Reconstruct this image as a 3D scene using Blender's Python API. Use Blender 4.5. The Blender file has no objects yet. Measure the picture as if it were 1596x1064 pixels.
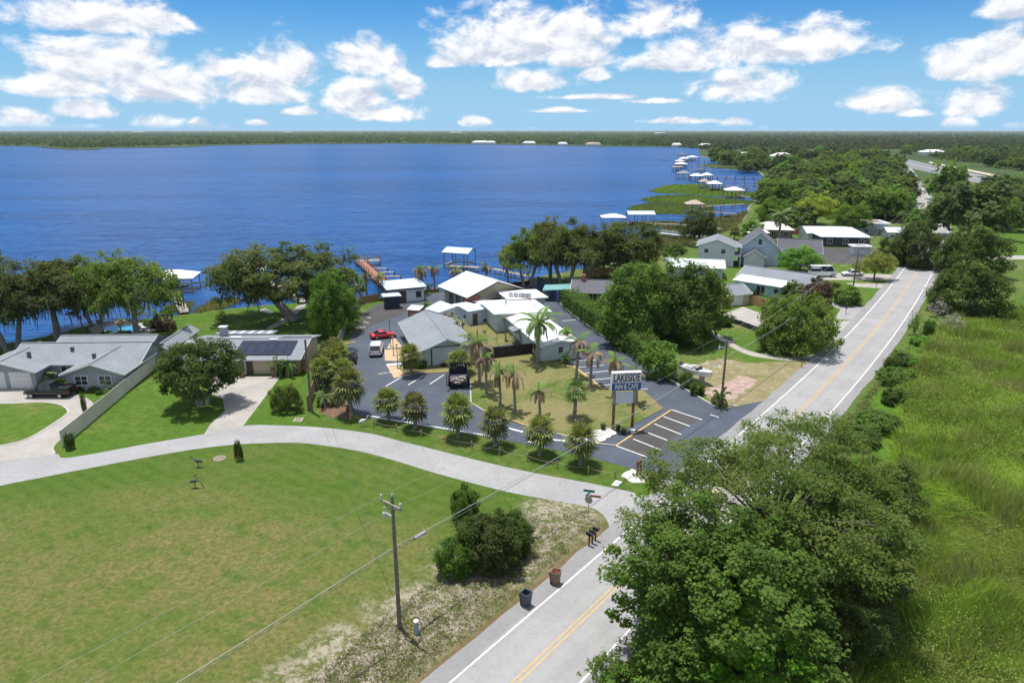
import bpy, bmesh, math, random
import numpy as np
from mathutils import Vector, Matrix
from mathutils.geometry import tessellate_polygon
random.seed(7); rng = np.random.default_rng(11)
PI = math.pi
sc = bpy.context.scene
C = sc.collection

# ------------------------------------------------------------------ camera
F_PX, HOR, CAM_H = 1065.0, 203.0, 32.0
PITCH = math.atan((532 - HOR) / F_PX)
cam = bpy.data.cameras.new('camera'); camo = bpy.data.objects.new('camera', cam); C.objects.link(camo)
cam.sensor_width = 36.0; cam.lens = 36.0 * F_PX / 1596.0
cam.clip_start = 0.5; cam.clip_end = 90000
camo.location = (0, 0, CAM_H); camo.rotation_euler = (PI / 2 - PITCH, 0, 0)
sc.camera = camo
sc.render.resolution_x, sc.render.resolution_y = 1024, 682

def ray(x, y):
    u = (x - 798) / F_PX; v = (532 - y) / F_PX
    return u, math.cos(PITCH) + v * math.sin(PITCH), v * math.cos(PITCH) - math.sin(PITCH)
def G(x, y, z=0.0):
    """photograph pixel -> point of the horizontal plane at height z that it shows"""
    u, f, up = ray(x, y); t = (CAM_H - z) / (-up)
    return Vector((u * t, f * t, z))
def top_z(Y, y):
    """height at which a thing standing at depth Y shows at photo row y"""
    u, f, up = ray(798, y); return CAM_H + Y * up / f
def mpp(Y, y):
    """metres per photo pixel (sideways) at depth Y, row y"""
    return Y / ray(798, y)[1] / F_PX

# ------------------------------------------------------------------ shader helper
class NT:
    def __init__(s, tree): s.t = tree; s.t.nodes.clear()
    def n(s, typ, ins=None, out=0, **kw):
        nd = s.t.nodes.new(typ)
        for k, v in kw.items(): setattr(nd, k, v)
        for k, v in (ins or {}).items():
            if v is None: continue
            sock = nd.inputs[k]
            if isinstance(v, bpy.types.NodeSocket): s.t.links.new(v, sock)
            else: sock.default_value = v
        return nd.outputs[out] if out is not None else nd
    def math(s, op, a, b=None, c=None, clamp=False):
        return s.n('ShaderNodeMath', {0: a, 1: b, 2: c}, operation=op, use_clamp=clamp)
    def vec(s, op, a, b=None, c=None, out=0):
        return s.n('ShaderNodeVectorMath', {0: a, 1: b, 2: c}, out=out, operation=op)
    def mix(s, f, a, b, blend='MIX'):
        nd = s.t.nodes.new('ShaderNodeMix'); nd.data_type = 'RGBA'; nd.blend_type = blend
        for i, v in ((0, f), (6, a), (7, b)):
            if isinstance(v, bpy.types.NodeSocket): s.t.links.new(v, nd.inputs[i])
            else: nd.inputs[i].default_value = (v if i == 0 else (*v[:3], 1))
        return nd.outputs[2]
    def noise(s, vec, scale, detail=3, rough=.55, dist=0, dim='3D', out=0):
        return s.n('ShaderNodeTexNoise', {'Vector': vec, 'Scale': scale, 'Detail': detail, 'Roughness': rough, 'Distortion': dist}, out=out, noise_dimensions=dim)
    def rng(s, v, a, b, c=0., d=1., smooth=True):
        return s.n('ShaderNodeMapRange', {0: v, 1: a, 2: b, 3: c, 4: d}, interpolation_type='SMOOTHSTEP' if smooth else 'LINEAR')
    def co(s, which='Object'): return s.n('ShaderNodeTexCoord', out=which)

# ------------------------------------------------------------------ world: blue sky with fair-weather cumulus
SUN_EL, SUN_AZ = math.radians(78), math.radians(-42)      # azimuth from +Y towards +X: the sun stands beyond the lake, to the left
world = bpy.data.worlds.new('World'); sc.world = world; world.use_nodes = True
w = NT(world.node_tree)
sky = w.n('ShaderNodeTexSky', sky_type='NISHITA', sun_disc=False, sun_elevation=SUN_EL, sun_rotation=SUN_AZ,
          altitude=30, air_density=1.0, dust_density=0.15, ozone_density=1.4)
dirv = w.co('Generated')
sx = w.n('ShaderNodeSeparateXYZ', {0: dirv}, out=None)
az = w.math('ARCTAN2', sx.outputs[0], sx.outputs[1]); el = w.math('ARCSINE', sx.outputs[2])
ae = w.n('ShaderNodeCombineXYZ', {0: az, 1: el, 2: 0.})
nz = w.noise(w.vec('MULTIPLY', ae, (1., 1.6, 1.)), 15., 9, .60, .25)
nzc = w.math('SUBTRACT', nz, .5)
CLOUDS = [(150,20,165,34),(250,30,60,20),(150,85,120,40),(60,128,70,20),(215,78,66,34),(240,128,125,34),(110,128,120,24),(420,105,88,44),(400,138,90,26),
 (345,100,36,24),(568,86,68,34),(560,145,66,30),(628,132,34,26),(585,172,70,18),(135,166,56,18),(40,190,52,18),(250,188,40,14),(310,195,24,9),(470,173,28,8),
 (740,190,26,9),(830,48,140,52),(770,82,105,24),(900,80,75,30),(690,95,34,13),(1010,22,72,40),(1170,68,160,36),(1060,92,90,22),(1260,55,75,34),(1155,128,78,32),
 (840,122,74,24),(925,113,26,14),(1515,88,90,34),(1570,75,60,34),(1390,152,72,24),(1528,156,58,24),(1425,174,30,9),(1585,8,50,20),(1495,192,28,9),(1580,201,30,11),
 (1145,190,28,10),(1020,157,46,5),(930,150,80,6),(870,172,50,5),(1060,188,70,6),(830,200,22,5),(1190,201,10,5),(560,202,16,4),(400,192,20,6),(350,199,18,6),(110,200,60,6)]
field = None; under = None
for (cx, cy, hw, hh) in CLOUDS:
    u, f, up = ray(cx, cy); a0 = math.atan2(u, f); e0 = math.atan2(up, math.hypot(u, f))
    rx = hw / F_PX * .95 / (1 + u * u); ry = hh / F_PX * .95
    e0 -= ry * .35
    p = w.vec('MULTIPLY_ADD', ae, (1 / rx, 1 / (ry * 1.2), 0), (-a0 / rx, -e0 / (ry * 1.2), 0))
    q = w.vec('MAXIMUM', p, w.vec('MULTIPLY', p, (-1., -2.4, 0.)))
    l = w.vec('LENGTH', q, out=1)
    py = w.n('ShaderNodeSeparateXYZ', {0: p}, out=1)
    un = w.math('MULTIPLY', w.math('MAXIMUM', w.math('SUBTRACT', 1.2, l), 0.), w.math('SUBTRACT', .1, py))
    under = un if under is None else w.math('MAXIMUM', under, un)
    field = l if field is None else w.math('SMOOTH_MIN', field, l, .12)
inside = w.math('SUBTRACT', 1.0, field)
fld = inside
dens = w.math('ADD', fld, w.math('MULTIPLY', nzc, 2.6))
alpha = w.rng(dens, -.14, .50)
alpha = w.math('MULTIPLY', alpha, w.rng(sx.outputs[2], 0.0, .012))
nz2 = w.noise(w.vec('ADD', w.vec('MULTIPLY', ae, (1., 1.6, 1.)), (-.006, .015, 0.)), 15., 5, .58, .25)
relief = w.math('MULTIPLY', w.math('SUBTRACT', nz, nz2), 5.0)
lit = w.math('ADD', w.math('ADD', relief, w.math('MULTIPLY', under, -1.35)), .66, clamp=True)
ccol = w.mix(lit, (6.2, 6.7, 7.9), (10.6, 10.6, 10.7))
# clear air towards the horizon: the same pale blue all round
zz = sx.outputs[2]
hz = w.rng(zz, .0, .17)
def skycol():
    return w.mix(1.0, w.mix(hz, (3.5, 6.1, 8.5), w.mix(1.0, sky, (.30, .72, 1.14), 'MULTIPLY')), (1., 1., 1.), 'MULTIPLY')
SKY_STRENGTH = .09
col = w.mix(w.math('MULTIPLY', alpha, .97), skycol(), ccol)
bg_view = w.n('ShaderNodeBackground', {'Color': col, 'Strength': SKY_STRENGTH})
# the rest of the sky: same clear blue, unseen clouds from one noise, thickened and brightened for fill light
gn = w.noise(w.vec('MULTIPLY', ae, (1., 2.2, 1.)), 3.2, 6, .55)
ga = w.math('MULTIPLY', w.rng(gn, .45, .58), .92)
bg_rest = w.n('ShaderNodeBackground', {'Color': w.mix(w.math('MULTIPLY', ga, w.rng(zz, 0., .05)), skycol(), (11., 11.1, 11.4)), 'Strength': SKY_STRENGTH})
rest = w.math('MAXIMUM', w.rng(w.math('ABSOLUTE', az), .72, .86), w.math('MAXIMUM', w.rng(el, .20, .27), w.math('LESS_THAN', el, -.002)))
mixs = w.n('ShaderNodeMixShader', {0: rest, 1: bg_view, 2: bg_rest})
w.n('ShaderNodeOutputWorld', {'Surface': mixs}, out=None)
world.cycles.sampling_method = 'MANUAL'; world.cycles.sample_map_resolution = 512

sun = bpy.data.lights.new('sun', 'SUN'); sun.energy = 4.6; sun.angle = math.radians(.53); sun.color = (1, .965, .91)
suno = bpy.data.objects.new('sun', sun); C.objects.link(suno)
sd = Vector((math.sin(SUN_AZ) * math.cos(SUN_EL), math.cos(SUN_AZ) * math.cos(SUN_EL), math.sin(SUN_EL)))
suno.rotation_euler = (-sd).to_track_quat('-Z', 'Y').to_euler(); suno.location = (0, 0, 80)
sc.view_settings.view_transform = 'Standard'; sc.view_settings.look = 'None'
sc.view_settings.exposure = 0.2; sc.view_settings.gamma = 1.0
sc.cycles.max_bounces = 7; sc.cycles.diffuse_bounces = 4; sc.cycles.glossy_bounces = 3; sc.cycles.transmission_bounces = 4
sc.cycles.transparent_max_bounces = 7; sc.cycles.caustics_reflective = False; sc.cycles.caustics_refractive = False

# ------------------------------------------------------------------ materials
MATS = {}
def newmat(name):
    m = bpy.data.materials.new(name); m.use_nodes = True; MATS[name] = m
    return m, NT(m.node_tree)
def finish(t, col, rough=.8, bump=None, bstr=.3, bdist=.05, spec=.3, metal=0., **kw):
    ins = {'Base Color': col, 'Roughness': rough, 'Specular IOR Level': spec, 'Metallic': metal}
    if not isinstance(col, bpy.types.NodeSocket): ins['Base Color'] = (*col[:3], 1)
    ins.update(kw)
    if bump is not None: ins['Normal'] = t.n('ShaderNodeBump', {'Height': bump, 'Strength': bstr, 'Distance': bdist})
    b = t.n('ShaderNodeBsdfPrincipled', ins)
    t.n('ShaderNodeOutputMaterial', {'Surface': b}, out=None)
def M(name, col, rough=.7, var=.18, scale=2.5, fine=25., spec=.3, metal=0., bstr=.15, bdist=.02, space='Object'):
    """plain material with procedural dirt / unevenness"""
    if name in MATS: return MATS[name]
    m, t = newmat(name); co = t.co(space)
    a = t.noise(co, scale, 4, .6); b = t.noise(co, fine, 2, .6)
    k = t.math('ADD', t.math('MULTIPLY', a, .7), t.math('MULTIPLY', b, .3))
    d = tuple(c * (1 - var) for c in col); l = tuple(min(1, c * (1 + var)) for c in col)
    c_ = t.mix(t.rng(k, .3, .7), d, l)
    finish(t, c_, t.math('ADD', rough - .06, t.math('MULTIPLY', a, .12)), b, bstr, bdist, spec, metal)
    return m

def blobmask(t, co, blobs):
    """soft ellipses on the ground (world metres) : list of (cx, cy, rx, ry, strength)"""
    out = None
    for (cx, cy, rx, ry, st) in blobs:
        l = t.vec('LENGTH', t.vec('MULTIPLY_ADD', co, (1 / rx, 1 / ry, 0), (-cx / rx, -cy / ry, 0)), out=1)
        v = t.rng(l, 1.0, 0.2, 0, st)
        out = v if out is None else t.math('MAXIMUM', out, v)
    return out
def lawn(name, green, dry, bare=None, far=None, dryness=.5, barelev=.0, blobs=None, greens=None, scale=.12, dark=None, bumpd=.06, aniso=(1, 1, 1)):
    m, t = newmat(name); co = t.co('Object')
    co2 = t.vec('MULTIPLY', co, aniso)
    n1 = t.noise(co2, scale, 5, .62, .6); n2 = t.noise(co, 1.1, 4, .65); n3 = t.noise(co, 9., 3, .7); n4 = t.noise(co2, scale * .35, 3, .5)
    g = t.mix(t.rng(n2, .25, .75), tuple(c * .8 for c in green), tuple(c * 1.2 for c in green))
    if dark: g = t.mix(t.rng(n4, .4, .65), g, dark)
    f = t.math('ADD', t.math('MULTIPLY', n1, .7), t.math('MULTIPLY', n2, .3))
    lo = .78 - dryness * .5
    df = t.rng(f, lo - .12, lo + .12)
    if blobs: df = t.math('MULTIPLY', t.math('ADD', t.math('MULTIPLY', df, .65), .35), t.math('MULTIPLY', blobmask(t, co, blobs), t.rng(f, .25, .55, .4, 1.)), clamp=True) if greens != 'add' else t.math('MAXIMUM', df, t.math('MULTIPLY', blobmask(t, co, blobs), t.rng(f, .3, .5)))
    c = t.mix(df, g, dry)
    if bare:
        bf = t.rng(t.math('ADD', t.math('MULTIPLY', t.noise(co, .9, 5, .75), .7), t.math('MULTIPLY', n1, .3)), .62 - barelev * .3, .70 - barelev * .3)
        c = t.mix(bf, c, t.mix(n3, tuple(x * .8 for x in bare), bare))
    c = t.mix(t.rng(n3, .2, .8, 0, 1), t.mix(1., c, (.78, .8, .78), 'MULTIPLY'), t.mix(1., c, (1.18, 1.15, 1.15), 'MULTIPLY'))
    if far:   # woodland floor and crowns far off
        fn = t.noise(co, .004, 5, .65); fc = t.mix(t.rng(fn, .35, .65), tuple(x * .6 for x in far), far)
        c = t.mix(t.rng(t.vec('LENGTH', co, out=1), 420., 640.), c, fc)
    finish(t, c, .95, n3, .6, bumpd, .1)
    return m
def asphalt(name, col, patch=.12, crack=True, rough=.85, streak=None):
    m, t = newmat(name); co = t.co('Object')
    a = t.noise(co, .22, 5, .6, .4); b = t.noise(co, 45., 2, .7); c2 = t.noise(co, 2.2, 4, .65)
    k = t.math('ADD', t.math('MULTIPLY', a, .6), t.math('MULTIPLY', c2, .4))
    c = t.mix(t.rng(k, .3, .7), tuple(x * (1 - patch) for x in col), tuple(x * (1 + patch) for x in col))
    c = t.mix(t.rng(b, .3, .7), t.mix(1., c, (.86, .86, .86), 'MULTIPLY'), t.mix(1., c, (1.12, 1.12, 1.12), 'MULTIPLY'))
    if crack:
        d = t.n('ShaderNodeTexVoronoi', {'Vector': t.vec('ADD', co, t.vec('MULTIPLY', t.noise(co, .8, 3, .6, out=1), (1.6, 1.6, 0))), 'Scale': .17}, feature='DISTANCE_TO_EDGE')
        c = t.mix(t.math('MULTIPLY', t.rng(d, .0035, .0, 0, 1), t.rng(c2, .45, .6)), c, tuple(x * .45 for x in col))
    if streak:  # wheel tracks worn along the lanes: lines parallel to the road at given offsets
        (nx, ny, c0, offs) = streak
        pd = t.vec('DOT_PRODUCT', co, (nx, ny, 0), out=1); pd = t.math('SUBTRACT', pd, c0)
        tr = None
        for o in offs:
            v = t.rng(t.math('ABSOLUTE', t.math('SUBTRACT', pd, o)), .55, .1)
            tr = v if tr is None else t.math('MAXIMUM', tr, v)
        c = t.mix(t.math('MULTIPLY', tr, t.rng(a, .3, .7, .15, .5)), c, tuple(x * 1.12 for x in col))
    sp = t.rng(t.noise(co, .55, 5, .75, .5), .60, .70)      # oil and rubber stains, light scuffs
    c = t.mix(t.math('MULTIPLY', sp, .38), c, tuple(x * .5 for x in col))
    lt = t.rng(t.noise(t.vec('ADD', co, (31., 17., 0.)), .3, 5, .7, .8), .60, .70); c = t.mix(t.math('MULTIPLY', lt, .28), c, tuple(x * 1.5 for x in col))
    finish(t, c, rough, b, .25, .01, .25)
    return m

# ------------------------------------------------------------------ mesh helper
class MB:
    def __init__(s): s.v = []; s.f = []; s.mi = []; s.cur = 0
    def add(s, vs, fs):
        o = len(s.v); s.v += [tuple(p) for p in vs]; s.f += [tuple(i + o for i in f) for f in fs]; s.mi += [s.cur] * len(fs); return s
    def box(s, x0, y0, z0, x1, y1, z1):
        v = [(x, y, z) for z in (z0, z1) for y in (y0, y1) for x in (x0, x1)]
        return s.add(v, [(0, 2, 3, 1), (4, 5, 7, 6), (0, 1, 5, 4), (2, 6, 7, 3), (0, 4, 6, 2), (1, 3, 7, 5)])
    def cbox(s, c, d, rz=0., rx=0., ry=0.):
        """box centre c, full dims d, rotated"""
        R = Matrix.Rotation(rz, 3, 'Z') @ Matrix.Rotation(ry, 3, 'Y') @ Matrix.Rotation(rx, 3, 'X'); c = Vector(c)
        v = [c + R @ Vector((sx_ * d[0] / 2, sy * d[1] / 2, sz * d[2] / 2)) for sz in (-1, 1) for sy in (-1, 1) for sx_ in (-1, 1)]
        return s.add(v, [(0, 2, 3, 1), (4, 5, 7, 6), (0, 1, 5, 4), (2, 6, 7, 3), (0, 4, 6, 2), (1, 3, 7, 5)])
    def bar(s, a, b, w_, h, up=(0, 0, 1)):
        a = Vector(a); b = Vector(b); d = (b - a).normalized(); sd_ = d.cross(Vector(up))
        if sd_.length < 1e-4: sd_ = d.cross(Vector((0, 1, 0)))
        sd_.normalize(); u_ = sd_.cross(d)
        v = [p + sd_ * i * w_ / 2 + u_ * j * h / 2 for p in (a, b) for j in (-1, 1) for i in (-1, 1)]
        return s.add(v, [(0, 1, 3, 2), (4, 6, 7, 5), (0, 4, 5, 1), (2, 3, 7, 6), (0, 2, 6, 4), (1, 5, 7, 3)])
    def tube(s, pts, rad, n=8, cap=True):
        pts = [Vector(p) for p in pts]; k = len(pts)
        if not hasattr(rad, '__len__'): rad = [rad] * k
        vs = []; x = None
        for i, p in enumerate(pts):
            d = (pts[min(i + 1, k - 1)] - pts[max(i - 1, 0)]).normalized()
            if x is None:
                x = d.cross(Vector((0, 0, 1)));
                if x.length < .05: x = d.cross(Vector((0, 1, 0)))
            x = (x - d * x.dot(d)).normalized(); y = d.cross(x)
            vs += [p + (x * math.cos(2 * PI * j / n) + y * math.sin(2 * PI * j / n)) * rad[i] for j in range(n)]
        fs = [(i * n + j, i * n + (j + 1) % n, (i + 1) * n + (j + 1) % n, (i + 1) * n + j) for i in range(k - 1) for j in range(n)]
        if cap: fs += [tuple(range(n))[::-1], tuple((k - 1) * n + j for j in range(n))]
        return s.add(vs, fs)
    def lathe(s, c, prof, n=12, cap=True):
        c = Vector(c); vs = []
        for (r, z) in prof: vs += [c + Vector((r * math.cos(2 * PI * j / n), r * math.sin(2 * PI * j / n), z)) for j in range(n)]
        k = len(prof)
        fs = [(i * n + j, i * n + (j + 1) % n, (i + 1) * n + (j + 1) % n, (i + 1) * n + j) for i in range(k - 1) for j in range(n)]
        if cap: fs += [tuple(range(n))[::-1], tuple((k - 1) * n + j for j in range(n))]
        return s.add(vs, fs)
    def prism(s, poly, z0, z1):
        """vertical prism of a ground polygon [(x,y)]; z1 may be a list"""
        n = len(poly); a = sum(poly[i][0] * poly[(i + 1) % n][1] - poly[(i + 1) % n][0] * poly[i][1] for i in range(n))
        if a < 0: poly = poly[::-1]; z1 = z1[::-1] if hasattr(z1, '__len__') else z1
        zz = z1 if hasattr(z1, '__len__') else [z1] * n
        v = [(p[0], p[1], z0) for p in poly] + [(p[0], p[1], z) for p, z in zip(poly, zz)]
        return s.add(v, [tuple(range(n))[::-1], tuple(range(n, 2 * n))] + [(i, (i + 1) % n, n + (i + 1) % n, n + i) for i in range(n)])
    def slab(s, poly3, th):
        """thin solid under a (planar) 3-D polygon, thickness th downwards"""
        n = len(poly3); p = [Vector(q) for q in poly3]
        nz_ = sum((p[i].cross(p[(i + 1) % n]) for i in range(n)), Vector())
        if nz_.z < 0: p = p[::-1]
        v = p + [q - Vector((0, 0, th)) for q in p]
        return s.add(v, [tuple(range(n)), tuple(range(n, 2 * n))[::-1]] + [(i, n + i, n + (i + 1) % n, (i + 1) % n) for i in range(n)])
    def mesh(s, name):
        me = bpy.data.meshes.new(name); me.from_pydata(s.v, [], s.f); return me
    def build(s, name, mat, parent=None, smooth=False, bevel=0.):
        me = s.mesh(name); mats = mat if isinstance(mat, (list, tuple)) else [mat]
        for m_ in mats: me.materials.append(MATS[m_] if isinstance(m_, str) else m_)
        if len(mats) > 1: me.polygons.foreach_set('material_index', s.mi)
        if smooth: me.polygons.foreach_set('use_smooth', [True] * len(s.f))
        me.update()
        o = bpy.data.objects.new(name, me); C.objects.link(o)
        if parent is not None: o.parent = parent
        if bevel:
            b = o.modifiers.new('bevel', 'BEVEL'); b.width = bevel; b.segments = 2; b.limit_method = 'ANGLE'; b.angle_limit = .6
        return o
def link(name, me, parent=None):
    o = bpy.data.objects.new(name, me); C.objects.link(o)
    if parent is not None: o.parent = parent
    return o
def tag(o, label=None, cat=None, group=None, kind=None):
    if label: o['label'] = label
    if cat: o['category'] = cat
    if group: o['group'] = group
    if kind: o['kind'] = kind
    return o
def thing(name, label, cat, loc=(0, 0, 0), rz=0., group=None, scale=None):
    o = bpy.data.objects.new(name, None); C.objects.link(o); o.location = loc; o.rotation_euler = (0, 0, rz); o.empty_display_size = .3
    if scale: o.scale = scale
    return tag(o, label, cat, group)
def kids(o): return [c for c in KID.get(o.name, [])]
KID = {}
def copy_tree(o, parent=None):
    c = o.copy(); C.objects.link(c); c.parent = parent
    for ch in list(o.children): copy_tree(ch, c)
    return c
def crom(pts, n=8):
    """Catmull-Rom through 2-D points"""
    P_ = [Vector(p[:2]) for p in pts]; out = []
    for i in range(len(P_) - 1):
        a, b, c, d = P_[max(i - 1, 0)], P_[i], P_[i + 1], P_[min(i + 2, len(P_) - 1)]
        for k in range(n):
            t = k / n
            out.append(.5 * ((2 * b) + (c - a) * t + (2 * a - 5 * b + 4 * c - d) * t * t + (3 * b - a - 3 * c + d) * t ** 3))
    return out + [P_[-1]]
def offset(line, d):
    out = []
    for i, p in enumerate(line):
        t = (line[min(i + 1, len(line) - 1)] - line[max(i - 1, 0)]).normalized()
        out.append(p + Vector((-t.y, t.x)) * d)       # + is left of travel
    return out
def sheet(name, poly, z, mat, parent=None, holes=(), kind='structure', build=True):
    """flat sheet from a polygon of (x,y)"""
    loops = [[Vector((p[0], p[1], 0)) for p in poly]] + [[Vector((p[0], p[1], 0)) for p in h] for h in holes]
    tris = tessellate_polygon(loops); vs = [(p.x, p.y, z) for l in loops for p in l]
    fs = []
    for t in tris:
        a, b, c = (Vector(vs[i]) for i in t)
        fs.append(tuple(t) if (b - a).cross(c - a).z > 0 else tuple(t)[::-1])
    o = MB().add(vs, fs).build(name, mat, parent)
    if kind and parent is None: o['kind'] = kind
    return o
def strip(name, line, l, r, z, mat, parent=None, rag=0., kind='structure'):
    """ribbon between offsets l (left) and r (right) of a line"""
    A = offset(line, l); B = offset(line, r)
    if rag:
        A = [p + Vector((random.uniform(-rag, rag), random.uniform(-rag, rag))) for p in A]; B = [p + Vector((random.uniform(-rag, rag), random.uniform(-rag, rag))) for p in B]
    n = len(A); vs = [(p.x, p.y, z) for p in A] + [(p.x, p.y, z) for p in B]
    o = MB().add(vs, [(n + i, n + i + 1, i + 1, i) for i in range(n - 1)]).build(name, mat, parent)
    if kind and parent is None: o['kind'] = kind
    return o
def PX(pts, z=0.): return [G(x, y, z).to_2d() for x, y in pts]
def wiggle(poly, step=1.2, amp=.25):
    """subdivide a closed polygon and roughen it so the edge of a lawn or lot is not a ruler line"""
    out = []; n = len(poly)
    for i in range(n):
        a, b = Vector(poly[i]), Vector(poly[(i + 1) % n]); d = b - a; k = max(1, min(40, int(d.length / step)))
        nn = Vector((-d.y, d.x)).normalized() if d.length else Vector((0, 0))
        for j in range(k): out.append(a + d * (j / k) + nn * (random.uniform(-amp, amp) if j else 0))
    return out
# ================================================================== SETTING
lawn('m_ground', (.085, .135, .028), (.20, .19, .075), (.36, .32, .24), (.065, .10, .035), dryness=.38, barelev=0., scale=.05)
lawn('m_lawn', (.072, .138, .018), (.17, .17, .05), dryness=.30, scale=.13)
# the big vacant lawn: dry brown patches inside, fresh green along the kerb, sandy weeds along the main road
RC = Vector((4.448, 38.724)); RD = Vector((.6316, .7753)); RN = Vector((.7753, -.6316))     # main road: point, direction, right-hand normal
def vacant():
    m, t = newmat('m_vacant'); co = t.co('Object')
    n1 = t.noise(co, .10, 5, .6, .6); n2 = t.noise(co, .9, 5, .68); n3 = t.noise(co, 8., 3, .7); n4 = t.noise(co, .35, 4, .6, .5); n5 = t.noise(co, 2.6, 4, .7)
    g = t.mix(t.rng(t.math('ADD', t.math('MULTIPLY', n2, .5), t.math('MULTIPLY', n5, .5)), .32, .68), (.044, .090, .012), (.084, .138, .022))
    drym = t.mix(t.rng(n5, .3, .7), (.100, .108, .030), (.225, .178, .074))
    b = blobmask(t, co, [(-24, 46, 21, 13, .9), (-16, 40, 15, 10, .85), (-36, 40, 17, 15, .85), (-9, 47, 8, 8, .7), (-20, 33, 18, 11, .8), (-44, 50, 16, 7, .7), (-30, 55, 14, 5, .7)])
    df = t.math('MULTIPLY', b, t.rng(t.math('ADD', t.math('MULTIPLY', n4, .5), t.math('MULTIPLY', n2, .5)), .32, .62, .10, 1.0), clamp=True)
    df = t.math('MAXIMUM', df, t.math('MULTIPLY', t.rng(n1, .5, .68), .35))
    mow = t.math('SINE', t.math('MULTIPLY', t.vec('DOT_PRODUCT', co, (.55, .83, 0), out=1), 4.2)); g = t.mix(t.math('MULTIPLY_ADD', mow, .10, .10), g, (.11, .175, .032))
    c = t.mix(df, g, drym)
    # distance left of the road's centre line
    pd = t.math('SUBTRACT', RN.dot(RC), t.vec('DOT_PRODUCT', co, (RN.x, RN.y, 0), out=1))
    pdn = t.math('ADD', pd, t.math('MULTIPLY', t.math('SUBTRACT', n4, .5), 9.))
    verge = t.rng(pdn, 13.5, 10.)
    weeds = t.mix(t.rng(n2, .35, .65), (.10, .12, .038), (.20, .175, .088))
    sand = t.mix(n3, (.275, .245, .19), (.375, .335, .265))
    sm = t.math('MULTIPLY', t.rng(t.math('ADD', t.math('MULTIPLY', n5, .55), t.math('MULTIPLY', n2, .45)), .45, .56), t.rng(pdn, 4.6, 7.5))
    v = t.mix(sm, weeds, sand)
    v = t.mix(t.rng(pd, 5.2, 4.3), v, (.155, .10, .055))
    c = t.mix(verge, c, v)
    c = t.mix(t.rng(n3, .2, .8), t.mix(1., c, (.78, .8, .78), 'MULTIPLY'), t.mix(1., c, (1.2, 1.17, 1.15), 'MULTIPLY'))
    finish(t, c, .95, n3, .7, .07, .1)
vacant()
lawn('m_motel_lawn', (.085, .135, .024), (.215, .19, .085), (.36, .32, .25), dryness=.62, barelev=.08, scale=.11)
lawn('m_verge', (.072, .125, .02), (.15, .15, .05), (.36, .32, .26), dryness=.35, barelev=.05, scale=.2)
lawn('m_dry', (.11, .125, .035), (.25, .215, .115), (.42, .38, .31), dryness=.75, barelev=.3, scale=.2)
lawn('m_yard', (.08, .145, .02), (.20, .18, .07), (.36, .32, .25), dryness=.35, barelev=.05, scale=.13)
lawn('m_marsh_ground', (.075, .155, .018), (.13, .15, .04), dryness=.3, scale=.15, dark=(.05, .105, .014))
asphalt('m_road', (.305, .30, .292), streak=(RN.x, RN.y, RN.dot(RC), (-2.4, -.9, .9, 2.4)))
asphalt('m_shoulder', (.255, .25, .245))
asphalt('m_side_road', (.315, .31, .305), .12)
asphalt('m_lot', (.075, .088, .112), .22, True, .62)
asphalt('m_oldlot', (.075, .072, .07), .2)
asphalt('m_concrete', (.36, .338, .30), .16)
asphalt('m_highway', (.20, .20, .205), .08, False)
M('m_kerb', (.42, .40, .36), .85); M('m_white_paint', (.78, .78, .76), .6, .12, 1.5); M('m_yellow_paint', (.56, .37, .13), .6, .16, 1.5)
M('m_kerb_yellow', (.55, .38, .13), .75, .25, 1.0)
M('m_sand', (.46, .40, .31), .95, .25, .6, 12)
M('m_pinkgravel', (.36, .26, .215), .95, .38, 1.6, 7, bstr=.5, bdist=.05)
M('m_whitegravel', (.55, .53, .49), .95, .25, 1.2, 12, bstr=.5, bdist=.05)
M('m_paver', (.50, .36, .22), .85, .15, 2., 18)
M('m_mulch', (.16, .095, .06), .95, .3, 1.5, 14, bstr=.5, bdist=.05)

# ---- ground with a hole for the lake
SH_NEAR = [(-1500,700),(-700,620),(-250,566),(0,536),(50,528),(92,519),(142,506),(190,500),(250,494),(300,489),(350,482),(400,477),(440,474),(470,471),(520,466),(560,463),(600,464),(650,458),(700,452),(790,441),(830,433),(880,424),(930,413),(985,404),(1020,396),(1060,384),(1100,371),(1130,362),(1150,352),(1165,335),(1172,318),(1190,300),(1197,284),(1194,276),(1180,265),(1160,259),(1140,253),(1112,247),(1092,243)]
SH_FAR = [(1090,236),(1088,231),(1060,229.5),(930,228),(830,226),(620,224),(470,224.5),(330,227),(300,229),(230,230),(165,230.5),(150,233.5),(100,233),(75,231),(50,228),(0,227.5),(-300,227),(-900,228),(-2500,232)]
def lk():
    a = crom([p for p in PX(SH_NEAR)], 4); a = [p + Vector((random.uniform(-.3, .3), random.uniform(-.3, .3))) for p in a]
    b = [p for p in PX(SH_FAR)]
    return a, b
LA, LB = lk(); LAKE = LA + LB
BIG = [(-45000, -3000), (45000, -3000), (45000, 80000), (-45000, 80000)]
gr = sheet('ground', BIG, 0., 'm_ground', holes=[[tuple(p) for p in LAKE]])
# sloping bank of the near shore
bo = offset(LA, 1.6); n = len(LA)
MB().add([(p.x, p.y, .0) for p in LA] + [(p.x, p.y, -.9) for p in bo], [(i, i + 1, n + i + 1, n + i) for i in range(n - 1)]).build('lake_bank', 'm_dry')['kind'] = 'structure'
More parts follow.
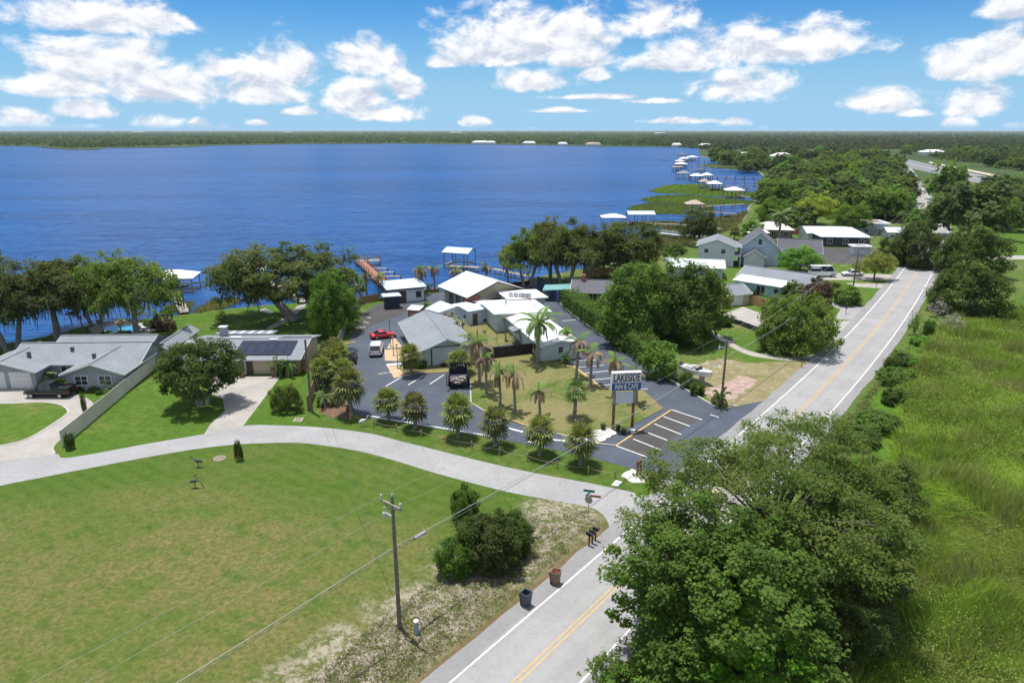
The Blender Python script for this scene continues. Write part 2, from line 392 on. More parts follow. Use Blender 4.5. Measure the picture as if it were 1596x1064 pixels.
# ---- water
def water():
    m, t = newmat('m_water'); co = t.co('Object')
    w1 = t.noise(t.vec('MULTIPLY', co, (.55, 1.0, 1)), .62, 4, .62, .4)
    w2 = t.noise(t.vec('MULTIPLY', co, (.4, 1., 1)), .10, 3, .55, .3)
    w3 = t.noise(t.vec('MULTIPLY', co, (.25, 1., 1)), .013, 4, .6, .5)
    h = t.math('ADD', t.math('MULTIPLY', w1, .55), t.math('MULTIPLY', w2, 1.7))
    shal = t.rng(t.vec('LENGTH', t.vec('MULTIPLY_ADD', co, (1 / 75., 1 / 45., 0), (-95 / 75., -150 / 45., 0)), out=1), 1.2, .3)
    c = t.mix(t.rng(w3, .38, .62), (.002, .033, .135), (.005, .057, .205))
    c = t.mix(t.math('MULTIPLY', t.rng(w1, .44, .62), .75), c, (.014, .100, .28))  # wave highlights painted into the base colour, following the ripple noise
    b = t.n('ShaderNodeBsdfPrincipled', {'Base Color': c, 'Roughness': .28, 'IOR': 1.333, 'Specular IOR Level': .14,
            'Normal': t.n('ShaderNodeBump', {'Height': h, 'Strength': 1., 'Distance': .9})})
    t.n('ShaderNodeOutputMaterial', {'Surface': b}, out=None)
water()
wl = [p + Vector((0, -4)) if i < len(LA) else p + Vector((0, 30)) for i, p in enumerate(LAKE)]
xs = [p.x for p in LAKE]; ys = [p.y for p in LAKE]
sheet('lake_water', [(min(xs), min(ys) - 5), (max(xs) + 10, min(ys) - 5), (max(xs) + 10, max(ys) + 20), (min(xs), max(ys) + 20)], -.5, 'm_water')

# ---- lawns
vac = [(-900,1400),(-900,900),(-300,823),(0,757),(60,745),(131,731),(237,711),(303,700),(368,692.5),(430,690),(480,691),(560,703),(620,719),(682,738),(785,765),(859,779),(916,790),(938,800),(949,818),(948,832),(900,905),(760,1030),(640,1130),(500,1300),(200,1500)]
sheet('vacant_lawn', wiggle(PX(vac), 1., .12), .004, 'm_vacant')
lawnl = [(-300,760),(-200,640),(-100,560),(0,537),(50,529),(92,520),(142,507),(190,501),(250,495),(300,490),(350,483),(400,478),(470,472),(540,466),(556,476),(530,540),(500,600),(490,640),(520,662),(580,677),(540,682),(440,672),(237,700),(0,740)]
sheet('lakeside_lawn', PX(lawnl), .006, 'm_lawn')
verge = [(478,640),(500,645),(550,655),(578,651),(763,682),(825,693),(911,710),(984,730),(1022,742),(1010,775),(960,766),(843,742),(740,718),(623,689),(530,671),(470,668)]
sheet('roadside_verge', wiggle(PX(verge), 1., .1), .010, 'm_verge')
nb = [(1123,638),(1063,605),(1024,579),(978,551),(939,524),(901,498),(872,474),(905,440),(1000,430),(1130,380),(1330,395),(1420,400),(1400,430),(1340,500),(1220,615),(1190,650)]
sheet('neighbour_yard', PX(nb), .005, 'm_yard')
dryp = [(1130,640),(1105,622),(1075,603),(1080,570),(1120,558),(1180,566),(1262,562),(1240,590),(1200,625),(1165,655)]
sheet('dry_roadside_yard', wiggle(PX(dryp), 1., .4), .009, 'm_dry')
pg = [(1100,610),(1122,600),(1150,585),(1180,592),(1172,604),(1140,622),(1118,625)]
sheet('pink_gravel_bed', wiggle(PX(pg), .6, .5), .013, 'm_pinkgravel')
marsh = [(1255,1000),(1290,860),(1330,740),(1345,650),(1372,600),(1400,560),(1440,515),(1475,480),(1540,470),(1800,440),(2600,430),(3200,1000),(2400,1600),(1000,2200),(900,1500)]
sheet('marsh_field', wiggle(PX(marsh), 2., .5), .004, 'm_marsh_ground')
sheet('right_meadow', PX([(1545,402),(1900,404),(2600,420),(2600,330),(1600,335),(1548,352)]), .006, 'm_lawn')
sheet('meadow_track', PX([(1500,398),(1540,398),(1700,399),(2200,405),(2200,411),(1700,405),(1540,404),(1500,404)]), .011, 'm_concrete')

# ---- main road
RCL = [RC - RD * 70] + [RC - RD * 35, RC, RC + RD * 24] + PX([(1249,637.4),(1322,562),(1376,499),(1413,449),(1438,411),(1450,390),(1457,372),(1460,357),(1455,342),(1446,325),(1437,307),(1428,292),(1420,275),(1412,262)])
RL = crom(RCL, 12)
road = strip('main_road', RL, 4.35, -4.15, .020, 'm_road', rag=.1)
strip('road_shoulder', RL, 4.5, 3.25, .024, 'm_shoulder', road, rag=.12)
strip('road_shoulder', RL, -3.25, -4.3, .024, 'm_shoulder', road, rag=.12)
for o_ in (3.06, -3.06): strip('edge_line', RL, o_ + .055, o_ - .055, .030, 'm_white_paint', road)
for o_ in (.16, -.16): strip('centre_line', RL, o_ + .05, o_ - .05, .030, 'm_yellow_paint', road)

# ---- side street
lo = [(-900,880),(-300,824),(0,757),(60,745),(131,731),(237,711),(303,700),(368,692.5),(430,690),(480,691),(560,703),(620,719),(682,738),(785,765),(859,779),(916,790),(936,799),(948,815),(949,832),(940,845)]
up = [(1060,765),(1010,772),(978,765),(916,752),(860,742),(800,730),(740,716),(672,699),(623,687),(580,676),(530,669),(485,665),(440,663),(383,663),(320,676),(237,690),(108,713),(84,707),(0,716),(-300,760),(-900,810)]
lo3 = crom(PX(lo), 4); up3 = crom(PX(up), 4)
RJ = [RC + RD * 18 - RN * 3.5, RC + RD * 29 - RN * 3.5]
sheet('side_street', [tuple(p) for p in lo3] + [tuple(p) for p in RJ] + [tuple(p) for p in up3], .016, 'm_side_road')
# ---- drives
sheet('circular_drive', [tuple(p) for p in crom(PX([(-160,606),(30,606),(106,603),(118,614),(135,620),(147,630),(147,640),(120,660),(95,684),(84,697),(84,708),(40,714),(0,719),(-100,735),(-160,745)]), 5)], .021, 'm_concrete')
isl = crom(PX([(-120,660),(-60,634),(0,629),(25,628.5),(68,627),(95,631),(106,640),(101,648),(76,665),(42,684),(0,695),(-60,705),(-110,690),(-120,660)]), 4)
sheet('drive_island_lawn', [tuple(p) for p in isl], .026, 'm_yard')
strip('island_kerb', isl, .12, -.12, .06, 'm_kerb')
sheet('house_drive', PX([(334,587),(438,586),(418,612),(397,640),(378,665),(318,677),(327,662),(351,640),(347,622),(326,612)]), .022, 'm_concrete')
sheet('neighbour_path', [tuple(p) for p in crom(PX([(1105,512),(1125,524),(1163,545),(1201,553),(1240,556),(1288,549)]), 4) + crom(PX([(1282,557),(1240,562),(1200,559),(1160,551),(1118,528),(1100,515)]), 4)], .014, 'm_concrete')
sheet('neighbour_drive', PX([(1122,492),(1158,478),(1190,490),(1190,520),(1160,505)]), .016, 'm_concrete')
sheet('apron_drive', PX([(1298,500),(1330,500),(1313,523),(1300,517),(1250,500)]), .016, 'm_concrete')
sheet('apron_drive', PX([(1280,470),(1345,478),(1380,470),(1340,500),(1300,497),(1310,482)]), .017, 'm_side_road')
sheet('van_drive', PX([(1255,436),(1402,437),(1412,430),(1395,428),(1255,424)]), .016, 'm_concrete')
sheet('van_drive', PX([(1320,446),(1382,450),(1392,443),(1320,441)]), .016, 'm_concrete')
sheet('gravel_court', PX([(1225,385),(1395,388),(1400,408),(1340,412),(1225,408)]), .015, 'm_oldlot')
sheet('lakefront_path', [tuple(p) for p in crom(PX([(414,530),(416,512),(428,504),(447,492),(462,478),(472,471)]), 4) + crom(PX([(482,472),(470,482),(455,496),(434,508),(424,514),(424,530)]), 4)], .011, 'm_concrete')
sheet('lakefront_path', PX([(404,484),(420,489),(428,487),(412,480)]), .012, 'm_concrete')

# ---- motel lot
lot = [(552,640),(560,648),(578,651),(763,682),(825,693),(911,710),(984,730),(1022,743),(1040,760)]
lotp = PX(lot) + [RC + RD * 33 - RN * 4.0, RC + RD * 49 - RN * 4.0] + PX([(1123,638),(1118,635),(1063,603),(1024,577),(978,549),(939,522),(901,496),(872,472),(858,452),(835,440),(800,440),(760,447),(700,454),(660,460),(640,466),(590,474),(568,486),(548,520),(536,560),(530,600),(540,625)])
sheet('parking_lot', [tuple(p) for p in lotp], .014, 'm_lot')
sheet('angled_stalls', PX([(960,694),(1047,638),(1092,652),(1060,672),(1012,712)]), .019, 'm_oldlot')
sheet('old_asphalt', PX([(548,520),(568,486),(600,474),(640,480),(625,492),(585,505),(560,520)]), .018, 'm_oldlot')
ml = [(622,573),(629,584),(662,582),(705,580),(728,579),(733,600),(734,628),(753,640),(818,663),(862,675),(885,681),(932,692),(1034,637),(998,605),(935,605),(893,572),(872,556),(760,548),(700,560),(640,566)]
mlp = PX(ml); sheet('motel_lawn', [tuple(p) for p in mlp], .10, 'm_motel_lawn')
# its edge stands a kerb above the asphalt
n = len(mlp); MB().add([(p.x, p.y, .10) for p in mlp] + [(p.x, p.y, .0) for p in mlp], [(i, n + i, n + (i + 1) % n, (i + 1) % n) for i in range(n)]).build('lawn_edge', 'm_kerb', bpy.data.objects['motel_lawn'])
gb = PX([(893,686),(932,691),(962,675),(950,668),(925,672)]); sheet('white_gravel_bed', wiggle(gb, .5, .25), .106, 'm_whitegravel')
sheet('white_gravel_bed', wiggle(PX([(968,742),(985,730),(1012,738),(1005,752),(985,752)]), .5, .2), .016, 'm_whitegravel')
sheet('courtyard_lawn', PX([(698,516),(702,509),(745,500),(775,497),(787,509),(809,534),(773,540),(718,538)]), .03, 'm_motel_lawn')
sheet('courtyard_path', PX([(675,505),(702,498),(776,490),(776,498),(745,501),(703,511),(700,540),(690,540)]), .024, 'm_concrete')
sheet('planting_bed', wiggle(PX([(497,640),(505,615),(520,600),(540,618),(552,640),(548,652),(515,650)]), .6, .2), .016, 'm_mulch')
# paver aprons in front of the long grey roof
for a in ([(603,543),(613,524),(628,541)], [(599,545),(629,543),(640,563),(600,562)], [(603,570),(632,571),(640,585),(614,589)]): sheet('paver_apron', PX(a), .019, 'm_paver')
sheet('crosswalk_bar', PX([(602,567.5),(633,564.5),(634,567.5),(603,570)]), .023, 'm_white_paint')
def kerb(name, pts, mat, w_=.18, h=.13, cl=1):
    ln = crom(PX(pts), cl) if cl > 1 else PX(pts)
    A = offset(ln, w_ / 2); B = offset(ln, -w_ / 2); n_ = len(A)
    mb = MB()
    for i in range(n_ - 1): mb.add([(*A[i], 0), (*A[i + 1], 0), (*B[i + 1], 0), (*B[i], 0), (*A[i], h), (*A[i + 1], h), (*B[i + 1], h), (*B[i], h)], [(4, 7, 6, 5), (0, 1, 5, 4), (2, 3, 7, 6), (1, 2, 6, 5), (3, 0, 4, 7)])
    o = mb.build(name, mat); o['kind'] = 'structure'; return o
kerb('lot_kerb', [(578,649.5),(670,665),(763,680.5)], 'm_white_paint')
kerb('lawn_kerb', [(629,583),(662,581.5)], 'm_kerb'); kerb('yellow_kerb', [(662,581.5),(704,579)], 'm_kerb_yellow')
kerb('lawn_kerb', [(733,596),(734,628),(753,640)], 'm_kerb'); kerb('yellow_kerb', [(753,640),(818,663)], 'm_kerb_yellow'); kerb('lawn_kerb', [(818,663),(862,675),(885,681)], 'm_kerb')
kerb('yellow_kerb', [(935,604),(893,571)], 'm_kerb_yellow'); kerb('lot_kerb', [(885,681),(932,692),(960,695)], 'm_kerb')
kerb('drive_kerb', [(1118,636),(1063,604),(1024,578),(978,550),(939,523),(901,497),(872,473)], 'm_kerb', .25)
# painted lines
lotob = bpy.data.objects['parking_lot']
def line(a, b, mat='m_white_paint', wd=.11, z=.027, name='stall_line', parent=None):
    A, B = G(*a).to_2d(), G(*b).to_2d(); d = (B - A).normalized(); n_ = Vector((-d.y, d.x)) * wd / 2
    MB().add([(*(A - n_), z), (*(B - n_), z), (*(B + n_), z), (*(A + n_), z)], [(0, 1, 2, 3)]).build(name, mat, parent or lotob)
for a, b in [((960,694.5),(1008,712)), ((987,684),(1030,701)), ((1004,672),(1040,686)), ((1020,660.5),(1062,677)), ((1034,649),(1075,664)), ((1047,638.5),(1094,654)), ((1107,646),(1120,650))]: line(a, b, wd=.14)
line((960,694),(1047,638), 'm_yellow_paint', .2)
for a, b in [((895,573),(941,569)), ((911,582),(955,577)), ((924,592),(960,588.5)), ((938,600.5),(960,599)), ((945,606.5),(1010,606)), ((895,562),(930,561))]: line(a, b, wd=.14)
line((896,571),(938,603), 'm_yellow_paint', .16)
for a, b in [((601,602),(627,587)), ((636,600),(661,585)), ((670,598.5),(692,584)), ((625,656),(640,645)), ((698,669),(711,657)), ((564,491),(578,496)), ((553,499),(575,503)), ((548,509),(570,510))]: line(a, b, wd=.14)
for a, b in [((541,518),(560,517)), ((537,535),(554,532.5))]: line(a, b, 'm_yellow_paint', .25)
for a, b in [((792,667),(815,673)), ((858,685),(884,687)), ((823,688),(835,691))]: line(a, b, wd=.3)
for k in range(10): line((589 + 3.6 * k, 583 - .55 * k), (591 + 3.6 * k, 582.7 - .55 * k), 'm_white_paint' if k % 2 else 'm_kerb_yellow', .3, .03, 'hump_mark')
for k in range(8): line((877 + 3.2 * k, 500 - .25 * k), (878.8 + 3.2 * k, 499.9 - .25 * k), 'm_white_paint', .3, .03, 'hump_mark')
# ================================================================== VEGETATION GENERATORS
def leafmat(name, dark, light, trans=.5, rough=.55, warm=None, spec=.12, clump=.35):
    m, t = newmat(name); at = t.n('ShaderNodeAttribute', out=2, attribute_name='tint'); inf = t.n('ShaderNodeObjectInfo', out=5)
    nz_ = t.noise(t.co('Object'), clump, 3, .6)
    k = t.math('ADD', t.math('MULTIPLY', at, .62), t.math('MULTIPLY', t.rng(nz_, .3, .7), .38))
    c = t.mix(k, dark, light)
    if warm: c = t.mix(t.math('MULTIPLY', t.rng(nz_, .5, .68), .6), c, warm)
    hs = t.n('ShaderNodeHueSaturation', {'Hue': t.math('MULTIPLY_ADD', inf, .03, .480), 'Saturation': t.math('MULTIPLY_ADD', inf, .2, .86), 'Value': t.math('MULTIPLY_ADD', inf, .55, .72), 'Color': c})
    b = t.n('ShaderNodeBsdfPrincipled', {'Base Color': hs, 'Roughness': rough, 'Specular IOR Level': spec})
    tr = t.n('ShaderNodeBsdfTranslucent', {'Color': t.mix(1., hs, (1.25, 1.3, .7), 'MULTIPLY')})
    t.n('ShaderNodeOutputMaterial', {'Surface': t.n('ShaderNodeMixShader', {0: trans, 1: b, 2: tr})}, out=None)
leafmat('m_oak', (.065, .106, .023), (.188, .250, .057), trans=.55, warm=(.20, .21, .072))
leafmat('m_oak_dark', (.056, .108, .021), (.168, .250, .052), trans=.55)
leafmat('m_maple', (.045, .140, .008), (.180, .380, .024))
leafmat('m_bright', (0.081, 0.173, 0.027), (0.217, 0.362, 0.064))
leafmat('m_lime', (0.154, 0.200, 0.033), (0.399, 0.435, 0.090))
leafmat('m_far', (.046, .085, .030), (.140, .195, .062), warm=(.15, .17, .055), clump=.15)
leafmat('m_hedge', (0.054, 0.145, 0.021), (0.154, 0.307, 0.040))
leafmat('m_sabal', (.070, .100, .022), (.300, .330, .100), trans=.3, clump=.8)
leafmat('m_frond', (0.081, 0.154, 0.040), (0.217, 0.307, 0.090), trans=.25)
leafmat('m_frond_dead', (.17, .115, .070), (.42, .32, .225), trans=.2)
leafmat('m_frond_pale', (0.242, 0.206, 0.108), (0.507, 0.459, 0.290), trans=.15)
leafmat('m_moss', (.085, .100, .060), (.185, .200, .130), trans=.2)
leafmat('m_marsh', (.105, .170, .024), (.360, .470, .100), trans=.5, clump=.12)
leafmat('m_marsh2', (.170, .205, .050), (.450, .470, .180), trans=.5, clump=.12)
leafmat('m_reed', (0.108, 0.121, 0.036), (0.290, 0.278, 0.108), trans=.3, clump=.1)
leafmat('m_lakegrass', (0.081, 0.154, 0.029), (0.226, 0.299, 0.064), trans=.3, clump=.03)
leafmat('m_deadtwig', (0.193, 0.169, 0.145), (0.435, 0.399, 0.350), trans=.05)
leafmat('m_redleaf', (0.109, 0.081, 0.054), (0.290, 0.200, 0.109))
leafmat('m_weeds', (.110, .125, .038), (.270, .250, .110), trans=.25)
leafmat('m_far2', (.026, .054, .022), (.092, .130, .045), warm=(.12, .13, .045), clump=.006)
M('m_bark', (.17, .145, .12), .9, .3, 3., 18, bstr=.6, bdist=.06); M('m_bark_pale', (.30, .275, .24), .9, .25, 3., 18, bstr=.6, bdist=.05)
M('m_palmbark', (.25, .225, .19), .9, .25, 4., 20, bstr=.5, bdist=.04)

def np_mesh(name, V, quads, mat, tint=None, tris=None):
    me = bpy.data.meshes.new(name)
    V = np.asarray(V, np.float32).reshape(-1, 3); quads = np.asarray(quads, np.int32).reshape(-1, 4) if quads is not None else np.zeros((0, 4), np.int32)
    tr = np.asarray(tris, np.int32).reshape(-1, 3) if tris is not None else np.zeros((0, 3), np.int32)
    nq, nt = len(quads), len(tr)
    me.vertices.add(len(V)); me.vertices.foreach_set('co', V.ravel())
    me.loops.add(nq * 4 + nt * 3); me.loops.foreach_set('vertex_index', np.concatenate([quads.ravel(), tr.ravel()]))
    me.polygons.add(nq + nt)
    me.polygons.foreach_set('loop_start', np.concatenate([np.arange(nq) * 4, nq * 4 + np.arange(nt) * 3]).astype(np.int32))
    for m_ in (mat if isinstance(mat, (list, tuple)) else [mat]): me.materials.append(MATS[m_])
    if tint is not None:
        a = me.attributes.new('tint', 'FLOAT', 'FACE'); a.data.foreach_set('value', np.asarray(tint, np.float32))
    me.update(calc_edges=True); me.validate()
    return me
def unit(v): return v / (np.linalg.norm(v, axis=-1, keepdims=True) + 1e-9)
def leaves(P_, size, r, up=1.1, asp=.55, sizevar=.6, outward=None, ow=.5):
    """rhombic leaf cards at points P_; returns verts (N,4,3)"""
    n = len(P_)
    nrm = r.normal(size=(n, 3)); nrm[:, 2] += up * 1.6
    if outward is not None: nrm += outward * ow * 1.6
    nrm = unit(nrm); d = unit(np.cross(nrm, r.normal(size=(n, 3)))); s = np.cross(nrm, d)
    L = (size * (1 + sizevar * r.uniform(-1, 1, n)))[:, None]
    a = P_ - d * L * .5; b = P_ + d * L * .5
    m1 = P_ + s * L * asp * .5 + nrm * L * .06 - d * L * .06; m2 = P_ - s * L * asp * .5 + nrm * L * .06 - d * L * .06
    return np.stack([a, m1, b, m2], 1)
def clump_crown(r, ncl, nlf, R, cz, clr, size, inner=.45, floor=-.55, asp=.6, flat=.75, lump=.22, up=1.1, skew=(0, 0)):
    """clumps of leaves through an ellipsoidal crown; returns verts, tint, clump centres"""
    d = unit(r.normal(size=(ncl * 3, 3))); d = d[d[:, 2] > floor][:ncl]; n0 = len(d)
    ph = r.uniform(0, 6.28, 6); az_ = np.arctan2(d[:, 1], d[:, 0]); ee = d[:, 2]
    lum = 1 + lump * (np.sin(2 * az_ + ph[0]) * .5 + np.sin(3 * az_ + ph[1] + 2 * ee) * .6 + np.sin(5 * az_ + ph[2] - 3 * ee) * .4 + np.sin(4 * ee + ph[3]) * .4)
    rad = (inner + (1 - inner) * r.uniform(0, 1, n0) ** .45) * lum
    cc = d * rad[:, None] * np.array(R) * np.array([1, 1, 1.])
    cc[:, 0] += skew[0] * (cc[:, 2] + R[2]); cc[:, 1] += skew[1] * (cc[:, 2] + R[2])
    cc[:, 2] += cz
    cl_t = r.uniform(0, 1, n0); cs = r.uniform(.65, 1.35, n0)
    idx = np.repeat(np.arange(n0), nlf)
    q = unit(r.normal(size=(len(idx), 3))) * (r.uniform(0, 1, len(idx)) ** .5)[:, None]
    q[:, 2] *= flat
    P_ = cc[idx] + q * clr * cs[idx][:, None]
    V = leaves(P_, size, r, up, asp, outward=unit(q + d[idx] * .6), ow=.7)
    tint = np.clip(.55 * cl_t[idx] + .45 * r.uniform(0, 1, len(idx)) + .12 * q[:, 2], 0, 1)
    return V, tint, cc
def fin_leaves(name, V, tint, mat):
    n = len(V); return np_mesh(name, V.reshape(-1, 3), np.arange(n * 4).reshape(-1, 4), mat, tint)
def limb_mesh(name, r, base_r, fork_z, targets, mat='m_bark', lean=(0, 0), multi=1, n=6, root=None):
    mb = MB()
    forks = []
    for k in range(multi):
        a = 2 * PI * k / multi + r.uniform(0, 1); off = base_r * (0 if multi == 1 else 1.3)
        p0 = Vector((math.cos(a) * off, math.sin(a) * off, -.15)); sp = 0 if multi == 1 else fork_z * .28
        p2 = Vector((math.cos(a) * (off + sp) + lean[0], math.sin(a) * (off + sp) + lean[1], fork_z))
        p1 = p0.lerp(p2, .5) + Vector((r.uniform(-.15, .15), r.uniform(-.15, .15), 0)) * fork_z * .3
        rr = base_r / math.sqrt(multi)
        mb.tube([p0, p0.lerp(p1, .15) + Vector((0, 0, .1)), p1, p2], [rr * 1.45, rr * 1.05, rr * .9, rr * .72], n); forks.append((p2, rr * .7))
    for c in targets:
        c = Vector(c); f, fr = min(forks, key=lambda q: (q[0] - c).length)
        mid = f.lerp(c, .5) + Vector((r.uniform(-.5, .5), r.uniform(-.5, .5), (c - f).length * .10))
        mb.tube([f - Vector((0, 0, fr)), f.lerp(mid, .5) + Vector((0, 0, (mid - f).length * .08)), mid, c], [fr * .5, fr * .38, fr * .24, fr * .08], 5, False)
    me = mb.mesh(name); me.materials.append(MATS[mat]); me.polygons.foreach_set('use_smooth', [True] * len(mb.f)); me.update()
    return me
def moss_mesh(name, r, cc, cz, n, ln, wd):
    low = cc[cc[:, 2] < cz + .35 * (cc[:, 2].max() - cz)]
    P_ = low[r.integers(0, len(low), n)] + r.normal(size=(n, 3)) * .5
    L = r.uniform(.4, 1., n)[:, None] * ln; a = r.uniform(0, PI, n); s = np.stack([np.cos(a), np.sin(a), np.zeros(n)], 1) * (wd * r.uniform(.5, 1.2, n))[:, None]
    z = np.zeros((n, 3)); z[:, 2] = 1; j = r.normal(size=(n, 3)) * .12
    V = np.stack([P_ - s, P_ + s, P_ + s * .8 - z * L * .55 + j, P_ - s * .8 - z * L * .55 + j, P_ - z * L + j * 1.5], 1).reshape(-1, 3)
    q = np.arange(n)[:, None] * 5 + np.array([[0, 1, 2, 3]]); t_ = np.arange(n)[:, None] * 5 + np.array([[3, 2, 4]])
    return np_mesh(name, V, q, 'm_moss', np.concatenate([r.uniform(0, 1, n)] * 2), t_)
# ---- prototypes are stored as (parts list) with nominal crown width and height
PROTO = {}
def proto(key, parts, width, height): PROTO[key] = (parts, width, height)
def tree_proto(key, seed, R, trunk, ncl, nlf, clr, size, mat, base_r=.35, nl=14, bark='m_bark', multi=1, moss=0, lean=(0, 0), inner=.45, floor=-.55, flat=.75, lump=.22, moss_len=2.2, asp=.6, up=1.1):
    r = np.random.default_rng(seed); cz = trunk + R[2] * .55
    V, ti, cc = clump_crown(r, ncl, nlf, R, cz, clr, size, inner, floor, asp, flat, lump, up)
    V[:, :, 0] += lean[0]; V[:, :, 1] += lean[1]; cc = cc + np.array([lean[0], lean[1], 0])
    parts = [('crown', fin_leaves('crown_' + key, V, ti, mat))]
    tg = cc[r.permutation(len(cc))[:nl]]
    parts.append(('trunk', limb_mesh('trunk_' + key, r, base_r, trunk, tg, bark, (lean[0] * .5, lean[1] * .5), multi)))
    if moss: parts.append(('hanging_moss', moss_mesh('moss_' + key, r, cc, cz, moss, moss_len, .11)))
    pv = V.reshape(-1, 3); W_ = np.percentile(pv[:, :2], 99.7, 0) - np.percentile(pv[:, :2], .3, 0)
    proto(key, parts, float(W_.mean()), float(np.percentile(pv[:, 2], 99.7)))
def plant(key, name, label, cat, loc, w_=None, h=None, rz=None, group=None, trunkname=None):
    parts, W0, H0 = PROTO[key]
    s = (w_ / W0 if w_ else 1.); sz = (h / H0 if h else s)
    o = thing(name, label, cat, loc, random.uniform(0, 6.28) if rz is None else rz, group, (s, s, sz))
    if name.endswith('palm'): o.rotation_euler[0] = random.uniform(-.05, .05); o.rotation_euler[1] = random.uniform(-.05, .05)
    for pn, me in parts:
        q = link(pn, me, o)
        if pn in ('hanging_moss', 'dead_fronds'): q['kind'] = 'stuff'
    return o
def plantpx(key, name, label, cat, bx, by, wpx, ytop, cx=None, rz=None, group=None, hmin=None):
    """stand a plant at ground pixel (bx,by); width in photo pixels; top at photo row ytop"""
    b = G(bx, by); h = max(hmin or .4, top_z(b.y, ytop)); w_ = wpx * mpp(b.y, (by + ytop) / 2)
    return plant(key, name, label, cat, (b.x, b.y, 0), w_, h, rz, group)
# foreground
tree_proto('oak_near', 1, (8.6, 8.0, 5.6), 5.2, 560, 150, .92, .18, 'm_oak', .5, 60, inner=.5, lump=.3, floor=-.4, flat=.5)
tree_proto('maple_near', 2, (6.2, 5.8, 5.6), 3.0, 640, 115, .68, .225, 'm_maple', .38, 40, inner=.4, lump=.3, floor=-.75, flat=.9, asp=.75, up=1.2)
# waterfront live oaks with moss
tree_proto('oak_moss_a', 3, (6.5, 6.0, 4.6), 4.2, 230, 95, 1.15, .36, 'm_oak', .55, 22, 'm_bark_pale', 2, 420, inner=.35, lump=.3, flat=.6, floor=-.45)
tree_proto('oak_moss_b', 4, (6.5, 6.3, 4.2), 4.0, 220, 95, 1.2, .36, 'm_oak', .5, 20, 'm_bark_pale', 1, 380, inner=.4, lump=.32, flat=.6, floor=-.5)
tree_proto('oak_lean', 5, (7.6, 6.2, 4.8), 3.4, 300, 110, 1.1, .30, 'm_oak', .85, 26, 'm_bark_pale', 2, 300, inner=.4, lump=.24, flat=.6, floor=-.55, moss_len=2.0, lean=(-2.2, 0))
# ordinary broadleaf trees of the middle distance
tree_proto('tree_a', 6, (5.5, 5.3, 4.3), 2.6, 230, 85, 1.0, .33, 'm_oak', .38, 14, inner=.45, lump=.25)
tree_proto('tree_b', 7, (5.5, 5.2, 4.6), 2.2, 230, 85, 1.0, .33, 'm_oak_dark', .4, 14, inner=.45, lump=.28)
tree_proto('tree_c', 8, (5.2, 5.2, 4.0), 1.8, 210, 75, .9, .32, 'm_bright', .35, 12, inner=.5, lump=.2)
tree_proto('tree_low', 9, (6.0, 5.6, 3.0), .7, 260, 85, .85, .29, 'm_oak', .4, 14, inner=.45, lump=.2, floor=-.6)
tree_proto('shade_tree', 10, (4.6, 4.4, 3.5), 2.2, 280, 90, .7, .25, 'm_oak_dark', .42, 22, 'm_bark_pale', 4, inner=.5, lump=.16, floor=-.6)
tree_proto('yellow_tree', 12, (5.0, 5.0, 4.2), 2.2, 170, 75, 1.0, .36, 'm_lime', .33, 12, inner=.4, lump=.3)
tree_proto('tree_full', 11, (5.4, 5.2, 4.6), .9, 300, 85, .95, .32, 'm_oak_dark', .4, 14, inner=.5, lump=.24, floor=-.85)
# shrubs
tree_proto('shrub', 13, (1.5, 1.5, 1.25), .15, 190, 75, .32, .12, 'm_oak_dark', .07, 16, inner=.5, floor=-.75, lump=.18)
tree_proto('shrub_bright', 14, (1.5, 1.5, 1.2), .1, 130, 36, .32, .19, 'm_bright', .06, 10, inner=.5, floor=-.75, lump=.2)
tree_proto('shrub_red', 15, (1.5, 1.5, 1.3), .15, 110, 36, .32, .20, 'm_redleaf', .06, 10, inner=.45, floor=-.7, lump=.2)
tree_proto('shrub_sparse', 16, (1.5, 1.5, 1.5), .2, 60, 14, .34, .15, 'm_deadtwig', .06, 50, 'm_bark_pale', 4, inner=.3, floor=-.5, lump=.25)
# a wiry, open shrub
tree_proto('wiry', 17, (1.6, 1.6, 1.7), .3, 130, 22, .24, .13, 'm_oak', .06, 90, 'm_bark', 5, inner=.25, floor=-.4, lump=.3)
# far trees
FARK = []
for k, (mt, R_) in enumerate([('m_far', (5.5, 5.5, 4.4)), ('m_oak', (5.5, 5.5, 4.0)), ('m_far', (5., 5., 5.2)), ('m_oak_dark', (5.6, 5.6, 4.2)), ('m_bright', (5.2, 5.2, 4.))]):
    tree_proto('far%d' % k, 20 + k, R_, 1.6, 90, 40, 1.3, .72, mt, .35, 4, inner=.5, lump=.28, floor=-.6, asp=.8); FARK.append('far%d' % k)

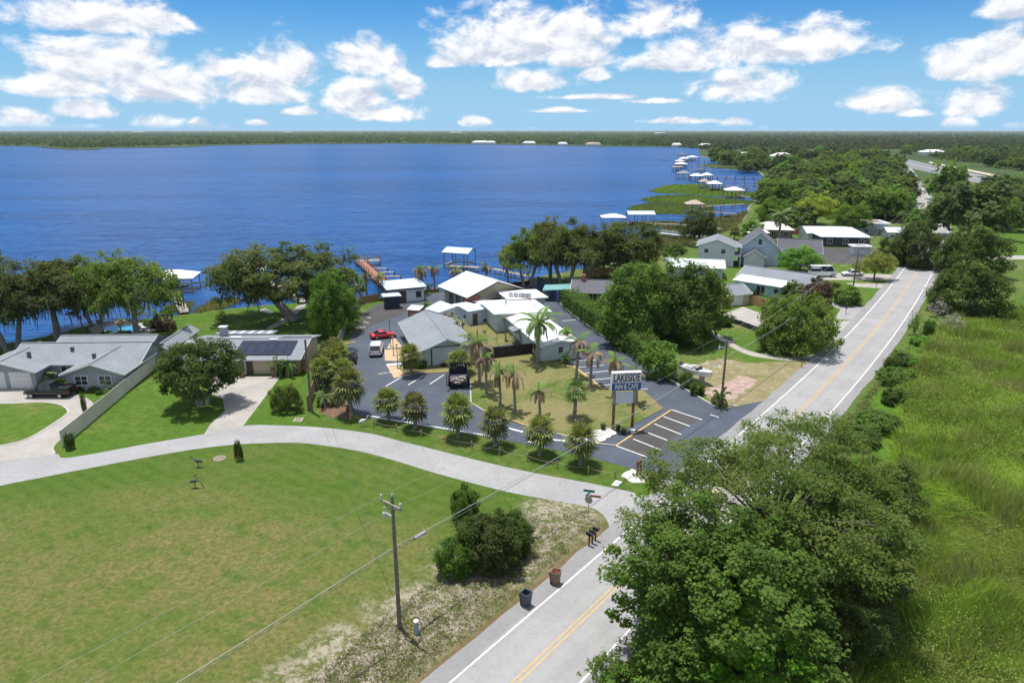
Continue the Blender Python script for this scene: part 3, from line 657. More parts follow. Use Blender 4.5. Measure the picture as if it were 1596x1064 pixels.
# ---- palms
def sabal(key, seed, tr, nf=30, lf=1.2, mat='m_sabal', crown=None):
    r = random.Random(seed); V = []; Q = []; T = []; ti = []
    for i in range(nf):
        az_ = i * 2.39996 + r.uniform(-.2, .2); e = math.radians(84 - 142 * (i / nf) ** .95 + r.uniform(-8, 8))
        d = Vector((math.cos(az_) * math.cos(e), math.sin(az_) * math.cos(e), math.sin(e))); c0 = Vector((0, 0, tr))
        pl = lf * r.uniform(.55, .8); hub = c0 + d * pl + Vector((0, 0, -.10 * pl))
        sd_ = d.cross(Vector((0, 0, 1))); sd_ = sd_.normalized() if sd_.length > .01 else Vector((1, 0, 0)); u_ = sd_.cross(d)
        b = len(V); V += [c0 + sd_ * .03, c0 - sd_ * .03, hub - sd_ * .02, hub + sd_ * .02]; Q.append((b, b + 1, b + 2, b + 3)); tt = (.25 + .75 * r.random()) * (1 - .75 * i / nf); ti.append(tt)
        ns = 13
        for k in range(ns):
            a = math.radians(-105 + 210 * k / (ns - 1)); L = lf * (1.05 - .25 * abs(a) / 2) * r.uniform(.85, 1.1)
            dd = d * math.cos(a) + sd_ * math.sin(a); per = (-d * math.sin(a) + sd_ * math.cos(a)) * (L * .075)
            m_ = hub + dd * L * .62 + u_ * (.06 if k % 2 else -.02) * L; tip = hub + dd * L - Vector((0, 0, 1)) * L * r.uniform(.10, .26)
            b = len(V); V += [hub, m_ + per, tip, m_ - per]; Q.append((b, b + 1, b + 2, b + 3)); ti.append(min(1, max(0, tt + r.uniform(-.15, .15))))
    me = np_mesh('crown_' + key, [tuple(v) for v in V], Q, mat, ti)
    mb = MB(); mb.tube([(0, 0, -.2), (.03, 0, .1), (.02, .03, tr * .5), (0, 0, tr + .1)], [.30, .22, .18, .21], 9)
    for k in range(18):   # old leaf boots under the crown
        a = k * 2.4; z = tr - .9 + .05 * k; mb.bar((math.cos(a) * .15, math.sin(a) * .15, z), (math.cos(a) * .36, math.sin(a) * .36, z + .28), .1, .04)
    tm = mb.mesh('trunk_' + key); tm.materials.append(MATS['m_palmbark']); tm.update()
    proto(key, [('crown', me), ('trunk', tm)], 2 * lf * 1.22, tr + lf * 1.6)
def feather(key, seed, tr, nf=15, L0=2.6, dead=.7, droop=1.0, tb=.17, mats=('m_frond', 'm_frond_dead'), lean=.3, spear=True, ll=.5):
    r = random.Random(seed); V = [[], []]; Q = [[], []]; ti = [[], []]
    top = Vector((lean, 0, tr))
    for i in range(nf):
        az_ = i * 2.39996 + r.uniform(-.25, .25); f = i / max(1, nf - 1); w_ = 1 if (f > (1 - dead)) else 0
        e0 = math.radians(80 - 75 * f + r.uniform(-8, 8)); L = L0 * r.uniform(.8, 1.1)
        h = Vector((math.cos(az_), math.sin(az_), 0)); p = top.copy(); e = e0; pts = [p.copy()]; K = 9
        for k in range(K):
            e -= (droop * (.16 + .22 * f) + (.05 if w_ else 0)) * (1 + .3 * k / K); e = max(e, -1.45)
            p = p + (h * math.cos(e) + Vector((0, 0, math.sin(e)))) * (L / K); pts.append(p.copy())
        side = Vector((-h.y, h.x, 0)); tt = r.uniform(.1, .9)
        for k in range(K):
            a, b_ = pts[k], pts[k + 1]; d = (b_ - a).normalized(); nn = side.cross(d)
            b = len(V[w_]); wr = .03 * (1 - .8 * k / K)
            V[w_] += [a - side * wr, a + side * wr, b_ + side * wr, b_ - side * wr]; Q[w_].append((b, b + 1, b + 2, b + 3)); ti[w_].append(tt)
            for s_ in (-1, 1):
                for j in range(4):
                    q = a.lerp(b_, (j + r.uniform(.1, .6)) / 4); l = ll * L0 / 2.6 * math.sin(PI * min(.97, (k + 1.2) / (K + 1.2))) * r.uniform(.85, 1.15) + .1
                    dd = (side * s_ * r.uniform(.7, 1.) + d * .7 - Vector((0, 0, 1)) * (.75 if w_ else .35)).normalized()
                    b = len(V[w_]); wd = d * .075 * L0 / 2.6
                    V[w_] += [q - wd, q + dd * l * .5 - wd + nn * .02, q + dd * l - Vector((0, 0, .12 if w_ else .05)), q + dd * l * .5 + wd]; Q[w_].append((b, b + 1, b + 2, b + 3)); ti[w_].append(min(1, max(0, tt + r.uniform(-.3, .3))))
    if spear:
        b = len(V[0]); V[0] += [top + Vector((.05, 0, 0)), top + Vector((.12, .05, L0 * .5)), top + Vector((.1, 0, L0 * .75)), top - Vector((.03, .03, -L0 * .5))]; Q[0].append((b, b + 1, b + 2, b + 3)); ti[0].append(.6)
    parts = []
    if Q[0]: parts.append(('crown', np_mesh('crown_' + key, [tuple(v) for v in V[0]], Q[0], mats[0], ti[0])))
    if Q[1]: parts.append(('dead_fronds', np_mesh('dead_' + key, [tuple(v) for v in V[1]], Q[1], mats[1], ti[1])))
    mb = MB(); mb.tube([(0, 0, -.2), (0, 0, .15), (lean * .25, 0, tr * .4), (lean * .7, 0, tr * .8), tuple(top + Vector((0, 0, .2)))], [tb * 1.7, tb * 1.15, tb, tb * .85, tb * .8], 9)
    tm = mb.mesh('trunk_' + key); tm.materials.append(MATS['m_palmbark']); tm.polygons.foreach_set('use_smooth', [True] * len(mb.f)); tm.update()
    parts.append(('trunk', tm)); proto(key, parts, 1.3 * L0, tr + L0 * .5)
for k in range(3): sabal('sabal%d' % k, 40 + k, 2.7, 34 + 2 * k)
sabal('sabal_sparse', 44, 3.6, 20, 1.0, 'm_frond')
for k in range(3): feather('palm%d' % k, 50 + k, 5.4, 11, 2.6, (.82, .75, .88)[k], 1.0, lean=(.2, -.25, .1)[k])
feather('palm_full', 54, 5.3, 15, 3.0, .75, 1.05)
feather('palm_green', 55, 5.2, 16, 3.0, .12, .75, lean=.1)
feather('palm_bare', 56, 6.0, 7, 1.5, .8, 1.2, spear=False, tb=.13)
feather('palm_low', 57, 1.0, 14, 1.7, .2, .9, mats=('m_frond', 'm_frond_pale'), tb=.12, lean=.05)
feather('palm_pale', 58, 2.0, 12, 1.6, .55, .9, mats=('m_frond', 'm_frond_pale'), tb=.12, lean=.1)
feather('cycad', 59, .35, 22, 1.2, .15, .8, tb=.16, lean=0, spear=False, ll=.28)

# ---- tufts of tall grass, cat-tails, reeds: one mesh of blades for a whole stand
def tufts(name, pts, hgt, wid, mat, r, blades=6, spread=.25, lean=.35, label=None, cat=None):
    pts = np.asarray(pts, float); n = len(pts); idx = np.repeat(np.arange(n), blades); m_ = len(idx)
    b = pts[idx].copy(); b[:, :2] += r.normal(size=(m_, 2)) * spread
    H = (hgt * r.uniform(.55, 1.15, n))[idx] * r.uniform(.6, 1.1, m_); a = r.uniform(0, 2 * PI, m_); s = np.stack([np.cos(a), np.sin(a), np.zeros(m_)], 1) * (wid * r.uniform(.6, 1.3, m_))[:, None]
    ln = np.concatenate([r.normal(size=(m_, 2)) * lean, np.ones((m_, 1))], 1)
    V = np.stack([b - s * .5, b + s * .5, b + s * .45 + ln * H[:, None] * .55, b + ln * H[:, None] * np.array([1.25, 1.25, 1.]) , ], 1)
    fl = np.zeros(n)
    for k in range(6): a_ = r.uniform(0, 6.28); kk = r.uniform(.5, 3.); fl += np.sin((pts[:, 0] * math.cos(a_) + pts[:, 1] * math.sin(a_)) * kk + r.uniform(0, 6.28))
    tint = np.clip((.5 + fl * .2)[idx] * .5 + r.uniform(0, 1, n)[idx] * .25 + r.uniform(0, 1, m_) * .25, 0, 1)
    o = link(name, np_mesh(name, V.reshape(-1, 3), np.arange(m_ * 4).reshape(-1, 4), mat, tint)); o['kind'] = 'stuff'
    return tag(o, label, cat)
def in_poly(pts, poly):
    x, y = pts[:, 0], pts[:, 1]; ins = np.zeros(len(pts), bool); n = len(poly)
    for i in range(n):
        x1, y1 = poly[i][0], poly[i][1]; x2, y2 = poly[(i + 1) % n][0], poly[(i + 1) % n][1]
        if y1 == y2: continue
        c = ((y1 > y) != (y2 > y)) & (x < (x2 - x1) * (y - y1) / (y2 - y1) + x1); ins ^= c
    return ins
def scatter_px(poly_px, n, r, ymin=None):
    """points spread over a ground polygon evenly in the photograph (denser near by), returned as world x,y,0"""
    xs = [p[0] for p in poly_px]; ys = [p[1] for p in poly_px]
    q = np.stack([r.uniform(min(xs), max(xs), n * 3), r.uniform(min(ys), max(ys), n * 3)], 1); q = q[in_poly(q, poly_px)][:n]
    v = (532 - q[:, 1]) / F_PX; f = math.cos(PITCH) + v * math.sin(PITCH); u_ = v * math.cos(PITCH) - math.sin(PITCH); t = CAM_H / -u_
    return np.stack([(q[:, 0] - 798) / F_PX * t, f * t, np.zeros(len(q))], 1)
# ================================================================== TREES AND PLANTS
def at(x, y, z): return G(x, y, z)
# foreground pair
p = G(1212, 765, 8.5); plant('oak_near', 'oak_tree', 'huge spreading oak overhanging the main road, behind the bright green maple', 'tree', (p.x, p.y, 0), 20.0, 13.0, .4)
p = G(1124, 895, 7.); plant('maple_near', 'maple_tree', 'large bright green leafy tree nearest the camera beside the main road', 'tree', (p.x, p.y, 0), 11.8, 11.2, 1.0)
p = G(1172, 1010, 4.); plant('maple_near', 'maple_tree', 'lower bright green leafy tree at the bottom edge in front of the big oak', 'tree', (p.x, p.y, 0), 8.0, 7.4, 3.0)
p = G(1330, 850, 4.5); plant('tree_a', 'oak_tree', 'grey green tree between the huge oak and the marsh grass', 'tree', (p.x, p.y, 0), 8.5, 8.2, 2.)
p = G(1385, 745, 4.); plant('tree_a', 'oak_tree', 'dusty green tree at the marsh side of the huge oak crown', 'tree', (p.x, p.y, 0), 6.0, 5.6, 4.)
p = G(1315, 985, 2.); plant('tree_b', 'marsh_tree', 'dark low tree in the shade below the huge oak by the marsh', 'tree', (p.x, p.y, 0), 5.5, 4.2, 4.4)
p = G(952, 1078); plant('wiry', 'wiry_shrub', 'wiry half bare shrub at the road edge in the foreground', 'shrub', (p.x, p.y, 0), 3.3, 3.0)
p = G(985, 1088); plant('shrub_bright', 'leafy_shrub', 'light green shrub at the bottom edge beside the wiry bare shrub', 'shrub', (p.x, p.y, 0), 3.4, 2.2)
p = G(1065, 1075, 1.); plant('shrub', 'leafy_shrub', 'dark shrub under the bright maple at the bottom edge', 'shrub', (p.x, p.y, 0), 3.2, 2.6)
# waterfront oaks on the left
for key, bx, by, wp, yt, lb in [('oak_moss_a', 20, 546, 150, 398, 'moss hung live oak at the left edge of the lakeshore'), ('oak_moss_b', 91, 528, 165, 402, 'moss hung live oak left of the swimming pool'),
        ('oak_moss_a', 150, 506, 120, 398, 'moss hung live oak standing behind the swimming pool'), ('oak_moss_b', 217, 531, 150, 394, 'moss hung live oak with dark trunk right beside the swimming pool'), ('oak_moss_b', -60, 560, 150, 400, 'live oak partly cut off by the left picture edge')]:
    plantpx(key, 'live_oak', lb, 'tree', bx, by, wp, yt)
plantpx('oak_lean', 'live_oak', 'leaning mossy live oak on the lawn in front of the lake', 'tree', 474, 497, 200, 378, rz=0.)
plantpx('tree_full', 'leafy_tree', 'dense dark green tree beside the lot fence right of the leaning oak', 'tree', 521, 520, 78, 424)
plantpx('tree_c', 'leafy_tree', 'green tree at the lakeshore left of the white roofed boathouse', 'tree', 550, 470, 44, 422)
plantpx('shrub_sparse', 'bare_tree', 'pale bare twiggy tree by the top end of the lot fence', 'tree', 552, 474, 30, 432)
plantpx('shade_tree', 'shade_tree', 'round dark shade tree with pale split trunk on the front lawn', 'tree', 316, 632, 118, 530)
plantpx('tree_low', 'round_bush', 'round clipped dark bush on the lawn right of the concrete drive', 'bush', 447, 640, 46, 600)
plantpx('wiry', 'small_tree', 'tiny bare ornamental tree on the lakeside lawn', 'tree', 347, 503, 20, 483)
# oaks behind the motel
for key, bx, by, wp, yt, lb in [('oak_moss_a', 822, 446, 96, 356, 'first of the tall waterfront oaks, right behind the white gabled hall'), ('oak_moss_b', 858, 441, 104, 341, 'second waterfront oak from the white gabled hall'), ('oak_moss_a', 880, 447, 116, 343, 'thick trunked waterfront oak at the top of the blue fence'),
        ('oak_moss_b', 910, 440, 112, 350, 'waterfront oak right of the thick trunked one'), ('tree_a', 975, 432, 120, 346, 'broad oak between the docks and the brown house'), ('tree_b', 940, 422, 70, 372, 'darker oak half hidden behind the waterfront oaks')]:
    plantpx(key, 'live_oak', lb, 'tree', bx, by, wp, yt)
plantpx('tree_full', 'live_oak', 'big dark oak over the tall hedge, left one of two', 'tree', 1000, 532, 125, 412)
plantpx('tree_full', 'live_oak', 'big dark oak beside the driveway path, right one of two', 'tree', 1056, 530, 130, 408)
plantpx('yellow_tree', 'leafy_tree', 'olive green tree touching the right of the two dark oaks', 'tree', 1103, 496, 62, 418)
plantpx('tree_low', 'leafy_tree', 'low wide roadside tree shading the main road', 'tree', 1240, 542, 132, 462)
plantpx('tree_c', 'leafy_tree', 'dome shaped green tree in front of the parked white van', 'tree', 1246, 424, 66, 384)
plantpx('tree_b', 'leafy_tree', 'round dark green tree at the lake edge among the docks', 'tree', 1088, 382, 60, 325)
plantpx('tree_b', 'leafy_tree', 'small dark tree on the shore below the round dock tree', 'tree', 1050, 405, 40, 378)
# roadside trees on the right
for key, bx, by, wp, yt, lb in [('tree_full', 1500, 488, 100, 410, 'dense round tree nearest on the right side of the main road'), ('tree_full', 1506, 428, 92, 352, 'second dense tree along the right side of the main road'), ('far0', 1508, 372, 116, 282, 'grey green broad oak right of the road, third from the near end'),
        ('far3', 1575, 360, 60, 310, 'dark tree at the edge of the green meadow'), ('far3', 1596, 352, 70, 290, 'dark tree at the right picture edge above the meadow'), ('tree_full', 1424, 414, 74, 345, 'dark tree arching over the left side of the road'), ('tree_full', 1395, 408, 56, 366, 'leafy tree left of the one arching over the road'),
        ('yellow_tree', 1362, 436, 54, 386, 'pale flowering tree beside the mailboxes left of the road'), ('far3', 1474, 312, 60, 250, 'rounded tree on the grass island by the highway'), ('far4', 1435, 352, 40, 320, 'small tree at the road bend')]:
    plantpx(key, 'roadside_tree', lb, 'tree', bx, by, wp, yt)
for key, bx, by, wp, yt, lb in [('yellow_tree', 1270, 350, 70, 298, 'yellow green feathery tree in front of the woods'), ('far0', 1240, 352, 60, 318, 'greyish tree left of the yellow green one'), ('tree_b', 1205, 360, 62, 308, 'dark tree on the shore right of the docks'), ('palm_green', 1213, 376, 40, 326, 'tall feather palm in front of the metal roofed house'),
        ('sabal0', 1144, 374, 18, 350, 'single cabbage palm on the far lawn by the docks'), ('far4', 1172, 372, 40, 338, 'pale green clump of trees near the shore'), ('tree_a', 1320, 366, 60, 318, 'tree directly behind the grey flat roofed house')]:
    plantpx(key, 'leafy_tree' if 'palm' not in key and 'sabal' not in key else 'palm_tree', lb, 'tree' if 'palm' not in key and 'sabal' not in key else 'palm', bx, by, wp, yt)
# shrubs on the right hand gardens
for key, bx, by, wp, yt, lb in [('shrub', 1236, 468, 40, 438, 'dark bush at the corner of the blue house'), ('shrub_red', 1272, 476, 46, 434, 'bronze leaved bush in front of the van drive'), ('shrub_bright', 1318, 474, 44, 444, 'light green bush right of the bronze leaved one'), ('shrub', 1292, 460, 34, 438, 'small bush behind the bronze leaved one'),
        ('shrub', 1128, 508, 26, 492, 'small round tree on the neighbour lawn'), ('shrub_bright', 1027, 588, 58, 534, 'bright green bush at the lower end of the tall hedge'), ('shrub_sparse', 1052, 592, 26, 562, 'dry grey bush next to the bright hedge bush'), ('shrub', 1070, 604, 22, 580, 'dark bush left of the white boat'), ('shrub', 1086, 614, 24, 594, 'spiky dark bush below the white boat'),
        ('cycad', 1122, 634, 24, 606, 'spiky cycad at the foot of the drive utility pole'), ('shrub_red', 1112, 630, 10, 616, 'small red leaved plant by the cycad'), ('shrub_bright', 1163, 458, 28, 448, 'low bush along the blue shed wall')]:
    plantpx(key, 'garden_shrub', lb, 'shrub', bx, by, wp, yt)
# dark thicket in the corner lot
for key, bx, by, wp, yt, lb in [('shrub', 714, 890, 66, 836, 'left lobe of the dark thicket by the power pole'), ('shrub', 766, 880, 96, 800, 'largest dark bush in the corner thicket'), ('shrub', 800, 862, 60, 800, 'right hand dark bush of the corner thicket'), ('shrub', 742, 858, 60, 806, 'dark bush at the back of the corner thicket'),
        ('shrub', 724, 810, 48, 757, 'single dark bush behind the corner thicket'), ('shrub_sparse', 822, 834, 40, 790, 'grey leafless bush beside the corner thicket')]:
    plantpx(key, 'thicket_bush', lb, 'bush', bx, by, wp, yt)
# roadside brush where the marsh begins
q = scatter_px([(1345,650),(1372,600),(1402,560),(1436,522),(1455,522),(1430,570),(1405,615),(1385,660),(1350,700),(1325,700)], 26, rng)
for v in q: plant(random.choice(['shrub_bright', 'shrub_bright', 'shrub']), 'brush_shrub', 'bright green brush growing between the road edge and the marsh', 'shrub', tuple(v), random.uniform(2.2, 3.8), random.uniform(1.3, 2.2), group='brush along the marsh edge')
plantpx('shrub_sparse', 'bare_bush', 'brown leafless bush in front of the nearest roadside tree', 'shrub', 1462, 494, 34, 462)
plantpx('shrub_sparse', 'bare_bush', 'dark leafless bush in the weeds below the roadside trees', 'shrub', 1482, 515, 42, 488)
plantpx('shrub', 'young_tree', 'young dark sapling standing in the weeds by the road', 'tree', 1446, 522, 16, 498)
plantpx('wiry', 'roadside_sapling', 'thin sapling with pale leaves right at the road edge', 'tree', 1424, 522, 22, 485)

# ---- hedge: one clipped body of leaves along the motel drive
def hedge(name, line_px, wd, h, label, dens=95, mat='m_hedge', size=.26, n0=None):
    r = np.random.default_rng(5); ln = PX(line_px); seg = [(ln[i], ln[i + 1]) for i in range(len(ln) - 1)]; P_ = []; N_ = []
    core = MB()
    for a, b in seg:
        L = (b - a).length; d = (b - a).normalized(); nn = Vector((-d.y, d.x)); k = int(L * dens)
        t = r.uniform(0, L, k); face = r.uniform(0, 1, k); z = r.uniform(0, h, k); s = r.uniform(0, wd, k)
        bump = .22 * np.sin(t * 1.3) + .18 * np.sin(t * 2.9 + z * 2)
        top = face < .5; fr = face >= .72
        off = np.where(top, s, np.where(fr, 0 + bump - .1, wd + bump)); zz_ = np.where(top, h + bump + r.normal(size=k) * .12, z)
        P_.append(np.stack([a.x + d.x * t + nn.x * off, a.y + d.y * t + nn.y * off, zz_], 1) + r.normal(size=(k, 3)) * .13)
        o_ = np.where(top[:, None], np.array([[0, 0, 1.]]), np.where(fr[:, None], np.array([[-nn.x, -nn.y, .3]]), np.array([[nn.x, nn.y, .3]]))); N_.append(o_)
        A = a + nn * .35; B = b + nn * .35; Cc = b + nn * (wd - .35); D = a + nn * (wd - .35); core.prism([tuple(A), tuple(B), tuple(Cc), tuple(D)], -.02, h - .35)
    P_ = np.concatenate(P_); N_ = np.concatenate(N_); V = leaves(P_, size, r, .3, .6, outward=N_, ow=.9)
    o = thing(name, label, 'hedge', (0, 0, 0)); link('foliage', fin_leaves('hedge_leaves', V, r.uniform(0, 1, len(V)), mat), o); core.build('branch_core', 'm_oak_dark', o)
    return o
hedge('clipped_hedge', [(874,477),(903,500),(941,527),(975,552),(1000,568)], 3.2, 3.0, 'long tall clipped green hedge along the motel driveway', 260)
hedge('low_hedge', [(628,577),(665,576)], 1.3, 1.3, 'low dark box hedge below the gable of the grey motel wing', 220, 'm_oak_dark', .16)
for k, (bx, by, yt) in enumerate([(975,540,492),(990,549,500),(1003,557,510)]): plantpx('tree_low', 'hedge_tree', ['tall dark tree ending the clipped hedge, first of three', 'tall dark tree past the clipped hedge, middle of three', 'tall dark tree past the clipped hedge, lowest of three'][k], 'tree', bx + 6, by - 4, 34, yt + 10)

# ---- palms
SAB = [(607,654.5,42,599,'cabbage palm at the left end of the row along the verge'), (647,667.5,44,607,'second cabbage palm from the left in the verge row'), (714,681,46,607,'cabbage palm third from the left in the verge row'), (771.5,695,46,629,'cabbage palm fourth from the left in the verge row'), (840.5,709,46,643,'fifth cabbage palm of the verge row, right below the lawn kerb'), (905,724,48,655,'cabbage palm at the right end of the verge row near the road sign'),
       (641,584,36,531,'cabbage palm in the grass corner by the grey roofed motel wing'), (716,582,40,543,'cabbage palm behind the black trailer'), (547.5,646,46,564,'tall cabbage palm at the planting bed by the lot'), (504,606,36,552,'cabbage palm in the fence clump, lowest left'), (517,592,36,538,'cabbage palm in the fence clump, middle'), (530,580,34,530,'cabbage palm in the fence clump next to the dark suv'), (512,580,34,527,'cabbage palm in the fence clump, upper left'), (524,566,32,522,'cabbage palm in the fence clump, topmost'), (535,600,34,556,'cabbage palm in the fence clump behind the tall one')]
for k, (bx, by, wp, yt, lb) in enumerate(SAB): plantpx('sabal%d' % (k % 3), 'cabbage_palm', lb, 'palm', bx, by, wp, yt, group='cabbage palms of the motel')
plantpx('sabal_sparse', 'cabbage_palm', 'lone open crowned fan palm in the middle of the motel lawn', 'palm', 895, 652, 38, 588)
FP = [('palm_full',748,600,52,520,'shaggy feather palm with big brown fronds by the grey wing'), ('palm0',758.5,614,40,545,'brown fronded palm just below the shaggy one'), ('palm1',780,633,38,566,'brown fronded palm left of centre on the motel lawn'), ('palm2',803,644,44,570,'brown fronded palm above the yellow kerb of the lawn'), ('palm1',842,652,42,600,'short feather palm between two verge palms on the lawn'),
      ('palm0',898,590,44,520,'feather palm at the corner of the white roofed wing'), ('palm2',920,602,44,538,'feather palm beside the painted stalls'), ('palm1',956,617,44,548,'feather palm left behind the motel sign'), ('palm0',992,630,42,570,'feather palm right behind the motel sign'), ('palm_green',838,566,62,486,'full green feather palm in front of the white roof')]
for k, bx, by, wp, yt, lb in FP: plantpx(k, 'feather_palm', lb, 'palm', bx, by, wp, yt, group='feather palms of the motel')
for bx, by, yt, lb in [(700.5,513,489,'thin bare palm in the courtyard, first from the left'), (708,509,493,'thin bare palm in the courtyard, second from the left'), (714,529,497,'thin bare palm in the courtyard, third from the left'), (720.5,532,499,'thin bare palm in the courtyard, fourth from the left'), (730,562,516,'leaning bare palm trunk at the grey roof corner'), (788.5,531,491,'thin bare palm at the white roof side of the courtyard'), (812,538,510,'thin bare palm in the courtyard corner by the dark fence')]:
    plantpx('palm_bare', 'bare_palm', lb, 'palm', bx, by, 16, yt)
for k, bx, by, yt, lb in [('palm0',654,460,411,'waterfront palm right of the small boathouse'), ('palm1',660,457,414,'waterfront palm close beside the one at the boathouse'), ('palm2',677.5,452,410,'waterfront palm standing alone before the open lake'), ('palm_full',709,450,413,'waterfront palm left behind the hall roof'), ('palm0',757,444,410,'waterfront palm right behind the hall ridge'), ('palm1',792,440,409,'waterfront palm on the right by the pier'), ('palm0',572,462,422,'brown palm left of the small boathouse'), ('palm2',590,466,423,'brown palm in front of the brown dock')]:
    plantpx(k, 'waterfront_palm', lb, 'palm', bx, by, 27, yt)
for k, bx, by, wp, yt, lb in [('palm_bare',163,523,22,496,'small palm on the left edge of the pool deck'), ('palm_bare',131,518,16,489,'slim palm by the shore left of the pool'), ('palm0',189,518,22,496,'small palm behind the pool water'), ('palm_pale',247,512,22,484,'small palm right of the pool'), ('palm_pale',258,508,20,484,'second small palm right of the pool'), ('palm_pale',75,597,30,576,'pale palm by the garage of the grey house'),
        ('palm_pale',182,606,34,586,'pale palm in front of the right window of the grey house'), ('palm_low',436,586,26,556,'small garden palm left beside the tan garage'), ('palm_low',452,585,28,555,'small garden palm right beside the tan garage'), ('palm_low',508,632,30,608,'low palm in the planting bed by the fence'), ('palm_low',526,630,26,610,'low palm in the planting bed near the lot'), ('palm_low',688,562,24,546,'banana like plant at the grey wing gable'), ('palm_low',845,556,26,534,'low leafy palm in front of the white wing window'), ('palm_pale',880,548,28,508,'pale bird of paradise clump at the white wing corner'), ('cycad',882,567,20,548,'dark spiky plant at the white wing corner'), ('palm_pale',634,468,20,452,'small palms between the dark shed and the lot'), ('palm_low',668,452,14,440,'low palm at the hall porch'), ('palm_low',707,467,18,455,'low palm under the hall eaves'), ('palm_low',666,482,18,468,'feathery palm beside the small brick block'), ('cycad',1140,500,10,490,'small palms on the neighbour lawn')]:
    plantpx(k, 'garden_palm', lb, 'palm', bx, by, wp, yt)
for bx, by, wp, yt, lb in [(40,608,0,0,'')][:0]: pass
for key, bx, by, wp, yt, lb in [('shrub_bright',70,602,20,592,'low bush under the garage side of the grey house'), ('shrub',88,600,22,590,'low bush beside the grey house entry'), ('shrub',128,608,18,600,'low bush under the left window of the grey house'), ('shrub_bright',146,610,16,602,'low bush between the windows of the grey house'), ('shrub_bright',180,612,26,602,'yellowish bush by the fence of the grey house'), ('shrub',155,614,12,608,'tiny round bush in the bordered bed'),
        ('shrub',190,525,34,516,'clipped bushes on the near side of the pool'), ('shrub',165,524,20,516,'bush at the pool corner'), ('shrub_red',262,514,30,498,'reddish planting at the right end of the pool deck'), ('shrub',240,510,26,496,'dark planting behind the pool deck'), ('shrub_bright',735,566,22,556,'low planting below the shaggy palm'), ('shrub_red',700,570,24,562,'brownish planting along the grey wing'), ('shrub',500,630,12,620,'small dark bush by the fence post'), ('shrub_red',545,640,12,630,'red leaved plant at the tall cabbage palm')]:
    plantpx(key, 'garden_bush', lb, 'bush', bx, by, wp, yt)
plantpx('tree_low', 'trained_vine', 'upright leafy column plant standing alone on the vacant lawn', 'plant', 373, 717, 13, 686, hmin=1.)
plantpx('shrub', 'fence_bush', 'dark slim bush at the lower end of the white fence', 'bush', 110, 700, 14, 674)
plantpx('shrub', 'slim_conifer', 'slim dark conifer behind the white fence', 'tree', 134, 651, 7, 610)

# ---- uncountable growth
r0 = np.random.default_rng(21)
def band(poly, n, h, wd, mat, name, bl=5, z=0., spread=.25, lean=.35):
    q = scatter_px(poly, n, r0); q[:, 2] = z; pdv = (q[:, 0] - RC.x) * RN.x + (q[:, 1] - RC.y) * RN.y; q = q[np.abs(pdv) > 5.0] if name == 'verge_weeds' else q; return tufts(name, q, h, wd, mat, r0, bl, spread, lean)
MPX = [(1255,1100),(1290,960),(1400,830),(1400,660),(1420,600),(1455,530),(1490,492),(1700,470),(1700,1100)]
def clipy(poly, y0, y1):
    out = []
    for i in range(len(poly)):
        a, b = poly[i], poly[(i + 1) % len(poly)]
        for (lim, sg) in ((y0, 1),):
            pass
    return [(min(max(x, 0), 3000), min(max(y, y0), y1)) for x, y in poly]
def patchy(q, sc_, lo, seed):
    """keep points where a smooth random field is high: plants grow in drifts"""
    r_ = np.random.default_rng(seed); f = np.zeros(len(q))
    for k in range(7):
        a_ = r_.uniform(0, 6.28); kk = sc_ * r_.uniform(.6, 2.2); f += np.sin((q[:, 0] * math.cos(a_) + q[:, 1] * math.sin(a_)) * kk + r_.uniform(0, 6.28))
    return f / 2.0 + r0.normal(size=len(q)) * .35 > lo
def drift(poly, n, h, wd, mat, bl, spread, sc_, lo, seed, lean=.2):
    q = scatter_px(poly, n, r0); q = q[patchy(q, sc_, lo, seed)]; return tufts('marsh_grass', q, h, wd, mat, r0, bl, spread, lean)
for (y0, y1, n_, wd, sp) in [(800, 1100, 15000, .055, .22), (620, 810, 15000, .085, .32), (470, 625, 13000, .15, .5)]:
    pl = clipy(MPX, y0, y1)
    drift(pl, int(n_ * 1.5), .85, wd * 1.6, 'm_marsh', 6, sp, .5, -2., 31, .8); drift(pl, n_ // 2, 1.7, wd * .9, 'm_marsh', 6, sp * .8, .42, .2, 32, .2); drift(pl, n_ // 2, 2.0, wd * .9, 'm_marsh2', 6, sp * .6, .5, .85, 33, .12); drift(pl, n_ // 4, 1.2, wd * .8, 'm_reed', 5, sp, .55, 1.1, 34, .3)
# leafy weeds in drifts between the tall grass
q = scatter_px(MPX, 9000, r0); q = q[patchy(q, .15, .35, 35)]; q[:, 2] = r0.uniform(.4, 1.2, len(q)); dd = np.linalg.norm(q[:, :2], axis=1)
cl = unit(r0.normal(size=(len(q) * 8, 3))) * .4; V = leaves(np.repeat(q, 8, 0) + cl * (1 + np.repeat(dd, 8)[:, None] / 90), .11, r0, 1.1, .6); sc_ = np.repeat(dd, 8)[:, None, None] / 60 + .4
ctr = V.mean(1, keepdims=True); V = ctr + (V - ctr) * sc_
o = link('marsh_weeds', fin_leaves('marsh_weeds', V, np.repeat(r0.uniform(0, 1, len(q)), 8) * .6 + r0.uniform(0, .4, len(V)), 'm_marsh')); o['kind'] = 'stuff'
# roadside weeds in the corner lot
band([(480,1064),(600,960),(700,890),(830,800),(900,795),(945,815),(930,850),(860,925),(740,1030),(690,1064)], 4300, .15, .04, 'm_weeds', 'verge_weeds', 5, .004, .22, .7)
band([(1250,640),(1300,640),(1340,600),(1420,500),(1450,470),(1470,470),(1440,520),(1395,570),(1360,620),(1340,690),(1290,700)], 2600, .35, .09, 'm_weeds', 'verge_weeds', 5, .0, .3, .5)
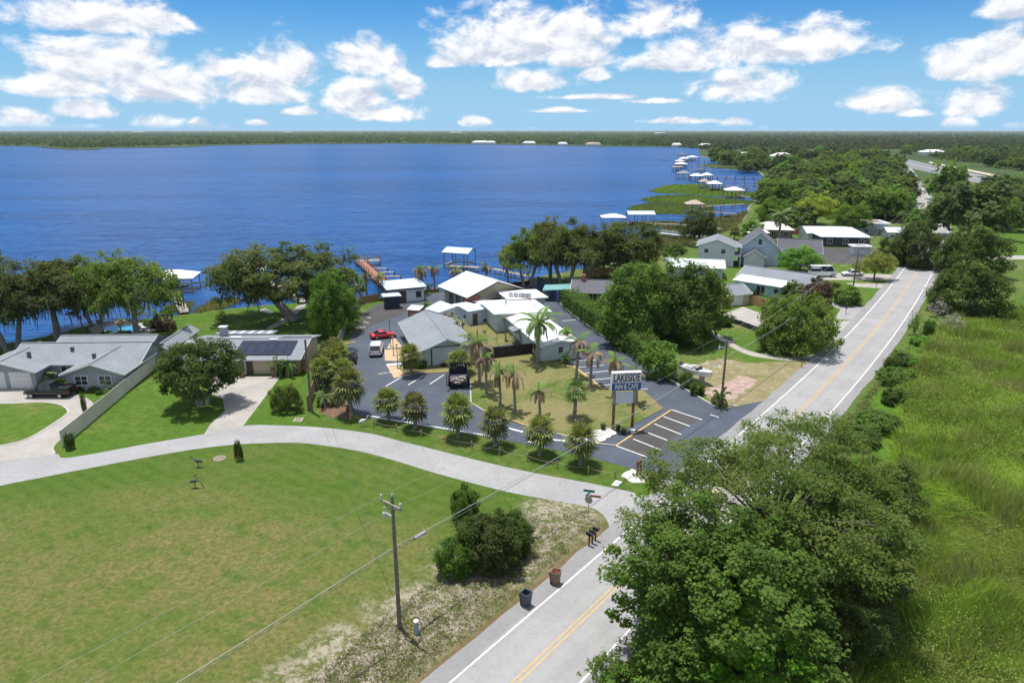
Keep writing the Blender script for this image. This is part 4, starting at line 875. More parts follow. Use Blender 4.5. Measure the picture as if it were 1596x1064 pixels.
# reeds along the shore and the floating grass meadows of the right hand bay
band([(300,487),(330,470),(375,464),(362,471),(340,479)], 500, 1.1, .10, 'm_reed', 'shore_reeds', 5, -.5, .5)
band([(255,478),(290,466),(300,470),(290,486)], 300, .9, .10, 'm_reed', 'shore_reeds', 5, -.5, .5)
for poly, n_, mt in [([(985,326),(990,320),(1010,316),(1060,318),(1105,318),(1110,328),(1060,332),(1010,331)], 2600, 'm_lakegrass'), ([(1002,310),(1025,304),(1075,303),(1130,309),(1185,314),(1160,318),(1060,317),(1015,314)], 3000, 'm_lakegrass'), ([(1014,296),(1045,287),(1090,286),(1130,296),(1190,300),(1185,308),(1130,306),(1070,301),(1030,300)], 2600, 'm_lakegrass'),
                     ([(1040,352),(1100,340),(1150,332),(1172,326),(1160,350),(1120,366),(1060,382),(1020,394),(985,402),(1000,380)], 3200, 'm_reed'), ([(1085,257),(1130,253),(1180,262),(1160,264),(1110,261)], 700, 'm_reed'), ([(970,345),(1050,344),(1060,350),(975,350)], 500, 'm_reed')]:
    q = scatter_px(poly, n_, r0); q[:, 2] = -.52; tufts('lake_grass', q, .7, .5, mt, r0, 5, 1.1, .5)
    sheet('lake_mud', wiggle(PX(poly), 3., 1.), -.46, 'm_marsh_ground')

# ---- woods: countable nearer trees
def wood(poly, n, name, label, group, hr=(8, 13), keys=None, minsep=4.5):
    q = scatter_px(poly, n * 2, r0); got = []
    for v in q:
        if all((v[0] - g[0]) ** 2 + (v[1] - g[1]) ** 2 > minsep ** 2 for g in got): got.append(v)
        if len(got) >= n: break
    ys_ = sorted(v[1] for v in got); q1, q2 = ys_[len(ys_) // 3], ys_[2 * len(ys_) // 3]
    TONE = {'far0': 'grey green', 'far1': 'olive green', 'far2': 'tall narrow grey green', 'far3': 'dark green', 'far4': 'bright green', 'tree_a': 'olive green', 'tree_b': 'dark green'}
    for v in got:
        h = random.uniform(*hr); k = random.choice(keys or (FARK if v[1] > 230 else ['tree_a', 'tree_b', 'tree_a']))
        plant(k, name, TONE[k] + ' ' + label + (', near edge' if v[1] < q1 else ', middle part' if v[1] < q2 else ', far part'), 'tree', (v[0], v[1], 0), h * random.uniform(1.15, 1.7), h, group=group)
wood([(1135,262),(1200,282),(1198,318),(1222,330),(1300,338),(1380,345),(1412,318),(1410,290),(1404,262),(1390,246),(1300,236),(1180,236),(1110,238),(1100,246)], 230, 'wood_tree', 'broadleaf tree in the wood between lake and road', 'trees of the lakeside wood')
wood([(1440,248),(1560,262),(1700,280),(1700,236),(1420,232),(1400,240)], 70, 'highway_tree', 'broadleaf tree in the wood beyond the highway', 'trees beyond the highway', (8, 13))
wood([(1470,340),(1478,300),(1560,300),(1640,316),(1640,352),(1600,345),(1540,345)], 22, 'meadow_tree', 'tree in the grove between the highway and the meadow', 'trees between highway and meadow', (8, 12))
# ---- far wood: one mass to the horizon
def farwood(name, poly, n, hgt, mat, cards=12, wid=1.):
    q = scatter_px(poly, n, r0); d = q[:, 1:2]; s = d / F_PX * 3.4 * wid
    idx = np.repeat(np.arange(len(q)), cards); off = unit(r0.normal(size=(len(idx), 3))) * r0.uniform(.2, 1., (len(idx), 1)); off[:, 2] = np.abs(off[:, 2])
    hh = hgt * r0.uniform(.6, 1.2, len(q))[idx]
    P_ = q[idx] + off * np.concatenate([s[idx] * 1.3, s[idx] * 2.5, hh[:, None] * .9], 1)
    V = leaves(P_, 1., r0, .4, .8); c = V.mean(1, keepdims=True); k = np.minimum(s[idx][:, :, None] * .9, 60); kk = np.concatenate([k, k, np.minimum(k, hgt * .35)], 2); V = c + (V - c) * kk
    o = link(name, fin_leaves(name, V, np.clip(r0.uniform(0, 1, len(q))[idx] * .7 + .3 * r0.uniform(0, 1, len(idx)), 0, 1), mat)); o['kind'] = 'stuff'; return o
farwood('far_forest', [(1420,236),(1470,250),(1560,258),(1700,272),(1700,236),(1420,230)], 1500, 10, 'm_far2', 14, .8)
farwood('far_forest', [(1060,229),(1100,233),(1420,233),(1620,240),(1620,212),(1000,212),(1000,226)], 5200, 11, 'm_far2')
farwood('far_forest', [(-20,226.5),(60,226.5),(110,231),(180,229),(330,225.5),(480,223),(620,222.5),(830,224.5),(930,226.5),(1060,228),(1060,210),(-20,210)], 5200, 11, 'm_far2')
farwood('far_forest', [(-20,212),(1620,214),(1620,205.4),(-20,205.4)], 4200, 12, 'm_far2', 8)
# ================================================================== BUILDINGS
M('m_wall_grey', (.30, .315, .335), .85, .1, .6, 14); M('m_wall_tan', (.52, .42, .28), .85, .1, .6, 14); M('m_wall_mint', (.48, .57, .56), .85, .12, .5, 14); M('m_wall_white', (.68, .70, .71), .8, .1, .6, 12)
M('m_wall_blue', (.30, .47, .55), .8, .12, .5, 14); M('m_wall_lblue', (.46, .54, .64), .8, .1, .5, 14); M('m_wall_lgrey', (.56, .58, .62), .8, .1, .5, 14); M('m_wall_dark', (.06, .065, .075), .8, .2, .8, 14); M('m_wall_olive', (.40, .37, .25), .85, .12, .5, 14); M('m_wall_brown', (.22, .16, .12), .85, .2, .8, 14)
M('m_navy', (.025, .035, .06), .6, .2, .8, 10)
M('m_trim', (.75, .75, .73), .6, .08); M('m_trim_dark', (.06, .06, .07), .6, .15); M('m_glass', (.02, .028, .04), .08, .3, .7, 3, .6, bstr=0.); M('m_door_w', (.66, .64, .60), .6, .08); M('m_door_tan', (.50, .42, .31), .6, .08); M('m_door_dark', (.10, .07, .055), .6, .2)
M('m_metal', (.45, .46, .47), .4, .2, 2., 20, metal=.7); M('m_black', (.02, .02, .022), .5, .3); M('m_white_obj', (.76, .76, .75), .5, .08); M('m_steel_dark', (.12, .125, .13), .5, .2, metal=.5)
M('m_wood_fence', (.34, .21, .12), .9, .25, 1.2, 12); M('m_wood_grey', (.27, .245, .22), .9, .25, 1.2, 12); M('m_wood_new', (.50, .30, .14), .85, .2, 1.2, 12); M('m_vinyl', (.62, .55, .50), .65, .1, .5, 10); M('m_fence_blue', (.05, .085, .15), .8, .25, .8, 10); M('m_fence_black', (.035, .032, .035), .85, .3, .8, 10); M('m_dock_red', (.30, .145, .10), .9, .25, 1.2, 12)
M('m_brick', (.38, .15, .095), .9, .2, 2., 10, bstr=.4)
def roofmat(name, col, var=.14, line=None, rough=.85, spec=.3):
    m, t = newmat(name); co = t.co('Object')
    a = t.noise(co, .35, 5, .65, .5); b = t.noise(co, 6., 3, .7); f = t.noise(co, 30., 2, .6)
    k = t.math('ADD', t.math('MULTIPLY', a, .55), t.math('ADD', t.math('MULTIPLY', b, .25), t.math('MULTIPLY', f, .2)))
    c = t.mix(t.rng(k, .3, .7), tuple(x * (1 - var) for x in col), tuple(min(1, x * (1 + var)) for x in col))
    c = t.mix(t.math('MULTIPLY', t.rng(t.noise(co, .9, 5, .7), .58, .72), .4), c, tuple(x * .72 for x in col))
    finish(t, c, rough, f, .25, .02, spec)
roofmat('m_teal', (.16, .33, .33)); roofmat('m_shingle', (.215, .235, .255)); roofmat('m_shingle_l', (.225, .245, .262), .18); roofmat('m_shingle_d', (.115, .115, .13)); roofmat('m_roof_white', (.77, .77, .76), .09, rough=.6); roofmat('m_roof_metal', (.60, .70, .76), .08, rough=.45, spec=.5); roofmat('m_roof_green', (.58, .66, .63), .08, rough=.5); roofmat('m_roof_tan', (.42, .34, .27)); roofmat('m_roof_pale', (.60, .58, .53), .1); roofmat('m_roof_brown', (.20, .17, .145))

class House:
    """a building in its own frame: s runs along the front, t runs back from it"""
    def __init__(s, name, label, cat, org, rot):
        s.o = Vector((org[0], org[1])); s.r = math.radians(rot); s.ux = Vector((math.cos(s.r), math.sin(s.r))); s.uy = Vector((-s.ux.y, s.ux.x))
        s.root = thing(name, label, cat, (org[0], org[1], 0), s.r)
    def block(s, s0, s1, t0, t1, h, wall, gable=None, rz=0., name='wall', skirt=-.05):
        mb = MB()
        if gable == 't':      # ridge runs back (t); gables front and back
            m_ = (s0 + s1) / 2; pr = [(s0, skirt), (s1, skirt), (s1, h), (m_, rz), (s0, h)]
            v = [(a, t0, b) for a, b in pr] + [(a, t1, b) for a, b in pr]
            mb.add(v, [(0, 1, 2, 3, 4), (9, 8, 7, 6, 5), (1, 6, 7, 2), (5, 0, 4, 9)])
        elif gable == 's':
            m_ = (t0 + t1) / 2; pr = [(t0, skirt), (t1, skirt), (t1, h), (m_, rz), (t0, h)]
            v = [(s1, a, b) for a, b in pr] + [(s0, a, b) for a, b in pr]
            mb.add(v, [(0, 1, 2, 3, 4), (9, 8, 7, 6, 5), (1, 6, 7, 2), (5, 0, 4, 9)])
        else: mb.box(s0, t0, skirt, s1, t1, h)
        return mb.build(name, wall, s.root)
    def groof(s, s0, s1, t0, t1, h, rz, mat, axis='t', oh=.5, th=.14, name='roof', fascia='m_trim', dz=.06):
        """gable roof: two slabs over the rectangle, overhang oh, plus fascia boards"""
        mb = MB(); k = (rz - h) / (((s1 - s0) if axis == 't' else (t1 - t0)) / 2)
        if axis == 't':
            m_ = (s0 + s1) / 2; a, b, e0, e1 = t0 - oh, t1 + oh, s0 - oh, s1 + oh; ez = h - oh * k + dz; zr = rz + dz
            mb.slab([(e0, a, ez), (m_, a, zr), (m_, b, zr), (e0, b, ez)], th); mb.slab([(m_, a, zr), (e1, a, ez), (e1, b, ez), (m_, b, zr)], th)
            rid = [(m_, a, zr), (m_, b, zr)]; fs = [((e0, a - .025, ez - .1), (m_, a - .025, zr - .1)), ((e1, a - .025, ez - .1), (m_, a - .025, zr - .1)), ((e0 - .02, a, ez - .1), (e0 - .02, b, ez - .1)), ((e1 + .02, a, ez - .1), (e1 + .02, b, ez - .1))]
        else:
            m_ = (t0 + t1) / 2; a, b, e0, e1 = s0 - oh, s1 + oh, t0 - oh, t1 + oh; ez = h - oh * k + dz; zr = rz + dz
            mb.slab([(a, e0, ez), (b, e0, ez), (b, m_, zr), (a, m_, zr)], th); mb.slab([(a, m_, zr), (b, m_, zr), (b, e1, ez), (a, e1, ez)], th)
            rid = [(a, m_, zr), (b, m_, zr)]; fs = [((a - .025, e0, ez - .1), (a - .025, m_, zr - .1)), ((b + .025, e0, ez - .1), (b + .025, m_, zr - .1)), ((a, e0 - .02, ez - .1), (b, e0 - .02, ez - .1))]
        ro = mb.build(name, mat, s.root)
        MB().bar(Vector(rid[0]) + Vector((0, 0, .025)), Vector(rid[1]) + Vector((0, 0, .025)), .3, .05).build('ridge_cap', mat, ro)
        if mat in ('m_roof_white', 'm_roof_metal', 'm_roof_green'):      # standing seams
            sm = MB(); L_ = b - a; n_ = int(L_ / .75)
            for i in range(n_ + 1):
                q_ = a + L_ * i / n_
                for e_ in (e0, e1):
                    p0, p1 = ((e_, q_, ez), (m_, q_, zr)) if axis == 't' else ((q_, e_, ez), (q_, m_, zr))
                    sm.bar(Vector(p0) + Vector((0, 0, .02)), Vector(p1) + Vector((0, 0, .02)), .06, .045)
            tag(sm.build('standing_seams', mat, ro), kind='stuff')
        if fascia:
            for p0, p1 in fs: MB().bar(p0, p1, .04, .2).build('fascia', fascia, ro)
        return ro
    def hip(s, s0, s1, t0, t1, h, rz, mat, oh=.5, name='roof', th=.14):
        a, b, c, d = s0 - oh, s1 + oh, t0 - oh, t1 + oh; W = b - a; D = d - c; k = min(W, D) / 2
        if W >= D: r0_, r1 = (a + k, (c + d) / 2, rz), (b - k, (c + d) / 2, rz)
        else: r0_, r1 = ((a + b) / 2, c + k, rz), ((a + b) / 2, d - k, rz)
        A, B, C_, D_ = (a, c, h), (b, c, h), (b, d, h), (a, d, h)
        mb = MB(); v = [A, B, C_, D_, r0_, r1]
        if W >= D: f = [(0, 1, 5, 4), (1, 2, 5), (2, 3, 4, 5), (3, 0, 4)]
        else: f = [(0, 1, 4), (1, 2, 5, 4), (2, 3, 5), (3, 0, 4, 5)]
        mb.add([Vector(q) + Vector((0, 0, th)) for q in v], f); mb.box(a, c, h, b, d, h + th - .002)
        ro = mb.build(name, mat, s.root); return ro
    def slabroof(s, poly, th, mat, name='roof'): return MB().slab(poly, th).build(name, mat, s.root)
    def _face(s, face, W=None): pass
    def opening(s, face, pos, c, z, w_, h, kind='window', mat=None, frame='m_trim', div=(1, 1)):
        """face F/B: pos is t of the wall, c centre along s; L/R: pos is s of the wall, c centre along t"""
        sg = {'F': -1, 'B': 1, 'L': -1, 'R': 1}[face]; fb = face in 'FB'
        def P3(u_, zz_, d): return (c + u_, pos + sg * d, zz_) if fb else (pos + sg * d, c + u_, zz_)
        def bx(u0, u1, z0, z1, d0, d1):
            a, b = P3(u0, z0, d0), P3(u1, z1, d1); return MB().box(min(a[0], b[0]), min(a[1], b[1]), min(a[2], b[2]), max(a[0], b[0]), max(a[1], b[1]), max(a[2], b[2]))
        if kind == 'window':
            mb = MB(); f = .08
            for (u0, u1, z0, z1) in [(-w_ / 2 - f, w_ / 2 + f, z + h, z + h + f), (-w_ / 2 - f, w_ / 2 + f, z - f, z), (-w_ / 2 - f, -w_ / 2, z, z + h), (w_ / 2, w_ / 2 + f, z, z + h)]:
                q = bx(u0, u1, z0, z1, -.02, .06); mb.add(q.v, q.f)
            for i in range(1, div[0]):
                u_ = -w_ / 2 + w_ * i / div[0]; q = bx(u_ - .03, u_ + .03, z, z + h, -.02, .05); mb.add(q.v, q.f)
            for i in range(1, div[1]):
                zz_ = z + h * i / div[1]; q = bx(-w_ / 2, w_ / 2, zz_ - .02, zz_ + .02, -.02, .045); mb.add(q.v, q.f)
            o = mb.build('window', frame, s.root); bx(-w_ / 2, w_ / 2, z, z + h, -.02, .02).build('pane', mat or 'm_glass', o)
        elif kind == 'door':
            o = bx(-w_ / 2, w_ / 2, z, z + h, -.02, .05).build('door', mat or 'm_door_w', s.root)
            bx(w_ * .33, w_ * .40, z + h * .46, z + h * .5, .05, .12).build('handle', 'm_metal', o)
            bx(-w_ / 2 - .08, w_ / 2 + .08, z + h, z + h + .08, -.02, .08).build('door_frame', frame, o)
        elif kind == 'garage':
            n_ = 4; o = bx(-w_ / 2 - .1, w_ / 2 + .1, z, z + h + .1, -.02, .02).build('garage_door', frame, s.root)
            for i in range(n_): bx(-w_ / 2, w_ / 2, z + h * i / n_ + .012, z + h * (i + 1) / n_ - .012, .02, .06).build('door_panel', mat or 'm_door_w', o)
        return o
    def box(s, name, mat, *b, parent=None): return MB().box(*b).build(name, mat, parent or s.root)

# ---- 1 grey ranch house, left
h = House('ranch_house', 'grey ranch house with pale grey shingle roofs left of the white fence', 'house', (-57.0, 82.0), 2.)
h.block(-12.5, -4.6, 1.2, 9., 2.5, 'm_wall_grey', 't', 3.7); h.groof(-12.5, -4.6, 1.2, 9., 2.5, 3.7, 'm_shingle_l', 't', .5)
h.block(0, 7.2, 0, 8., 2.5, 'm_wall_grey', 't', 3.75); h.groof(0, 7.2, 0, 8., 2.5, 3.75, 'm_shingle_l', 't', .5)
h.block(-9.5, 7.2, 4.2, 11.4, 2.52, 'm_wall_grey', 's', 4.1); h.groof(-9.5, 7.2, 4.2, 11.4, 2.52, 4.1, 'm_shingle_l', 's', .45)
h.block(-8., 5., 11.5, 16.6, 2.3, 'm_wall_grey', 's', 3.3); h.groof(-8., 5., 11.5, 16.6, 2.3, 3.3, 'm_shingle', 's', .4)
h.block(6.1, 8.3, 10.6, 20.6, 2.2, 'm_wall_grey', 't', 2.9); sr = h.groof(6.1, 8.3, 10.6, 20.6, 2.2, 2.9, 'm_shingle', 't', .3, name='side_roof')
h.box('skylight', 'm_glass', 6.0, 11.5, 2.86, 6.9, 14.5, 3.0)
h.opening('F', 0, 1.9, .85, 1.5, 1.15, div=(2, 2)); h.opening('F', 0, 4.9, .85, 1.5, 1.15, div=(2, 2)); h.opening('F', 4.2, -2.2, 1.0, 1.6, 1.0, div=(2, 1)); h.opening('F', 4.2, -.5, .05, .9, 2., 'door', 'm_door_dark')
h.opening('F', 1.2, -6.5, .03, 2.5, 2.1, 'garage'); h.opening('F', 1.2, -10., .03, 2.9, 2.1, 'garage'); h.opening('R', 7.2, 3.2, .9, 1.2, 1.1, div=(2, 1)); h.opening('R', 7.2, 6.2, .9, .9, 1.1)
for (a, b) in [(-2.5, 6.), (2., 3.), (-7., 4.)]: h.box('roof_vent', 'm_steel_dark', a, b, 3.2, a + .35, b + .35, 4.0)
# ---- 2 tan house with solar panels
h = House('solar_house', 'tan house with black solar panels on its low grey roof', 'house', (-45.5, 88.2), 1.)
h.block(0, 16.2, 0, 10.4, 2.4, 'm_wall_tan', 's', 3.5); rf = h.groof(0, 16.2, 0, 10.4, 2.4, 3.5, 'm_shingle_l', 's', .6)
k = (3.5 - 2.4) / 5.2
def panel(x0, x1, y0, y1):
    n_ = max(1, round((x1 - x0) / 1.25))
    for i in range(n_):
        a = x0 + (x1 - x0) * i / n_ + .02; b = x0 + (x1 - x0) * (i + 1) / n_ - .02
        mb = MB(); z0 = 2.4 + .2 + k * y0; z1 = 2.4 + .2 + k * y1
        mb.slab([(a, y0, z0), (b, y0, z0), (b, y1, z1), (a, y1, z1)], .05); mb.build('solar_panel', 'm_solar', rf)
M('m_solar', (.018, .022, .035), .25, .3, 1., 8, .6); panel(7.4, 15.2, .4, 4.3); panel(7.2, 9.2, -.4, .3)
mb = MB(); mb.slab([(12.2, 5.6, 3.52), (16.4, 5.6, 3.52), (16.4, 7.2, 3.2), (12.2, 7.2, 3.2)], .06); mb.build('solar_panel', 'm_solar', rf)
h.opening('F', 0, 12.2, .03, 3.5, 2.1, 'garage', 'm_door_tan', 'm_door_tan'); h.opening('F', 0, 7.9, .1, 2.0, 2.1, 'window', frame='m_trim', div=(2, 1)); h.opening('F', 0, 9.6, .05, .9, 2., 'door', 'm_door_dark'); h.opening('F', 0, 3.5, .9, 1.6, 1.1, div=(2, 1)); h.opening('R', 16.2, 4., .9, 1.4, 1.1, div=(2, 1))
h.box('chimney', 'm_wall_grey', 2.4, 8.6, 2.7, 3.4, 9.4, 4.2); h.box('chimney_cap', 'm_wall_lgrey', 2.3, 8.5, 4.2, 3.5, 9.5, 4.3)
h.block(1., 9., 10.42, 13., 2.2, 'm_wall_tan'); pr = h.slabroof([(.6, 10.9, 2.55), (9.4, 10.9, 2.55), (9.4, 13.6, 2.3), (.6, 13.6, 2.3)], .1, 'm_shingle_l', 'patio_roof')
for i in range(6): h.slabroof([(1.3 + i * 1.4, 11.2, 2.545), (1.8 + i * 1.4, 11.2, 2.545), (1.8 + i * 1.4, 13.4, 2.345), (1.3 + i * 1.4, 13.4, 2.345)], .03, 'm_wall_lgrey', 'skylight_strip').parent = pr
h.box('skylight', 'm_roof_white', 5.0, 5.9, 3.2, 6.6, 6.3, 3.58, parent=rf); h.box('skylight', 'm_roof_white', 11.0, 4.6, 3.2, 12.2, 5.0, 3.58, parent=rf)
# ---- 3 motel: long grey wing
h = House('motel_wing', 'long motel wing with pale grey gabled roof beside the lot', 'motel', (-12.8, 91.2), 17.5)
h.block(0, 7.4, 0, 15.5, 2.6, 'm_wall_mint', 't', 4.0); h.groof(0, 7.4, 0, 15.5, 2.6, 4.0, 'm_shingle_l', 't', .8, fascia='m_wall_mint')
for i in range(4):
    h.opening('L', 0, 2.2 + 3.7 * i, .05, .9, 2., 'door', 'm_door_w'); h.opening('L', 0, 3.9 + 3.7 * i, .9, 1.2, 1.1, div=(2, 1)); h.opening('R', 7.4, 2.5 + 3.7 * i, .9, 1.2, 1.1, div=(2, 1))
h.box('corner_trim', 'm_trim_dark', 1.4, -.03, 0, 1.6, .03, 2.6); h.box('gable_board', 'm_trim_dark', .6, -.04, 2.7, 6.8, -.005, 2.85)
# ---- 4 motel: white roofed wing
h = House('motel_wing', 'long motel wing with dazzling white low roof along the driveway', 'motel', (4.3, 93.6), 17.5)
h.block(0, 5.4, 0, 16.5, 2.6, 'm_wall_mint', 't', 3.1); h.groof(0, 5.4, 0, 16.5, 2.6, 3.1, 'm_roof_white', 't', .5, fascia='m_trim')
h.opening('F', 0, 2.9, 1.2, .75, .8, div=(1, 2), frame='m_trim'); h.opening('L', 0, 3., .9, 1.2, 1.1); h.opening('L', 0, 8., .05, .9, 2., 'door', 'm_door_w'); h.opening('L', 0, 12., .9, 1.2, 1.1)
for i in range(4): h.opening('R', 5.4, 2. + 4 * i, .05, .9, 2., 'door', 'm_door_w'); h.opening('R', 5.4, 3.8 + 4 * i, .9, 1.2, 1.1)
h.block(-2., 7.0, 16.6, 25., 2.9, 'm_wall_mint'); h.slabroof([(-2.6, 16.0, 3.3), (7.6, 16.0, 2.95), (7.6, 25.6, 2.95), (-2.6, 25.6, 3.3)], .16, 'm_roof_white', 'roof')
h.block(3., 9.6, 25.1, 31., 3.1, 'm_wall_mint'); h.slabroof([(2.4, 24.7, 3.4), (10.2, 24.7, 3.2), (10.2, 31.6, 3.2), (2.4, 31.6, 3.4)], .16, 'm_roof_white', 'roof')
h.slabroof([(-1.6, 9., 2.2), (.02, 9., 2.42), (.02, 11.5, 2.42), (-1.6, 11.5, 2.2)], .08, 'm_shingle', 'porch_roof')
for i, (a, b) in enumerate([(3.6, 26.5), (4.4, 26.1), (5.2, 25.7), (5.9, 25.3), (6.5, 25.)]):
    v = h.box('rooftop_unit', 'm_metal', a - .3, b - .3, 3.2, a + .35, b + .3, 4.1)
h.box('vent_pipe', 'm_metal', 5.5, 19., 3.0, 5.65, 19.15, 3.7); h.box('vent_pipe', 'm_metal', 1.2, 22., 3.0, 1.5, 22.3, 3.9)
# ---- 5 motel: grey and white connecting blocks
def blockpx(root, poly, z, wall, roof, inset=.35, th=.14, wname='wall', tilt=0.):
    w3 = [G(x, y, z) for x, y in poly]; c = sum((q.to_2d() for q in w3), Vector((0, 0))) / len(w3); ro = root.location
    mb = MB(); mb.slab([(q.x - ro.x, q.y - ro.y, z + (.004 if False else 0)) for q in w3], th); r_ = mb.build('roof', roof, root)
    ins = [c + (q.to_2d() - c) * (1 - inset / max(.5, (q.to_2d() - c).length)) for q in w3]
    MB().prism([(q.x - ro.x, q.y - ro.y) for q in ins], -.05, z - th - .01).build(wname, wall, root); return ins
def wallop(root, a, b, f, z, w_, hh, mat, name='door', proud=.05):
    """flat door/window panel on a wall running from world a to b at fraction f"""
    a, b = Vector(a), Vector(b); d = (b - a).normalized(); nrm = Vector((d.y, -d.x)); p = a.lerp(b, f) + nrm * (proud / 2 - .02); ro = root.location
    o = MB().cbox((p.x - ro.x, p.y - ro.y, z + hh / 2), (w_, proud, hh), math.atan2(d.y, d.x)).build(name, mat, root)
    MB().cbox((p.x - ro.x, p.y - ro.y, z + hh + .05), (w_ + .2, proud + .05, .1), math.atan2(d.y, d.x)).build('lintel', 'm_trim', o)
    if name == 'window': MB().cbox((p.x - ro.x, p.y - ro.y, z - .05), (w_ + .2, proud + .08, .1), math.atan2(d.y, d.x)).build('sill', 'm_trim', o)
b0 = G(729, 501); t = thing('motel_block', 'low grey roofed motel block with pale blue walls across the courtyard', 'motel', (b0.x, b0.y, 0))
i_ = blockpx(t, [(714,476.5),(751,471.5),(775,478),(730,485.5)], 2.6, 'm_wall_lblue', 'm_roof_metal', .25); wallop(t, i_[3], i_[2], .22, .05, 1.0, 2., 'm_door_dark'); wallop(t, i_[3], i_[2], .6, .2, .8, .6, 'm_steel_dark', 'window'); wallop(t, i_[0], i_[3], .55, .9, .8, .7, 'm_fence_blue', 'window')
b0 = G(690, 498); t = thing('motel_block', 'white peaked roof block with brick end beside the long grey wing', 'motel', (b0.x, b0.y, 0))
i_ = blockpx(t, [(662,481),(686,468.5),(712,477),(684,487)], 2.9, 'm_wall_white', 'm_roof_metal', .3); wallop(t, i_[3], i_[2], .25, .0, 1.9, 2.3, 'm_brick', 'brick_panel', .09); wallop(t, i_[3], i_[2], .75, .05, 1., 2., 'm_door_dark')
b0 = G(640, 495); t = thing('motel_block', 'small red brick block with flat white roof at the lot', 'motel', (b0.x, b0.y, 0))
i_ = blockpx(t, [(634,482),(641,475),(661,476),(653,483.5)], 2.4, 'm_brick', 'm_roof_white', .2); wallop(t, i_[0], i_[3], .5, .9, .6, .7, 'm_glass', 'window')
b0 = G(718, 478); t = thing('covered_walk', 'flat white canopy linking the grey block to the hall', 'canopy', (b0.x, b0.y, 0)); blockpx(t, [(704,474),(726,470.5),(738,473),(714,477)], 2.45, 'm_wall_white', 'm_roof_white', .6)
b0 = G(748, 474); t = thing('flat_extension', 'small flat white roofed brick annex below the hall gable', 'building', (b0.x, b0.y, 0)); blockpx(t, [(733,468),(755,465),(768,469),(745,472)], 2.3, 'm_brick', 'm_roof_white', .3)
# ---- 6 hall
h = House('lakeside_hall', 'big hall with wide white gabled roof and tan gable wall near the lake', 'hall', (-8.0, 120.2), 33.)
h.block(.7, 11.6, .7, 10.4, 3.45, 'm_wall_olive', 't', 5.35); h.groof(.7, 11.6, .7, 10.4, 3.45, 5.35, 'm_roof_white', 't', 1.0, fascia='m_trim_dark')
h.box('brick_pier', 'm_brick', -.3, .45, 0, 2.9, .69, 3.2); h.box('brick_pier', 'm_brick', 10.7, .3, 0, 11.8, .69, 3.0)
for i in range(3): h.opening('L', .7, 2.2 + 2.7 * i, .2, 1.7, 2.2, div=(2, 1), frame='m_wall_mint')
h.opening('F', .7, 6.2, .05, 1.8, 2.1, 'door', 'm_door_dark')
# ---- 7 boathouse on the shore, dark shed
h = House('lake_cabin', 'white waterside cabin with pale blue metal roof and dark trim', 'cabin', (-23.7, 128.2), 24.)
h.block(0, 7.0, 0, 7.4, 2.7, 'm_wall_white'); h.slabroof([(-.5, -.5, 2.85), (7.5, -.5, 2.85), (7.5, 4.0, 3.35), (-.5, 4.0, 3.35)], .14, 'm_roof_metal'); h.slabroof([(-.5, 4.0, 3.35), (7.5, 4.0, 3.35), (7.5, 8., 2.85), (-.5, 8., 2.85)], .14, 'm_roof_metal')
h.box('fascia', 'm_trim_dark', -.55, -.56, 2.55, 7.55, -.51, 2.86); h.box('fascia', 'm_trim_dark', -.56, -.5, 2.55, -.51, 8., 2.86)
for tt in (1.2, 3., 4.8, 6.4): h.opening('L', 0, tt, .5, 1.1, 1.8, frame='m_trim_dark')
h.opening('F', 0, 5.9, .8, .9, 1.1, frame='m_trim_dark', div=(2, 2)); h.opening('F', 0, 2.6, .05, 1.7, 2.2, 'door', 'm_door_dark')
b0 = G(610, 478); t = thing('dark_shed', 'dark navy open shed with flat grey roof in front of the cabin', 'shed', (b0.x, b0.y, 0)); i_ = blockpx(t, [(594,457.5),(621.5,456),(626,460.5),(597,462.5)], 2.5, 'm_navy', 'm_roof_metal', .5)
# ---- 8 houses to the right (lots square to the road)
h = House('brown_house', 'low brown house with dark shingle roof behind the tall hedge', 'house', tuple(G(925, 474).to_2d()), -8.)
h.block(-4., 8., 0, 8., 2.5, 'm_wall_brown', 's', 3.9); h.groof(-4., 8., 0, 8., 2.5, 3.9, 'm_shingle_d', 's', .5); h.opening('F', 0, -.2, .05, 1.8, 2.1, 'window', div=(2, 1)); h.box('chimney', 'm_brick', -2.6, 3.2, 2.5, -1.8, 4., 5.); h.slabroof([(-10., 1., 2.2), (-4.1, 1., 2.6), (-4.1, 6., 2.6), (-10., 6., 2.2)], .1, 'm_teal', 'carport_roof')
for a, b in ((-9.8, 1.2), (-9.8, 5.8), (-7, 1.2), (-7, 5.8)): h.box('post', 'm_trim', a, b, 0, a + .12, b + .12, 2.2)
h = House('blue_house', 'pale blue house with grey gable roof and white patio roof', 'house', tuple(G(1144, 454).to_2d()), -44.)
h.block(0, 10.6, 0, 3.6, 2.45, 'm_wall_blue', name='wall'); h.slabroof([(-.4, -.5, 2.5), (11., -.5, 2.5), (11., 3.4, 3.1), (-.4, 3.4, 3.1)], .12, 'm_roof_white', 'patio_roof')
h.block(-1., 13.2, 3.62, 11., 2.7, 'm_wall_lblue', 's', 4.3); h.groof(-1., 13.2, 3.62, 11., 2.7, 4.3, 'm_shingle', 's', .5)
h.opening('F', 0, 5.6, .1, 1.8, 1.9, 'window', div=(2, 1)); h.opening('F', 0, 2., .9, 1., 1.); h.opening('F', 0, 8.8, .9, 1., 1.); h.opening('R', 13.2, 7.3, .9, 1.2, 1.1)
h = House('carport_house', 'house with wide pale green metal roof left of the blue house', 'house', tuple(G(1040, 432).to_2d()), -12.)
